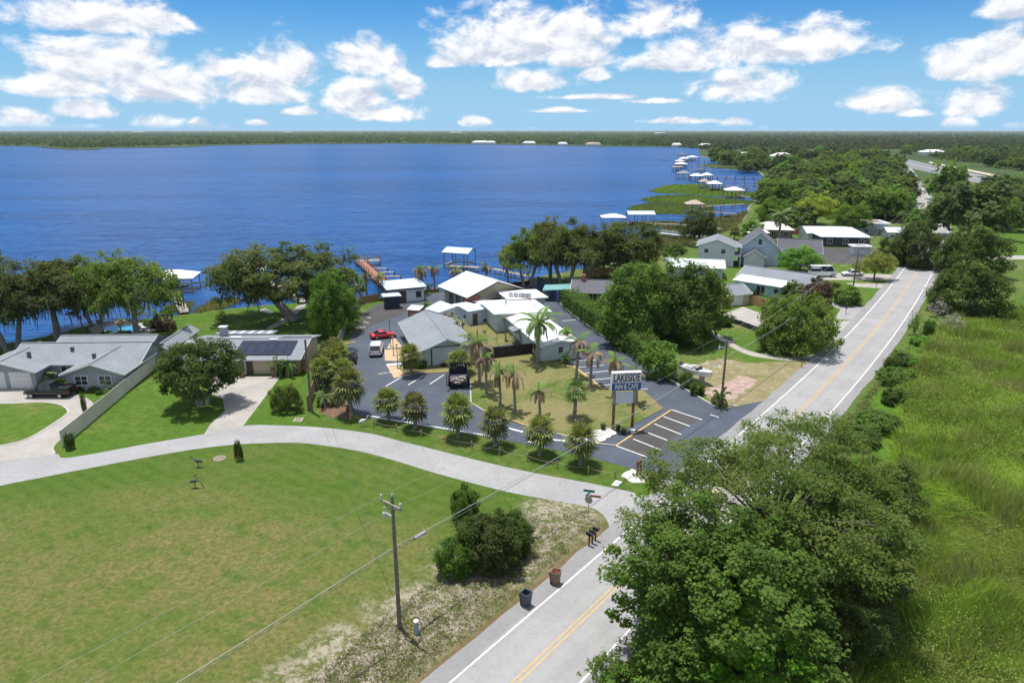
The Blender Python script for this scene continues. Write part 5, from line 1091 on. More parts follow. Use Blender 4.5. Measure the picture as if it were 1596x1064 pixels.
h.block(0, 12., 0, 8., 2.7, 'm_wall_lblue', 's', 3.7); h.groof(0, 12., 0, 8., 2.7, 3.7, 'm_roof_green', 's', .6); h.opening('F', 0, 9., .9, 1.4, 1.1, div=(2, 1)); h.opening('F', 0, 6., .05, 1., 2., 'door')
h = House('two_storey_house', 'light grey two storey house with balcony and grey roof', 'house', tuple(G(1086, 413).to_2d()), -18.)
h.block(0, 8.6, 0, 9., 5.0, 'm_wall_lgrey', 't', 6.6); h.groof(0, 8.6, 0, 9., 5.0, 6.6, 'm_shingle', 't', .5); h.opening('F', 0, 2., 3.2, 1., 1.); h.opening('F', 0, 6., 3.2, 1., 1.1); h.opening('F', 0, 4., .6, 1.4, 1.2)
bl = h.box('balcony', 'm_trim', 8.65, .6, 2.5, 10.2, 7., 2.7); h.slabroof([(8.4, .3, 5.0), (10.4, .3, 4.7), (10.4, 7.3, 4.7), (8.4, 7.3, 5.0)], .1, 'm_shingle', 'balcony_roof')
for y_ in (.7, 2.8, 4.9, 6.8): h.box('post', 'm_trim', 10.05, y_, 0, 10.2, y_ + .14, 4.7)
for z_ in (3.1, 3.5): h.box('balcony_rail', 'm_trim', 10.1, .6, z_, 10.16, 7., z_ + .06, parent=bl)
for y_ in (1.6, 3.8, 5.8): h.opening('R', 8.6, y_, 3., .9, 1.6)
h = House('gabled_house', 'blue clapboard house with steep dark grey gables', 'house', tuple(G(1150, 412).to_2d()), -16.)
h.block(0, 9.4, 0, 10., 4.3, 'm_wall_lblue', 't', 8.2); h.groof(0, 9.4, 0, 10., 4.3, 8.2, 'm_shingle_d', 't', .5); h.block(9.42, 19., 1.5, 9., 3.6, 'm_wall_lblue', 's', 6.2); h.groof(9.42, 19., 1.5, 9., 3.6, 6.2, 'm_shingle_d', 's', .45)
h.opening('F', 0, 4.7, 5.2, .9, 1.3, div=(1, 2)); h.opening('F', 0, 5.6, 1., 1.6, 1.5, div=(2, 1)); h.opening('F', 1.5, 11.6, .9, 1.3, 1.6, div=(2, 1)); h.opening('F', 0, 2.2, 1., 1.2, 1.5)
h.block(1.2, 6., -2.4, -.02, 2.6, 'm_wall_lgrey', 't', 4.2, name='porch_wall'); h.groof(1.2, 6., -2.4, -.3, 2.6, 4.2, 'm_shingle_d', 't', .3, name='porch_roof')
h = House('garage', 'small tan garage with white door at the end of the concrete drive', 'garage', tuple(G(1133, 478).to_2d()), 20.)
h.block(0, 5., 0, 5.5, 2.4, 'm_wall_olive', 's', 3.6); h.groof(0, 5., 0, 5.5, 2.4, 3.6, 'm_shingle', 's', .4); h.opening('F', 0, 2.2, .03, 2.4, 2., 'garage')
def simple(name, label, px, rot, W, D, hh, rz, wall, roof, typ='hip', wins=3, cat='house'):
    h = House(name, label, cat, tuple(G(*px).to_2d()), rot); h.block(0, W, 0, D, hh, wall, None if typ != 'gable' else 's', rz)
    if typ == 'hip': h.hip(0, W, 0, D, hh, rz, roof, .6)
    elif typ == 'gable': h.groof(0, W, 0, D, hh, rz, roof, 's', .5)
    else: h.slabroof([(-.5, -.5, rz), (W + .5, -.5, rz), (W + .5, D + .5, rz), (-.5, D + .5, rz)], .35, roof); h.box('parapet', 'm_roof_brown', .6, .6, rz, W - .6, D - .6, rz + .04)
    for i in range(wins): h.opening('F', 0, W * (i + .5) / wins, .9, 1.3, 1.2, div=(2, 1))
    return h
simple('cottage', 'pale hip roofed cottage behind the tall feather palm', (1176,371), -10, 11, 8, 2.6, 4.6, 'm_wall_brown', 'm_roof_pale')
simple('cottage', 'small white roofed outbuilding before the hip roofed cottage', (1166,374), -10, 5.5, 5, 2.2, 3.4, 'm_wall_grey', 'm_roof_white', wins=1, cat='outbuilding')
simple('metal_roof_house', 'dark walled house with pale green hip roof at the gravel court', (1280,384), -6, 13, 8, 2.7, 5.0, 'm_wall_dark', 'm_roof_green')
simple('metal_roof_house', 'white low roofed wing left of the dark walled house', (1258,376), -6, 12, 9, 2.6, 3.9, 'm_wall_white', 'm_roof_green', 'gable')
simple('modern_house', 'flat roofed modern house with white parapet left of the road', (1316,366), -6, 13, 8, 3.4, 3.9, 'm_wall_grey', 'm_roof_white', 'flat')
simple('white_shed', 'little white shed at the right of the gravel court', (1330,398), -6, 4, 3, 2.2, 2.5, 'm_wall_white', 'm_roof_white', 'flat', 0, 'shed')
simple('grey_shed', 'small grey roofed shed behind the pale flowering tree', (1383,372), -6, 6, 5, 2.2, 3.2, 'm_wall_lgrey', 'm_roof_metal', 'gable', 1, 'shed')
simple('far_house', 'white roofed house among the trees by the far shore path', (1150,247), 0, 22, 14, 3.2, 7., 'm_wall_white', 'm_roof_white')
simple('far_house', 'white roofed house half hidden in the wood above the docks', (1205,248), 0, 24, 14, 3.2, 7., 'm_wall_white', 'm_roof_pale')
simple('far_house', 'pale roofed house far back beside the highway', (1440,242), 0, 30, 16, 4., 7., 'm_wall_white', 'm_roof_white')
for i, (x_, y_, W, lb) in enumerate([(815,225.3,30,'white waterfront house on the far shore near its middle'), (735,224.4,44,'long white building on the far shore'), (758,224.6,22,'white building just right of the long far shore one'), (913,227.4,26,'red roofed house on the far shore'), (925,227.6,15,'pale house next to the red roofed one on the far shore'), (1090,229.6,24,'white roofed house at the right end of the far shore'), (1048,228.8,18,'white house near the right end of the far shore'), (205,206.6,170,'large white building on the left horizon'), (440,207.,120,'white building low on the horizon left of centre'), (870,227,20,'small white house on the far shore'), (700,207.5,150,'row of pale roofs on the horizon at centre'), (1020,208.5,110,'pale buildings on the right horizon above the bay')]):
    simple('distant_building', lb, (x_, y_), 0, W, W * .4, 4 if W < 80 else 7, 7 if W < 80 else 10, 'm_wall_white', 'm_roof_tan' if 'red' in lb else 'm_roof_white', 'hip', 0, 'building')

# ---- fences, each with posts and panels
def fence(name, label, pts_px, hgt, mat, step=2.4, th=.05, world=None, rail=None, z0=0.):
    ln = world or PX(pts_px); t = thing(name, label, 'fence', (ln[0].x, ln[0].y, 0)); o_ = ln[0]
    for i in range(len(ln) - 1):
        a, b = ln[i] - o_, ln[i + 1] - o_; L = (b - a).length; n_ = max(1, round(L / step)); d = (b - a) / n_; an = math.atan2(d.y, d.x)
        for k in range(n_ + (1 if i == len(ln) - 2 else 0)):
            p_ = a + d * k; MB().cbox((p_.x, p_.y, hgt / 2 + .03), (.11, .11, hgt + .1), an).build('post', mat, t)
            if k < n_:
                c_ = a + d * (k + .5); MB().cbox((c_.x, c_.y, hgt / 2 + .04 + random.uniform(-.015, .015)), (d.length - .115, th, hgt - .06), an).build('panel', mat, t)
                if rail: MB().cbox((c_.x, c_.y, hgt + .02), (d.length - .12, th + .05, .06), an).build('rail', rail, t)
    return t
fence('vinyl_fence', 'long pale vinyl fence dividing the two lakeside lawns', [(98,696),(243,574),(230,568),(287,529)], 1.8, 'm_vinyl', 2.4)
fence('wood_fence', 'brown board fence left of the planting bed by the light pole', [(480,640),(497,597),(512,565)], 1.8, 'm_wood_fence')
fence('wood_fence', 'weathered board fence along the upper end of the lot', [(519,562),(545,505),(560,476)], 1.8, 'm_wood_grey')
fence('wood_fence', 'short brown fence closing the side yard of the tan house', [(458,577),(492,578)], 1.7, 'm_wood_fence')
fence('wood_fence', 'low brown fence at the shore left of the cabin', [(562,474),(592,469)], 1.5, 'm_wood_fence')
fence('dark_fence', 'black board fence closing the motel courtyard', [(757,560),(800,555),(832,551)], 1.7, 'm_fence_black')
fence('blue_fence', 'dark blue fence running down from the waterfront oaks', [(838,446),(850,455),(871,474)], 2.2, 'm_fence_blue')
fence('wood_fence', 'new orange board fence in front of the docks', [(914,434),(935,429),(962,430)], 1.7, 'm_wood_new')
fence('wood_fence', 'orange wooden fence below the blue house', [(1151,470),(1195,481)], 1.8, 'm_wood_new')
fence('iron_fence', 'dark iron fence along the edge of the neighbour lawn', [(1120,498),(1155,508),(1192,522)], .9, 'm_wall_dark', 2.0, .02)
fence('iron_fence', 'dark railing on the grass behind the hall', [(800,447),(826,444)], 1.0, 'm_trim_dark', 2.0, .02)
fence('wood_fence', 'dark red fence behind the tall feather palm', [(1224,366),(1262,365)], 1.8, 'm_brick')

# ---- docks and boathouses
WZ = -.5
def pier(name, label, pts, w_=1.4, z=.35, mat='m_wood_grey', step=3.0, rail=None, cat='pier', planks=False, pr=.09):
    t = thing(name, label, cat, (pts[0][0], pts[0][1], WZ)); o_ = Vector((pts[0][0], pts[0][1])); zz_ = z - WZ
    for i in range(len(pts) - 1):
        a, b = Vector(pts[i][:2]) - o_, Vector(pts[i + 1][:2]) - o_; d = (b - a).normalized(); L = (b - a).length; an = math.atan2(d.y, d.x); nn = Vector((-d.y, d.x)); c_ = (a + b) / 2
        n_ = max(1, int(L / step))
        if planks:
            m_ = int(L / 1.0)
            for k in range(m_): p_ = a + d * (L * (k + .5) / m_); MB().cbox((p_.x, p_.y, zz_), (L / m_ - .03, w_, .07), an).build('deck_board', mat, t)
        else: MB().cbox((c_.x, c_.y, zz_), (L, w_, .10), an).build('deck', mat, t)
        for k in range(n_ + 1):
            for s_ in (-1, 1):
                p_ = a + d * (L * k / n_) + nn * s_ * (w_ / 2 - .1); MB().tube([(p_.x, p_.y, -1.2), (p_.x, p_.y, zz_ + (1.0 if rail else .25) + (.6 if pr > .1 else 0))], pr, 6).build('pile', mat, t)
        if rail:
            for s_ in (-1, 1):
                for q in (.5, .95): c2 = c_ + nn * s_ * (w_ / 2 - .08); MB().cbox((c2.x, c2.y, zz_ + q), (L, .06, .09), an).build('rail', rail, t)
    return t
def boathouse(name, label, c, rot, W, D, hh, rise, roof, typ='hip', deck=True, hull=None, group=None, ps=.09):
    h = House(name, label, 'boathouse', (c[0], c[1]), rot); h.root.location.z = WZ
    a, b = -W / 2, W / 2; e, f = -D / 2, D / 2
    if typ == 'hip': h.hip(a, b, e, f, hh, hh + rise, roof, .3, th=.08)
    elif typ == 'gable': h.groof(a, b, e, f, hh, hh + rise, roof, 's', .3, th=.08, fascia=None)
    else: h.slabroof([(a - .3, e - .3, hh), (b + .3, e - .3, hh), (b + .3, f + .3, hh + rise), (a - .3, f + .3, hh + rise)], .1, roof)
    n_ = max(2, int(W / 3))
    for i in range(n_ + 1):
        for y_ in (e + .1, f - .1): x_ = a + .1 + (W - .2) * i / n_; h.box('post', 'm_wood_grey', x_ - ps, y_ - ps, -1, x_ + ps, y_ + ps, hh + .05)
    if deck: h.box('deck', 'm_wood_grey', a, e, .8, a + 1.3, f, .92); h.box('deck', 'm_wood_grey', a + 1.32, f - 1.2, .8, b, f, .92)
    for z_ in (hh - .3,): h.box('beam', 'm_wood_grey', a, e, z_, b, e + .12, z_ + .2)
    if hull: MB().add([(a + 2, e + 1.2, 1.2), (b - 1.5, e + 1.4, 1.2), (b - .8, 0, 1.3), (b - 1.5, f - 1.6, 1.2), (a + 2, f - 1.6, 1.2), (a + 2.3, e + 1.7, .5), (b - 2, 0, .5), (a + 2.3, f - 2., .5)], [(0, 1, 2, 3, 4), (0, 5, 6, 1), (1, 6, 2), (2, 6, 3), (3, 6, 7, 4), (4, 7, 5, 0), (5, 7, 6)]).build('lifted_boat', hull, h.root)
    return h
M('m_boat', (.70, .70, .70), .3, .08); M('m_boat_dark', (.05, .06, .09), .3, .2)
c = G(268, 455, WZ); boathouse('boathouse', 'white roofed boathouse at the end of the left grey pier', (c.x, c.y + 2), 10, 8.4, 6.5, 3.0, 1.3, 'm_roof_white', 'hip', True, 'm_boat_dark')
pier('pier', 'grey plank pier leading to the left boathouse', [tuple(G(288,490)), tuple(G(279,470)), tuple(G(272,458))], 1.7, .4, planks=True)
c = G(398, 437, WZ); boathouse('boathouse', 'white roofed boathouse seen through the leaning oak', (c.x, c.y), 5, 7, 6, 3., 1.2, 'm_roof_white', 'hip', True, 'm_boat')
pier('pier', 'pale pier behind the leaning oak trunk', [tuple(G(473,474)), tuple(G(440,452)), tuple(G(405,436))], 1.6, .4, 'm_wood_grey')
pier('marina_pier', 'reddish brown pier with railings running out from the cabin', [tuple(G(604,452)), tuple(G(582,430)), tuple(G(563,412))], 2.2, .7, 'm_dock_red', 3., 'm_dock_red')
pier('marina_deck', 'wide end deck of the brown pier', [tuple(G(554,411)), tuple(G(592,409))], 3.4, .7, 'm_wood_grey', 3., 'm_wood_grey')
for k, (xa, xb, y_) in enumerate([(576,604,421.5), (583,615,427.5), (591,625,434), (600,636,441)]): pier('finger_dock', ['finger dock nearest the end of the brown pier', 'second finger dock from the end of the brown pier', 'third finger dock from the end of the brown pier', 'finger dock closest to the cabin'][k], [tuple(G(xa,y_)), tuple(G(xb,y_))], 1.1, .5, 'm_wood_grey', 3.2)
c = G(717, 416, WZ); boathouse('boat_shelter', 'open boat shelter with pale roof on tall posts behind the hall', (c.x, c.y), -20, 6.4, 5.2, 4.0, .8, 'm_roof_metal', 'gable')
pier('pier', 'dock in front of the open boat shelter', [tuple(G(702,417)), tuple(G(748,420))], 2.2, .5)
pier('pier', 'wooden pier from the shore behind the waterfront palms', [tuple(G(768,422)), tuple(G(800,429)), tuple(G(828,434))], 1.6, .5)
c = G(997, 351, WZ); boathouse('boathouse', 'silver roofed boathouse on thin posts by the long piers', (c.x, c.y), 0, 9., 6., 4.2, .8, 'm_roof_metal', 'gable')
pier('pier', 'long dark pier joining the silver roofed boathouse', [tuple(G(1006,352)), tuple(G(1060,354)), tuple(G(1124,361))], 1.6, .9)
pier('pier', 'long pale railed pier below the silver roofed boathouse', [tuple(G(1004,364)), tuple(G(1060,370)), tuple(G(1100,372))], 1.6, .7, 'm_wall_lgrey', 3., 'm_trim')
pier('pier', 'dark pier behind the waterfront oaks', [tuple(G(900,405)), tuple(G(960,415))], 1.6, .7)
c = G(955, 353, WZ); boathouse('boathouse', 'white roofed boathouse peeking over the waterfront oaks', (c.x, c.y), 0, 8, 6, 3.4, 1., 'm_roof_white')
BH = [(1064,246,12,'m_roof_brown','brown','hip'), (1079,251,16,'m_roof_white','white','hip'), (1066,253.5,14,'m_roof_white','white','hip'), (1060,258,14,'m_roof_pale','tan','hip'), (1062,263,18,'m_roof_white','white','hip'), (1056,268,14,'m_roof_tan','pinkish','flat'), (1066,279.5,20,'m_shingle_l','grey','hip'), (1091,274,12,'m_shingle_d','dark','hip'), (1086,284,18,'m_roof_white','white','hip'), (1102,283,16,'m_roof_white','white','hip'), (1098,294.5,14,'m_roof_tan','pointed tan','hip'), (1114,298,21,'m_roof_white','white','hip'), (1145,309.5,27,'m_roof_white','white','hip'), (1083,334,26,'m_roof_tan','broad tan','hip')]
ORD = ['farthest', 'second farthest', 'third farthest', 'fourth farthest', 'fifth farthest', 'sixth farthest', 'seventh farthest', 'eighth farthest', 'ninth farthest', 'tenth farthest', 'fourth nearest', 'third nearest', 'second nearest', 'nearest']
for i, (x_, y_, wp, rm, cn, ty) in enumerate(BH):
    c = G(x_, y_, WZ); W = wp * mpp(c.y, y_); boathouse('boathouse', cn + ' roofed boathouse, ' + ORD[i] + ' in the row across the bay', (c.x, c.y + 2), 0, W, min(9, W * .8), 4.0, 1.5 if ty == 'hip' else .3, rm, ty, True, 'm_boat_dark' if i % 2 else None, ps=.2)
for i, (xa, ya, xb, yb) in enumerate([(1068,252,1108,252), (1068,262,1160,261), (1073,266,1178,268), (1076,279,1188,279), (1098,284,1192,286), (1112,293,1192,291), (1120,296,1186,297), (1152,309,1180,312), (1090,326,1160,322), (1098,334,1150,338)]):
    pier('pier', 'thin pier across the bay, ' + ['farthest of ten', 'second of ten from the far end', 'third of ten from the far end', 'fourth of ten from the far end', 'fifth of ten from the far end', 'sixth of ten from the far end', 'seventh of ten from the far end', 'third of ten from the near end', 'second of ten from the near end', 'nearest of ten'][i], [tuple(G(xa, ya)), tuple(G(xb, yb))], 1.9, 1.1, 'm_wood_grey', 6., pr=.2)
# ================================================================== OBJECTS
def carpaint(name, col, rough=.25, metal=.0):
    m, t = newmat(name); n_ = t.noise(t.co('Object'), 3., 3, .6)
    finish(t, t.mix(t.rng(n_, .3, .7), tuple(c * .9 for c in col), tuple(min(1, c * 1.08) for c in col)), rough, spec=.5, metal=metal, **{'Coat Weight': .5, 'Coat Roughness': .08})
carpaint('m_car_white', (.74, .74, .75)); carpaint('m_car_black', (.014, .015, .018)); carpaint('m_car_red', (.55, .025, .025)); carpaint('m_car_dark', (.03, .034, .045)); carpaint('m_car_silver', (.45, .47, .50), .3, .4)
M('m_tyre', (.02, .02, .02), .85, .2); M('m_rim', (.42, .43, .45), .35, .1, metal=.6); M('m_lamp_red', (.45, .02, .02), .3, .1); M('m_lamp_white', (.8, .8, .78), .2, .05)
def loft(st, n_side=None):
    """stations (x, [(halfwidth, z), ...]) closed by mirroring; returns MB"""
    mb = MB(); rings = []
    for x, prof in st:
        rings.append([(x, -w_, z) for w_, z in prof] + [(x, w_, z) for w_, z in prof[::-1]])
    n_ = len(rings[0]); v = [p for r_ in rings for p in r_]; f = []
    for i in range(len(rings) - 1):
        for j in range(n_): f.append((i * n_ + j, i * n_ + (j + 1) % n_, (i + 1) * n_ + (j + 1) % n_, (i + 1) * n_ + j))
    f += [tuple(range(n_))[::-1], tuple((len(rings) - 1) * n_ + j for j in range(n_))]
    return mb.add(v, f)
def car(name, label, cat, loc, rz, kind, paint, group=None, L=4.7, W=1.85):
    t = thing(name, label, cat, loc, rz, group); w_ = W / 2
    SH = {  # nose, bonnet line, windscreen foot, roof front, roof back, rear glass foot, belt, roof
        'suv': dict(zb=.38, hood=1.02, belt=1.12, roof=1.78, ws=.26, rf=.42, rb=.93, rg=.99), 'sport': dict(zb=.2, hood=.72, belt=.80, roof=1.22, ws=.32, rf=.48, rb=.66, rg=.86),
        'sedan': dict(zb=.28, hood=.88, belt=.95, roof=1.45, ws=.28, rf=.42, rb=.72, rg=.86), 'van': dict(zb=.4, hood=1.25, belt=1.4, roof=2.6, ws=.10, rf=.22, rb=.98, rg=.995), 'pickup': dict(zb=.45, hood=1.15, belt=1.22, roof=1.9, ws=.27, rf=.36, rb=.60, rg=.64)}[kind]
    zb, hood, belt, roof = SH['zb'], SH['hood'], SH['belt'], SH['roof']; X = lambda f: L / 2 - f * L     # f=0 nose (+x), f=1 tail
    def sec(k, z1): return [(w_ * k * .86, zb), (w_ * k, zb + .18), (w_ * k, z1 - .22), (w_ * k * .95, z1 - .04), (w_ * k * .82, z1)]
    tail = belt - (.02 if kind != 'pickup' else .10)
    st = [(X(0), sec(.78, hood - .28)), (X(.02), sec(.9, hood - .16)), (X(.08), sec(.98, hood - .05)), (X(SH['ws'] - .02), sec(1., belt - .02)), (X(.5), sec(1., belt)), (X(.9), sec(1., tail)), (X(.97), sec(.97, tail - .02)), (X(1.), sec(.9, tail - .15))]
    body = loft(st).build('body', paint, t, True)
    for p_ in body.data.polygons: p_.use_smooth = len(p_.vertices) == 4
    gx = [(X(SH['ws']), .88, belt - .06, belt - .05), (X(SH['rf']), .78, belt - .06, roof - .05), (X(SH['rb']), .78, belt - .06, roof - .07), (X(SH['rg']), .86, belt - .06, belt - .04)]
    loft([(x, [(w_ * .93, a), (w_ * k, b)]) for x, k, a, b in gx]).build('windows', 'm_glass', t)
    r_ = loft([(X(SH['rf'] - .012), [(w_ * .78, roof - .07), (w_ * .70, roof - .02)]), (X((SH['rf'] + SH['rb']) / 2), [(w_ * .80, roof - .06), (w_ * .70, roof)]), (X(SH['rb'] + .008), [(w_ * .78, roof - .09), (w_ * .70, roof - .03)])]).build('roof', paint, t)
    pil = MB()
    for s_ in (-1, 1):
        for fa, fb in ((SH['ws'], SH['rf']), (SH['rg'], SH['rb'])): pil.bar((X(fa), s_ * w_ * .89, belt - .05), (X(fb), s_ * w_ * .79, roof - .06), .07, .07)
        mid = (SH['rf'] + SH['rb']) / 2; pil.bar((X(mid), s_ * w_ * .935, belt - .05), (X(mid), s_ * w_ * .79, roof - .06), .09, .05)
    pil.build('pillars', paint, t)
    if kind == 'van':   # panel sides behind the front doors
        for s_ in (-1, 1): MB().cbox((X(.80), s_ * w_ * .885, (belt + roof) / 2 + .25), (L * .30, .06, .62), 0).build('side_panel', paint, t)
    if kind == 'pickup':
        bed = MB(); bed.box(X(.975), -w_ * .80, belt - .105, X(.655), w_ * .80, belt - .075); bed.build('bed_floor', 'm_black', t)
        for s_ in (-1, 1): MB().box(X(.985), s_ * w_ * .9 - .05, belt - .15, X(.65), s_ * w_ * .9 + .05, belt + .12).build('bed_side', paint, t)
        MB().box(X(.99), -w_ * .88, belt - .2, X(.975), w_ * .88, belt + .1).build('tailgate', paint, t)
    wr = .34 if kind not in ('pickup', 'van') else .39
    for fx in (.17, .80):
        for s_ in (-1, 1):
            o = MB().tube([(X(fx), s_ * (w_ - .22), wr), (X(fx), s_ * (w_ + .015), wr)], wr, 14).build('wheel', 'm_tyre', t); MB().tube([(X(fx), s_ * (w_ + .0), wr), (X(fx), s_ * (w_ + .03), wr)], wr * .62, 12).build('rim', 'm_rim', o)
    for s_ in (-1, 1):
        MB().cbox((X(.018), s_ * w_ * .66, hood - .3), (.12, .34, .15)).build('headlight', 'm_lamp_white', t); MB().cbox((X(.992), s_ * w_ * .78, tail - .28), (.10, .22, .28)).build('tail_light', 'm_lamp_red', t)
        MB().cbox((X(SH['ws'] + .05), s_ * (w_ + .09), belt + .02), (.12, .2, .14)).build('mirror', paint, t)
    MB().cbox((X(.005), 0, zb + .14), (.12, W * .8, .2)).build('bumper', 'm_black', t); MB().cbox((X(.995), 0, zb + .14), (.12, W * .84, .2)).build('bumper', 'm_black' if kind != 'suv' else paint, t)
    return t
def gz(x, y, z=.02): p_ = G(x, y); return (p_.x, p_.y, z)
car('pickup_truck', 'black pickup truck parked on the circular drive of the grey house', 'pickup', gz(80, 617), PI, 'pickup', 'm_car_black', L=5.7, W=1.98)
car('suv', 'white suv driving away across the motel lot', 'suv', gz(587, 550), math.radians(96), 'suv', 'm_car_white', L=4.6)
car('sports_car', 'low red sports car beside the white suv', 'car', gz(597, 526), math.radians(24), 'sport', 'm_car_red', L=4.0)
car('suv', 'dark suv parked against the lot fence by the palms', 'suv', gz(546, 561), math.radians(100), 'suv', 'm_car_dark', L=4.6)
car('camper_van', 'white high roofed van on the neighbour drive', 'van', gz(1281, 431), math.radians(-4), 'van', 'm_car_white', L=6.0, W=2.0)
car('parked_car', 'white car parked to the right of the high roofed van', 'car', gz(1328, 430), math.radians(176), 'sedan', 'm_car_white', L=4.6)
for i, (x_, y_, pm, lb) in enumerate([(1405,251.5,'m_car_dark','dark car farthest along the highway'), (1410,259,'m_car_silver','grey car on the near lanes of the far highway'), (1510,277,'m_car_black','black car in the middle of the highway stretch'), (1535,282,'m_car_dark','dark car just ahead of the silver one on the highway'), (1547,283.5,'m_car_silver','silver car nearest on the highway')]):
    car('highway_car', lb, 'car', gz(x_, y_, .06), math.radians(-32 if i else -40), 'suv' if i % 2 else 'sedan', pm)
hw = sheet('highway', PX([(1392,246),(1420,249.5),(1470,260.5),(1530,273),(1596,287),(1720,317),(1720,332),(1596,301),(1510,283),(1440,267),(1400,258),(1388,252)]), .03, 'm_highway')
for a, b in [((1402,252.5),(1470,267)), ((1470,267),(1596,294)), ((1470,261.5),(1596,288.2))]: line(a, b, 'm_white_paint', .5, .05, 'lane_line', hw)
sheet('highway_shoulder', PX([(1448,254),(1530,271),(1596,285),(1720,314),(1720,309),(1596,281),(1530,268),(1448,252)]), .02, 'm_sand')
# dump trailer
h = House('dump_trailer', 'black high sided dump trailer with brown debris parked at the lawn edge', 'trailer', tuple(G(700, 607).to_2d()), 4.)
h.box('floor', 'm_navy', 0, 0, .55, 2.4, 4.4, .65); h.box('side_wall', 'm_navy', -.05, 0, .55, .05, 4.4, 1.9); h.box('side_wall', 'm_navy', 2.35, 0, .55, 2.45, 4.4, 1.9); h.box('head_wall', 'm_navy', .06, 4.3, .66, 2.34, 4.4, 2.1)
for s_ in (-.3, 2.6): h.box('open_door', 'm_black', s_, -.5, .6, s_ + .1, 0.0, 1.9)
for y_ in (1.4, 2.3):
    for x_ in (-.16, 2.42): o = MB().tube([(x_, y_, .36), (x_ + .2, y_, .36)], .36, 12).build('wheel', 'm_tyre', h.root); MB().tube([(x_ - .01, y_, .36), (x_ + .21, y_, .36)], .2, 10).build('rim', 'm_rim', o)
h.box('drawbar', 'm_black', 1.1, 4.4, .5, 1.3, 5.8, .6)
rr = np.random.default_rng(3); mb = MB()
for i in range(60): mb.cbox((rr.uniform(.2, 2.2), rr.uniform(.1, 2.2), .75 + rr.uniform(0, .5)), (rr.uniform(.15, .6), rr.uniform(.15, .6), rr.uniform(.05, .25)), rr.uniform(0, 3), rr.uniform(-.5, .5))
tag(mb.build('debris', 'm_wood_grey', h.root), kind='stuff')
# motel sign
SA = G(955, 670); SB = G(985, 668.5); ang = math.atan2(SB.y - SA.y, SB.x - SA.x)
t = thing('motel_sign', 'tall roadside sign on two brown posts reading LAKESIDE INN & CAFE', 'sign', (SA.x, SA.y, .1), ang); D_ = (SB - SA).length
M('m_post_brown', (.20, .085, .055), .7, .2); M('m_sign_blue', (.03, .085, .27), .5, .1); M('m_sign_white', (.74, .73, .70), .5, .06); M('m_letter_board', (.60, .63, .67), .5, .06)
zt = top_z(SA.y, 581); zt2 = top_z(SA.y, 597); zb_ = top_z(SA.y, 609)
zl0, zl1 = top_z(SA.y, 629) - .05, top_z(SA.y, 613)
for x_ in (0, D_): MB().tube([(x_, 0, -.2), (x_, 0, zt2 * .55)], .17, 10).build('post', 'm_post_brown', t); MB().tube([(x_, 0, zt2 * .55 - .02), (x_, 0, zt - .1)], .13, 10).build('post', 'm_wood_grey', t)
x0, x1 = -.42, D_ + .65; f_ = MB().box(x0, -.28, zb_, x1, .28, zt).build('cabinet', 'm_trim', t)
M('m_lit_white', (.75, .74, .71), .4, .05); MB().box(x0 + .05, -.30, zt2 + .02, x1 - .05, -.281, zt - .06).build('white_face', 'm_lit_white', t); MB().box(x0 + .02, -.305, zb_ + .02, x1 - .02, -.281, zt2 - .01).build('blue_face', 'm_sign_blue', t)
MB().box(x0 + .05, .281, zt2 + .02, x1 - .05, .30, zt - .06).build('white_face', 'm_lit_white', t); MB().box(x0 + .02, .281, zb_ + .02, x1 - .02, .305, zt2 - .01).build('blue_face', 'm_sign_blue', t)
MB().box(.15, -.12, zl0, D_ - .1, .12, zl1).build('letter_board', 'm_letter_board', t)
for k in range(1, 4): z_ = zl0 + (zl1 - zl0) * k / 4; MB().box(.17, -.135, z_ - .012, D_ - .12, -.121, z_ + .012).build('board_rail', 'm_white_obj', t)
def text(s_, size, mat, parent, loc, rot, name='lettering', width=None, weight=.0):
    cu = bpy.data.curves.new(name, 'FONT'); cu.body = s_; cu.size = size; cu.align_x = 'CENTER'; cu.align_y = 'CENTER'; cu.extrude = .008; cu.offset = weight
    tmp = bpy.data.objects.new('tmp', cu); C.objects.link(tmp); bpy.context.view_layer.update()
    me = bpy.data.meshes.new_from_object(tmp.evaluated_get(bpy.context.evaluated_depsgraph_get())); bpy.data.objects.remove(tmp)
    me.materials.clear(); me.materials.append(MATS[mat]); o = link(name, me, parent); o.location = loc; o.rotation_euler = rot
    if width: xs_ = [v.co.x for v in me.vertices]; k_ = width / (max(xs_) - min(xs_)); o.scale = (k_, 1, 1)
    return o
M('m_ink', (.03, .02, .022), .6, .05)
xm = (x0 + x1) / 2; hh = zt - zt2
wt = text('LAKESIDE', hh * 1.02, 'm_ink', t, (xm, -.315, (zt + zt2) / 2 - .03), (PI / 2, 0, 0), width=(x1 - x0) * .90, weight=.018)
wb = text('INN & CAFE', (zt2 - zb_) * .95, 'm_lit_white', t, (xm, -.318, (zt2 + zb_) / 2), (PI / 2, 0, 0), width=(x1 - x0) * .80, weight=.012)
for zz_ in (zt - .2, zt2 + .14):      # slab serifs of the upper word
    for k in range(8):
        if k == 4: continue
        xx = x0 + (x1 - x0) * (.05 + .9 * (k + .30) / 8); MB().box(xx - .10, -.325, zz_ - .025, xx + .10, -.309, zz_ + .025).build('serif', 'm_ink', t)
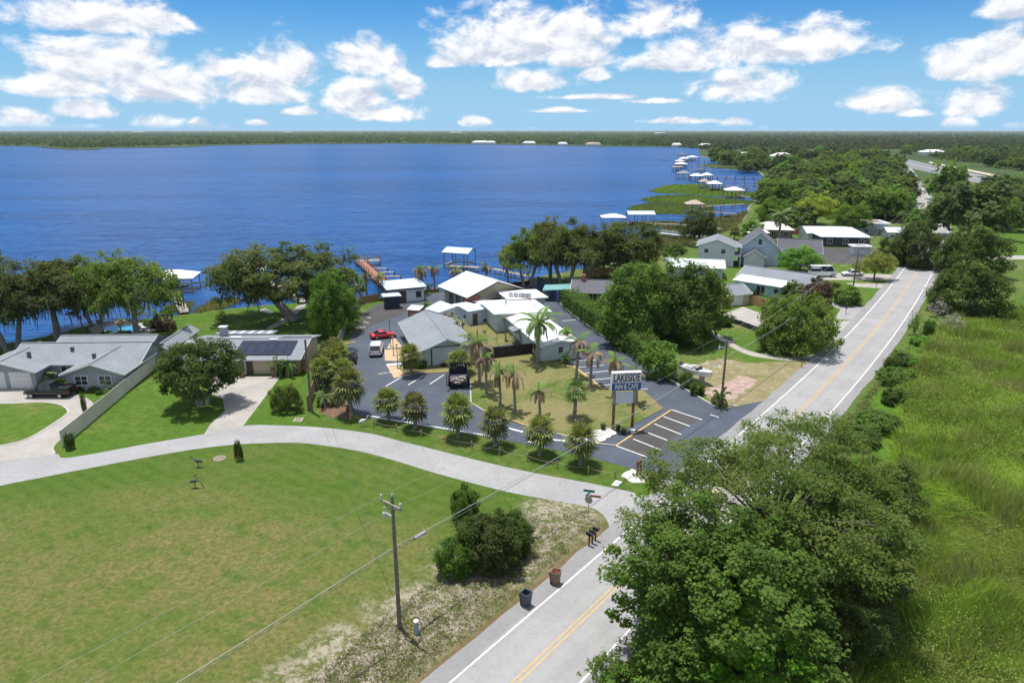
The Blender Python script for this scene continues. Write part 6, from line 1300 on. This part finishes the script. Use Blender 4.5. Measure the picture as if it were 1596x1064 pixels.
for (x_, y_) in [(930,676),(953,678),(962,683),(976,682)]:
    p_ = G(x_ + 10, y_ - 6); tt = thing('flower_pot', ['dark flower pot left at the foot of the motel sign', 'dark flower pot in the middle under the motel sign', 'dark flower pot before the right sign post', 'white tub at the right foot of the motel sign'][[930, 953, 962, 976].index(x_)], 'flower pot', (p_.x, p_.y, .1))
    MB().lathe((0, 0, 0), [(.2, 0), (.3, .45), (.33, .45), (.33, .5), (.27, .5)], 12).build('pot', 'm_white_obj' if x_ == 976 else 'm_black', tt)
    if x_ != 976:
        for pn, me in PROTO['cycad'][0][:1]: o = link('plant', me, tt); o.scale = (.35, .35, .5); o.location = (0, 0, .35)
# ---- poles and wires
M('m_pole', (.16, .135, .11), .9, .25, 3., 18); M('m_cable', (.10, .10, .105), .6, .1); M('m_cable_pale', (.34, .34, .34), .5, .1); M('m_insul', (.5, .5, .5), .3, .1); M('m_yellow', (.65, .48, .05), .5, .15)
RANG = math.atan2(RN.y, RN.x)
def upole(label, loc, h_, arm=1.0, n_ins=2, rz=RANG, dia=.14, xf=False):
    t = thing('utility_pole', label, 'utility pole', (loc[0], loc[1], 0), rz)
    MB().tube([(0, 0, -.3), (0, 0, h_)], [dia * 1.15, dia * .75], 10).build('pole', 'm_pole', t)
    if arm:
        a = MB().cbox((0, -.14, h_ - .55), (2 * arm, .11, .14)).build('crossarm', 'm_wood_grey', t)
        for s_ in (-1, 1)[:n_ins]:
            MB().lathe((s_ * (arm - .1), -.14, h_ - .48), [(.03, 0), (.03, .12), (.07, .14), (.07, .2), (.05, .24), (.08, .27), (.06, .36)], 8).build('insulator', 'm_insul', a); MB().bar((s_ * arm * .6, -.14, h_ - .6), (0, -.1, h_ - 1.1), .04, .04).build('brace', 'm_steel_dark', a)
        MB().lathe((0, 0, h_), [(.03, 0), (.06, .05), (.06, .16), (.03, .22)], 8).build('insulator', 'm_insul', t)
    if xf: MB().bar((0, 0, h_ - 1.5), (-.75, 0, h_ - 1.45), .06, .06).build('bracket', 'm_insul', t); MB().lathe((-.85, 0, h_ - 1.9), [(.05, 0), (.12, .05), (.13, .4), (.05, .5), (.04, .8)], 10).build('cutout_switch', 'm_insul', t)
    return t
P1 = G(623, 978).to_2d(); P2 = G(1124, 628).to_2d(); P3 = Vector((43.2, 99.)); h1 = top_z(P1.y, 773); h2 = top_z(P2.y, 524); h3 = 9.8
upole('wooden power pole with crossarm standing in the vacant lawn', P1, h1, 1.0, 2, xf=True); upole('power pole by the driveway cycad and pink gravel', P2, h2, 1.0, 2, xf=True); upole('power pole behind the low roadside tree', P3, h3, 1.1)
P4 = G(1329, 452).to_2d(); upole('thin pole beside the white parked car', P4, top_z(P4.y, 392), 0)
P5 = G(1403, 372).to_2d(); upole('power pole left of the distant road', P5, top_z(P5.y, 330), 1.4)
P6 = G(1421, 342).to_2d(); upole('distant power pole at the road bend', P6, top_z(P6.y, 296), 1.2)
PL = G(486, 642).to_2d(); upole('grey light pole at the lower end of the brown fence', PL, top_z(PL.y, 529), 0, dia=.16)
PF = G(1353, 395).to_2d(); upole('thin pole by the little white shed', PF, top_z(PF.y, 352), 0)
def wire(name, label, a, b, sag=.6, r_=.018, mat='m_cable', n_=24):
    a, b = Vector(a), Vector(b); o_ = a.copy(); pts = [a.lerp(b, k / n_) - Vector((0, 0, 4 * sag * (k / n_) * (1 - k / n_))) - o_ for k in range(n_ + 1)]
    w_ = MB().tube(pts, r_, 5).build(name, mat); w_.location = o_; return tag(w_, label, 'wire')
P0 = P1 - RD * 48; v3 = lambda p_, z_: (p_.x, p_.y, z_)
zc1 = top_z(P1.y, 851); zc2 = top_z(P2.y, 556); zc3 = 6.0
for k, (dz, nm, rr_) in enumerate([(0, 'upper', .022), (-.28, 'lower', .018)]):
    wire('overhead_cable', nm + ' thick cable from the lawn pole towards the driveway pole', v3(P1, zc1 + dz), v3(P2, zc2 + dz), .45, rr_, 'm_cable_pale' if k == 0 else 'm_cable'); wire('overhead_cable', nm + ' thick cable leaving the lawn pole for the bottom edge', v3(P1, zc1 + dz), v3(P0, zc1 + dz), .45, rr_, 'm_cable_pale' if k == 0 else 'm_cable'); wire('overhead_cable', nm + ' thick cable from the driveway pole into the roadside tree', v3(P2, zc2 + dz), v3(P3, zc3 + dz), .2, rr_, 'm_cable_pale' if k == 0 else 'm_cable')
for s_, nm in ((-1, 'left'), (1, 'right')):
    o_ = RN * s_ * .9
    wire('power_line', nm + ' thin power line between the lawn pole and the driveway pole', v3(P1 + o_, h1 - .2), v3(P2 + o_, h2 - .2), .4, .006, 'm_cable_pale'); wire('power_line', nm + ' thin power line from the lawn pole to the bottom edge', v3(P1 + o_, h1 - .2), v3(P0 + o_, h1 - .2), .4, .006, 'm_cable_pale'); wire('power_line', nm + ' thin power line from the driveway pole to the next pole', v3(P2 + o_, h2 - .2), v3(P3 + o_, h3 - .2), .2, .012, 'm_cable_pale'); wire('power_line', nm + ' thin power line over the neighbour gardens', v3(P3 + o_, h3 - .2), v3(P5 + o_, top_z(P5.y, 333)), .6, .02, 'm_cable_pale')
AN = G(641, 1000); wire('service_wire', 'thin dark wire dropping from the light pole to the yellow guy guard', v3(PL, top_z(PL.y, 545)), (AN.x, AN.y, 1.0), 1.2, .014, 'm_cable')
sp = thing('splice_case', 'pale splice case hanging on the cable right of the lawn pole', 'cable box', v3(P1 + RD * 2.2, zc1 - .28)); MB().tube([(-.3, -.37, 0), (.3, .37, 0)], .09, 8).build('case', 'm_insul', sp); MB().tube([(-.34, -.42, 0), (.34, .42, 0)], .05, 8).build('clamp', 'm_steel_dark', sp)
t = thing('guy_guard', 'yellow plastic guy wire guard at the foot of the lawn pole', 'guard', (AN.x, AN.y, 0)); MB().tube([(0, 0, -.1), (-.05, .15, 1.9)], .055, 8).build('guard', 'm_yellow', t); MB().tube([(0, 0, -.1), (0, 0, .15)], .09, 8).build('anchor', 'm_steel_dark', t)
p_ = G(649, 986); t = thing('cable_pedestal', 'grey green utility pedestal right of the lawn pole', 'utility box', (p_.x, p_.y, 0)); M('m_pedestal', (.30, .36, .36), .6, .12); MB().lathe((0, 0, 0), [(.21, -.05), (.19, .1), (.17, .85), (.16, .9)], 14).build('case', 'm_pedestal', t, True); MB().lathe((0, 0, .9), [(.18, 0), (.18, .1), (.05, .16)], 14).build('cap', 'm_trim', t)
# thin posts in the lot
for x_, y_, yt, lb in [(609,540,499,'tall thin dark post nearest the red sports car'), (613.5,554,526,'thin dark post beside the middle paver apron'), (620,574,537,'thin dark post at the lowest paver apron')]:
    b0 = G(x_, y_); t = thing('lot_post', lb, 'post', (b0.x, b0.y, 0)); z_ = top_z(b0.y, yt); MB().tube([(0, 0, -.1), (0, 0, z_)], .055, 8).build('pole', 'm_pole', t); MB().cbox((0, 0, z_), (.3, .12, .1)).build('lamp_head', 'm_steel_dark', t); MB().cbox((0, 0, .08), (.3, .3, .16)).build('base', 'm_kerb', t)
# rope posts along the verge
RP = [(546.6,654.7),(582.4,665),(618,672.3),(656.4,681.6),(695.5,691),(735.4,699.2),(778.7,709.2),(822,719.5),(869,730),(916.8,738.1),(958.6,745.2)]
M('m_rope', (.42, .36, .25), .9, .2); M('m_postwood', (.40, .28, .13), .85, .25); wp_ = [G(*q) for q in RP]
for k, q in enumerate(wp_):
    t = thing('rope_post', 'short wooden rope post along the verge, ' + ['first from the left', 'second from the left', 'third from the left', 'fourth from the left', 'fifth from the left', 'middle one of eleven', 'fifth from the right', 'fourth from the right', 'third from the right', 'second from the right', 'last on the right'][k], 'post', (q.x, q.y, 0), 0, 'rope posts along the verge')
    MB().tube([(0, 0, -.1), (0, 0, .85)], .075, 8).build('post', 'm_postwood', t); MB().lathe((0, 0, .85), [(.075, 0), (.06, .04), (.01, .07)], 8).build('cap', 'm_postwood', t)
    if k < len(wp_) - 1: wire('rope', 'sagging rope between the verge posts, span ' + ['one', 'two', 'three', 'four', 'five', 'six', 'seven', 'eight', 'nine', 'ten'][k] + ' from the left', (q.x, q.y, .72), (wp_[k + 1].x, wp_[k + 1].y, .72), .22, .016, 'm_rope', 10)
for k, (x_, y_) in enumerate([(993,742), (997.5,740)]):
    b0 = G(x_, y_); t = thing('entry_post', ['left one of the two brown entry posts on white gravel', 'right one of the two brown entry posts on white gravel'][k], 'post', (b0.x, b0.y, 0)); MB().cbox((0, 0, .75), (.2, .2, 1.6)).build('post', 'm_post_brown', t); MB().cbox((0, 0, 1.58), (.27, .27, .08)).build('cap', 'm_post_brown', t)
# utility lid
b0 = PX([(953,757),(960,749.5),(970,752),(963,759)]); t = thing('vault_cover', 'flat white concrete lid beside the side street', 'lid', (b0[0].x, b0[0].y, 0)); MB().prism([tuple(q - b0[0]) for q in b0], 0, .12).build('slab', 'm_trim', t); c_ = sum(b0, Vector((0, 0))) / 4 - b0[0]; MB().cbox((c_.x, c_.y, .125), (.5, .4, .02)).build('hatch', 'm_kerb', t)
b0 = G(342, 714); t = thing('drain_inlet', 'round concrete drain inlet with brown grate in the vacant lawn', 'drain', (b0.x, b0.y, 0)); MB().lathe((0, 0, 0), [(.62, 0), (.6, .04), (.46, .04), (.44, .03)], 20).build('concrete_ring', 'm_wood_grey', t); MB().lathe((0, 0, .0), [(.43, .0), (.43, .035)], 16).build('grate', 'm_wall_brown', t)
b0 = G(465, 654); t = thing('drain_inlet', 'square brown drain grate in the grass by the light pole', 'drain', (b0.x, b0.y, 0)); MB().cbox((0, 0, .03), (1.0, 1.0, .06)).build('concrete_ring', 'm_kerb', t); MB().cbox((0, 0, .065), (.7, .7, .02)).build('grate', 'm_wall_brown', t)
# ---- bins, mailboxes, street signs
M('m_bin_brown', (.22, .14, .095), .6, .15); M('m_bin_blue', (.055, .075, .095), .5, .15); M('m_leaflitter', (.16, .05, .03), .9, .4, 6., 20)
def bin_(label, x_, y_, mat, rz, fill=None):
    b0 = G(x_, y_); t = thing('trash_bin', label, 'trash bin', (b0.x, b0.y, .026), rz); w0, w1, hh = .24, .32, 1.05
    st = [[(-w0, -w0), (w0, -w0), (w0, w0), (-w0, w0)], [(-w1, -w1), (w1, -w1), (w1, w1), (-w1, w1)]]; v = [(x, y, .06) for x, y in st[0]] + [(x, y, hh) for x, y in st[1]]; k_ = .9
    v += [(x * k_, y * k_, hh) for x, y in st[1]] + [(x * .8, y * .8, .6) for x, y in st[1]]
    f = [(3, 2, 1, 0)] + [(i, (i + 1) % 4, 4 + (i + 1) % 4, 4 + i) for i in range(4)] + [(4 + i, 4 + (i + 1) % 4, 8 + (i + 1) % 4, 8 + i) for i in range(4)] + [(8 + i, 8 + (i + 1) % 4, 12 + (i + 1) % 4, 12 + i) for i in range(4)] + [(12, 13, 14, 15)]
    MB().add(v, f).build('body', mat, t)
    rim = MB(); [rim.bar((st[1][i][0], st[1][i][1], hh), (st[1][(i + 1) % 4][0], st[1][(i + 1) % 4][1], hh), .06, .06) for i in range(4)]; rim.build('rim', mat, t)
    MB().cbox((0, w1 + .04, hh * .55), (.56, .05, .85), 0, -.12).build('open_lid', mat, t); MB().tube([(-.25, w1 + .05, hh - .05), (.25, w1 + .05, hh - .05)], .025, 6).build('handle', mat, t)
    for s_ in (-1, 1): MB().tube([(s_ * .22 - .04, w0 + .02, .1), (s_ * .22 + .04, w0 + .02, .1)], .1, 10).build('wheel', 'm_tyre', t)
    if fill:
        mb = MB(); [mb.cbox((rr.uniform(-.2, .2), rr.uniform(-.2, .2), hh - .14 + rr.uniform(0, .14)), (.2, .16, .1), rr.uniform(0, 3), rr.uniform(-.6, .6)) for _ in range(24)]; tag(mb.build('yard_waste', fill, t), kind='stuff')
bin_('brown trash bin filled with red brown leaves at the road edge', 866, 909, 'm_bin_brown', RANG + PI / 2 + .2, 'm_leaflitter'); bin_('empty dark blue trash bin at the road edge', 820, 943, 'm_bin_blue', RANG + PI / 2)
bin_('dark bin by the white door of the small tan garage', 1129, 481, 'm_bin_blue', .3); bin_('brown bin next to the dark one at the small tan garage', 1135, 481, 'm_bin_brown', .3); bin_('tan bin at the right corner of the tan garage', 427, 586, 'm_bin_brown', 0.); bin_('dark bin beside the tan bin at the tan garage', 433, 586, 'm_bin_blue', 0.)
for k, (x_, y_) in enumerate([(918,850),(923,846.5),(928,842)]):
    b0 = G(x_, y_); t = thing('mailbox', ['black mailbox at the near end of the row of three', 'black mailbox in the middle of the row of three', 'black mailbox at the far end of the row of three'][k], 'mailbox', (b0.x, b0.y, 0), RANG)
    pr = [(-.11, 1.0), (.11, 1.0), (.11, 1.14)] + [(.11 * math.cos(a), 1.14 + .11 * math.sin(a)) for a in (.5, 1.05, 1.57, 2.09, 2.64)] + [(-.11, 1.14)]; n_ = len(pr)
    MB().add([(-.28, y, z) for y, z in pr] + [(.28, y, z) for y, z in pr], [tuple(range(n_))[::-1], tuple(range(n_, 2 * n_))] + [(i, (i + 1) % n_, n_ + (i + 1) % n_, n_ + i) for i in range(n_)]).build('box', 'm_black', t)
    MB().cbox((.285, 0, 1.12), (.012, .2, .22)).build('door', 'm_steel_dark', t); MB().cbox((.05, .125, 1.2), (.03, .015, .18)).build('flag', 'm_lamp_red', t); MB().cbox((0, 0, .5), (.09, .09, 1.02)).build('post', 'm_black', t); MB().cbox((0, 0, .97), (.5, .2, .04)).build('shelf', 'm_black', t)
for k, (x_, y_, lb) in enumerate([(1249,572,'mailbox on a thin post at the end of the neighbour path'), (1365,448,'dark mailbox at the van drive'), (1318,489,'dark mailbox at the concrete apron')]):
    b0 = G(x_, y_); t = thing('mailbox', lb, 'mailbox', (b0.x, b0.y, 0), RANG); MB().cbox((0, 0, .55), (.1, .1, 1.1)).build('post', 'm_wood_grey', t); MB().cbox((0, 0, 1.2), (.5, .24, .24)).build('box', 'm_black', t)
b0 = G(916.5, 808); zt_ = top_z(b0.y, 763); t = thing('street_sign', 'street name sign with two green blades and a brown one at the corner', 'street sign', (b0.x, b0.y, 0)); M('m_sign_green', (.015, .20, .17), .4, .1); M('m_sign_brown', (.30, .13, .035), .5, .1)
MB().tube([(0, 0, -.1), (0, 0, zt_)], .035, 8).build('post', 'm_metal', t); MB().cbox((0, 0, zt_ - .1), (.95, .03, .22), -.25).build('green_blade', 'm_sign_green', t); MB().cbox((-.05, 0, zt_ - .38), (.95, .03, .22), 1.0).build('green_blade', 'm_sign_green', t); MB().cbox((.55, 0, zt_ - .62), (.95, .03, .2), -.2).build('brown_blade', 'm_sign_brown', t)
MB().tube([(0, .05, zt_ - 1.0), (.012, .075, zt_ - 1.0)], .36, 8).build('stop_sign_back', 'm_metal', t)
# ---- boat on its stand by the driveway
def boat(name, label, loc, rz, L=4.6, W=1.7, hull='m_boat', stand=True, pitch=0.):
    t = thing(name, label, 'boat', loc, rz); xs_ = [-.5, -.3, 0, .25, .42, .5]; ws = [.82, .95, 1., .85, .45, .04]
    def ring(f, w_, z0, z1): return [(f * L, -w_ * W / 2, z1), (f * L, -w_ * W / 2 * .8, z0 + .18), (f * L, 0, z0), (f * L, w_ * W / 2 * .8, z0 + .18), (f * L, w_ * W / 2, z1)]
    mb = MB(); v = []; f = []
    for i, (x_, w_) in enumerate(zip(xs_, ws)): v += ring(x_, w_, .0 + .25 * max(0, x_) ** 2 * 4, .75 + .25 * max(0, x_) * 2)
    for i in range(5): f += [(i * 5 + j, i * 5 + j + 1, (i + 1) * 5 + j + 1, (i + 1) * 5 + j) for j in range(4)]
    f.append((0, 1, 2, 3, 4)); mb.add(v, f); mb.build('hull', hull, t)
    dk = MB(); dv = []; 
    for x_, w_ in zip(xs_, ws): z1 = .70 + .25 * max(0, x_) * 2; dv += [(x_ * L, -w_ * W / 2 * .96, z1), (x_ * L, w_ * W / 2 * .96, z1)]
    dk.add(dv, [(2 * i, 2 * i + 1, 2 * i + 3, 2 * i + 2) for i in range(5)]); dk.build('deck', hull, t)
    MB().box(-L * .36, -W * .30, .66, L * .02, W * .30, .76).build('cockpit', 'm_wood_grey', t); MB().cbox((L * .08, 0, .95), (.06, W * .75, .42), 0, 0, -.5).build('windscreen', 'm_glass', t)
    for y_ in (-.35, .35): MB().cbox((-L * .15, y_, .92), (.5, .45, .3)).build('seat', 'm_white_obj', t)
    MB().cbox((-L * .53, 0, .8), (.35, .4, .7)).build('outboard_motor', 'm_steel_dark', t)
    rb = MB(); [rb.bar((xs_[i] * L, s_ * ws[i] * W / 2, .78 + .5 * max(0, xs_[i])), (xs_[i + 1] * L, s_ * ws[i + 1] * W / 2, .78 + .5 * max(0, xs_[i + 1])), .06, .06) for i in range(5) for s_ in (-1, 1)]; rb.build('gunwale', 'm_trim', t)
    if stand:
        for x_ in (-.3, .2): MB().box(x_ * L - .1, -.5, -loc[2], x_ * L + .1, .5, .15).build('cradle', 'm_wood_grey', t)
    return t
b0 = G(1084, 594); boat('speed_boat', 'white open motor boat set up on a stand beside the drive', (b0.x, b0.y, .95), math.radians(-52), 4.8, 1.8)
b0 = G(668, 455, WZ); boat('row_boat', 'brown boat moored at the shore right of the cabin', (b0.x, b0.y, WZ - .2), .2, 4.5, 1.5, 'm_dock_red', False); b0 = G(1037, 250, WZ); boat('motor_boat', 'small motor boat out on the lake beyond the bay', (b0.x, b0.y, WZ - .2), PI, 9, 3.2, 'm_boat', False)
# ---- courtyard sails, lawn figures, pool
leafmat('m_sail', (.62, .60, .56), (.70, .68, .64), trans=.55)
for k, (x_, y_, yt, wpx) in enumerate([(775,535,521,9), (801,537,521,7), (757,523,514,6)]):
    b0 = G(x_, y_); z_ = top_z(b0.y, yt); wm = wpx * mpp(b0.y, y_); t = thing('courtyard_sail', ['larger white triangular sail in the motel courtyard', 'narrow white sail against the white roofed wing', 'smallest pale sail at the back of the courtyard'][k], 'sail', (b0.x, b0.y, .03)); MB().tube([(0, 0, -.1), (0, 0, z_ + .1)], .03, 6).build('mast', 'm_metal', t)
    MB().add([(-.03, -.02, .25), (-wm, .1, .5), (-.03, -.02, z_), (-.03, .02, .25), (-wm, .14, .5), (-.03, .02, z_)], [(0, 2, 1), (3, 4, 5), (0, 1, 4, 3), (1, 2, 5, 4), (2, 0, 3, 5)]).build('cloth', 'm_sail', t)
pool = PX([(158,511.5),(181.6,506),(210,508.5),(218,517),(200,520),(168,520.5)]); deck = PX([(138,512),(150,507),(182,501.5),(230,503),(262,503),(252,511),(228,521),(190,524),(160,524),(143,519)])
m_, t_ = newmat('m_poolwater'); co_ = t_.co('Object'); nn_ = t_.noise(co_, 1.6, 3, .6); finish(t_, t_.mix(nn_, (.03, .27, .46), (.06, .38, .56)), .08, nn_, .25, .08, .5)
t = thing('swimming_pool', 'blue swimming pool with pale deck between the mossy oaks', 'pool', (pool[0].x, pool[0].y, 0)); o2 = pool[0]
d_ = sheet('deck', [tuple(q - o2) for q in deck], .05, 'm_concrete', t); sheet('water', [tuple(q - o2) for q in pool], .09, 'm_poolwater', t); strip('coping', [q - o2 for q in pool] + [pool[0] - o2], .22, -.22, .11, 'm_trim', t)
for k, (x_, y_, rz) in enumerate([(226,512,.4), (233,511,.4), (240,509.5,.4), (222,516,1.2)]):
    b0 = G(x_, y_); t = thing('sun_lounger', ['white sun lounger by the pool, left of the row', 'white sun lounger by the pool, middle of the row', 'white sun lounger by the pool, right of the row', 'blue lounger at the near pool corner'][k], 'sun lounger', (b0.x, b0.y, .06), rz); mt = 'm_white_obj' if k < 3 else 'm_sign_blue'
    MB().box(-.3, -.9, .28, .3, .35, .36).build('seat', mt, t); MB().cbox((0, .65, .55), (.6, .75, .07), 0, .75).build('backrest', mt, t)
    for x2 in (-.25, .25):
        for y2 in (-.8, .3): MB().box(x2 - .03, y2 - .03, 0, x2 + .03, y2 + .03, .28).build('leg', mt, t)
for k, (x_, y_) in enumerate([(357,588), (377,588)]):
    b0 = G(x_, y_); t = thing('planter', ['terracotta planter left of the glass entry of the tan house', 'terracotta planter right of the glass entry of the tan house'][k], 'planter', (b0.x, b0.y, .02)); MB().lathe((0, 0, 0), [(.25, 0), (.36, .5), (.4, .5), (.4, .58), (.33, .58)], 12).build('pot', 'm_brick', t); o = link('plant', PROTO['cycad'][0][0][1], t); o.scale = (.45, .45, .8); o.location = (0, 0, .4)
# ---- birds on the vacant lawn
def ico(mb, c, r, n=8, m=6):
    v = []; f = []
    for i in range(m + 1):
        a = PI * i / m
        for j in range(n): b = 2 * PI * j / n; v.append((c[0] + r[0] * math.sin(a) * math.cos(b), c[1] + r[1] * math.sin(a) * math.sin(b), c[2] + r[2] * math.cos(a)))
    for i in range(m):
        for j in range(n): f.append((i * n + j, (i + 1) * n + j, (i + 1) * n + (j + 1) % n, i * n + (j + 1) % n))
    mb.add(v, f)
M('m_bird_grey', (.10, .095, .09), .9, .25, 6.); M('m_bird_tan', (.17, .11, .06), .9, .25, 6.)
def crane(label, x_, y_, rz, s_, mat, graze, white=False):
    """one continuous body: lofted from tail to bill, with two jointed legs"""
    b0 = G(x_, y_); t = thing('crane_bird', label, 'bird', (b0.x, b0.y, 0), rz, scale=(s_, s_, s_)); mb = MB()
    neck = [(.34, .86), (.50, 1.0), (.56, 1.18), (.60, 1.32)] if not graze else [(.36, .80), (.55, .68), (.68, .42), (.72, .22)]
    head = (.72, 1.33, .88, 1.27) if not graze else (.80, .10, .88, .0)
    pts = [(-.50, 0, .66), (-.36, 0, .72), (-.15, 0, .80), (.10, 0, .84), (.26, 0, .84)] + [(a, 0, b) for a, b in neck] + [(head[0], 0, head[1]), (head[2], 0, head[3])]
    mb.tube(pts, [.03, .10, .165, .17, .11, .055, .04, .038, .05, .045, .008], 8)
    for y2 in (-.07, .07): mb.tube([(.0, y2, .74), (.03, y2, .58), (-.05, y2, .36), (.0, y2, .03)], [.05, .028, .024, .016], 6); mb.tube([(-.06, y2, .012), (.0, y2, .03), (.14, y2, .012)], [.012, .016, .01], 5)
    b_ = mb.build('body', mat, t, True)
    for y2 in (-.14, .14): MB().add([(.22, y2 * .8, .90), (-.45, y2 * .5, .80), (-.50, y2 * .7, .60), (.1, y2 * 1.3, .70), (.22, y2 * .7, .86), (-.45, y2 * .4, .76), (-.50, y2 * .6, .57), (.1, y2 * 1.15, .68)], [(0, 1, 2, 3), (7, 6, 5, 4), (0, 4, 5, 1), (1, 5, 6, 2), (2, 6, 7, 3), (3, 7, 4, 0)]).build('wing', mat, t)
    return t
crane('large dark grey bird standing alone nearest the side street', 309, 728, PI, .95, 'm_bird_grey', False); crane('small tan young bird between the two dark birds', 305, 745, PI / 2, .55, 'm_bird_tan', False); crane('large dark bird nearest the camera on the vacant lawn', 305, 760, 0., .95, 'm_bird_grey', True)
M('m_egret', (.75, .75, .74), .8, .06); crane('white bird on the verge grass left of the palm row', 566, 664, .3, .9, 'm_egret', False)
# ================================================================== AIR
m, t = newmat('m_haze'); m.node_tree.nodes.clear()
t.n('ShaderNodeOutputMaterial', {'Volume': t.n('ShaderNodeVolumePrincipled', {'Color': (.80, .88, 1., 1), 'Density': 3.6e-5, 'Anisotropy': .1})}, out=None)
hz_ = MB().box(-46000, -3500, -2.5, 46000, 81000, 35.).build('haze', 'm_haze'); hz_['kind'] = 'stuff'
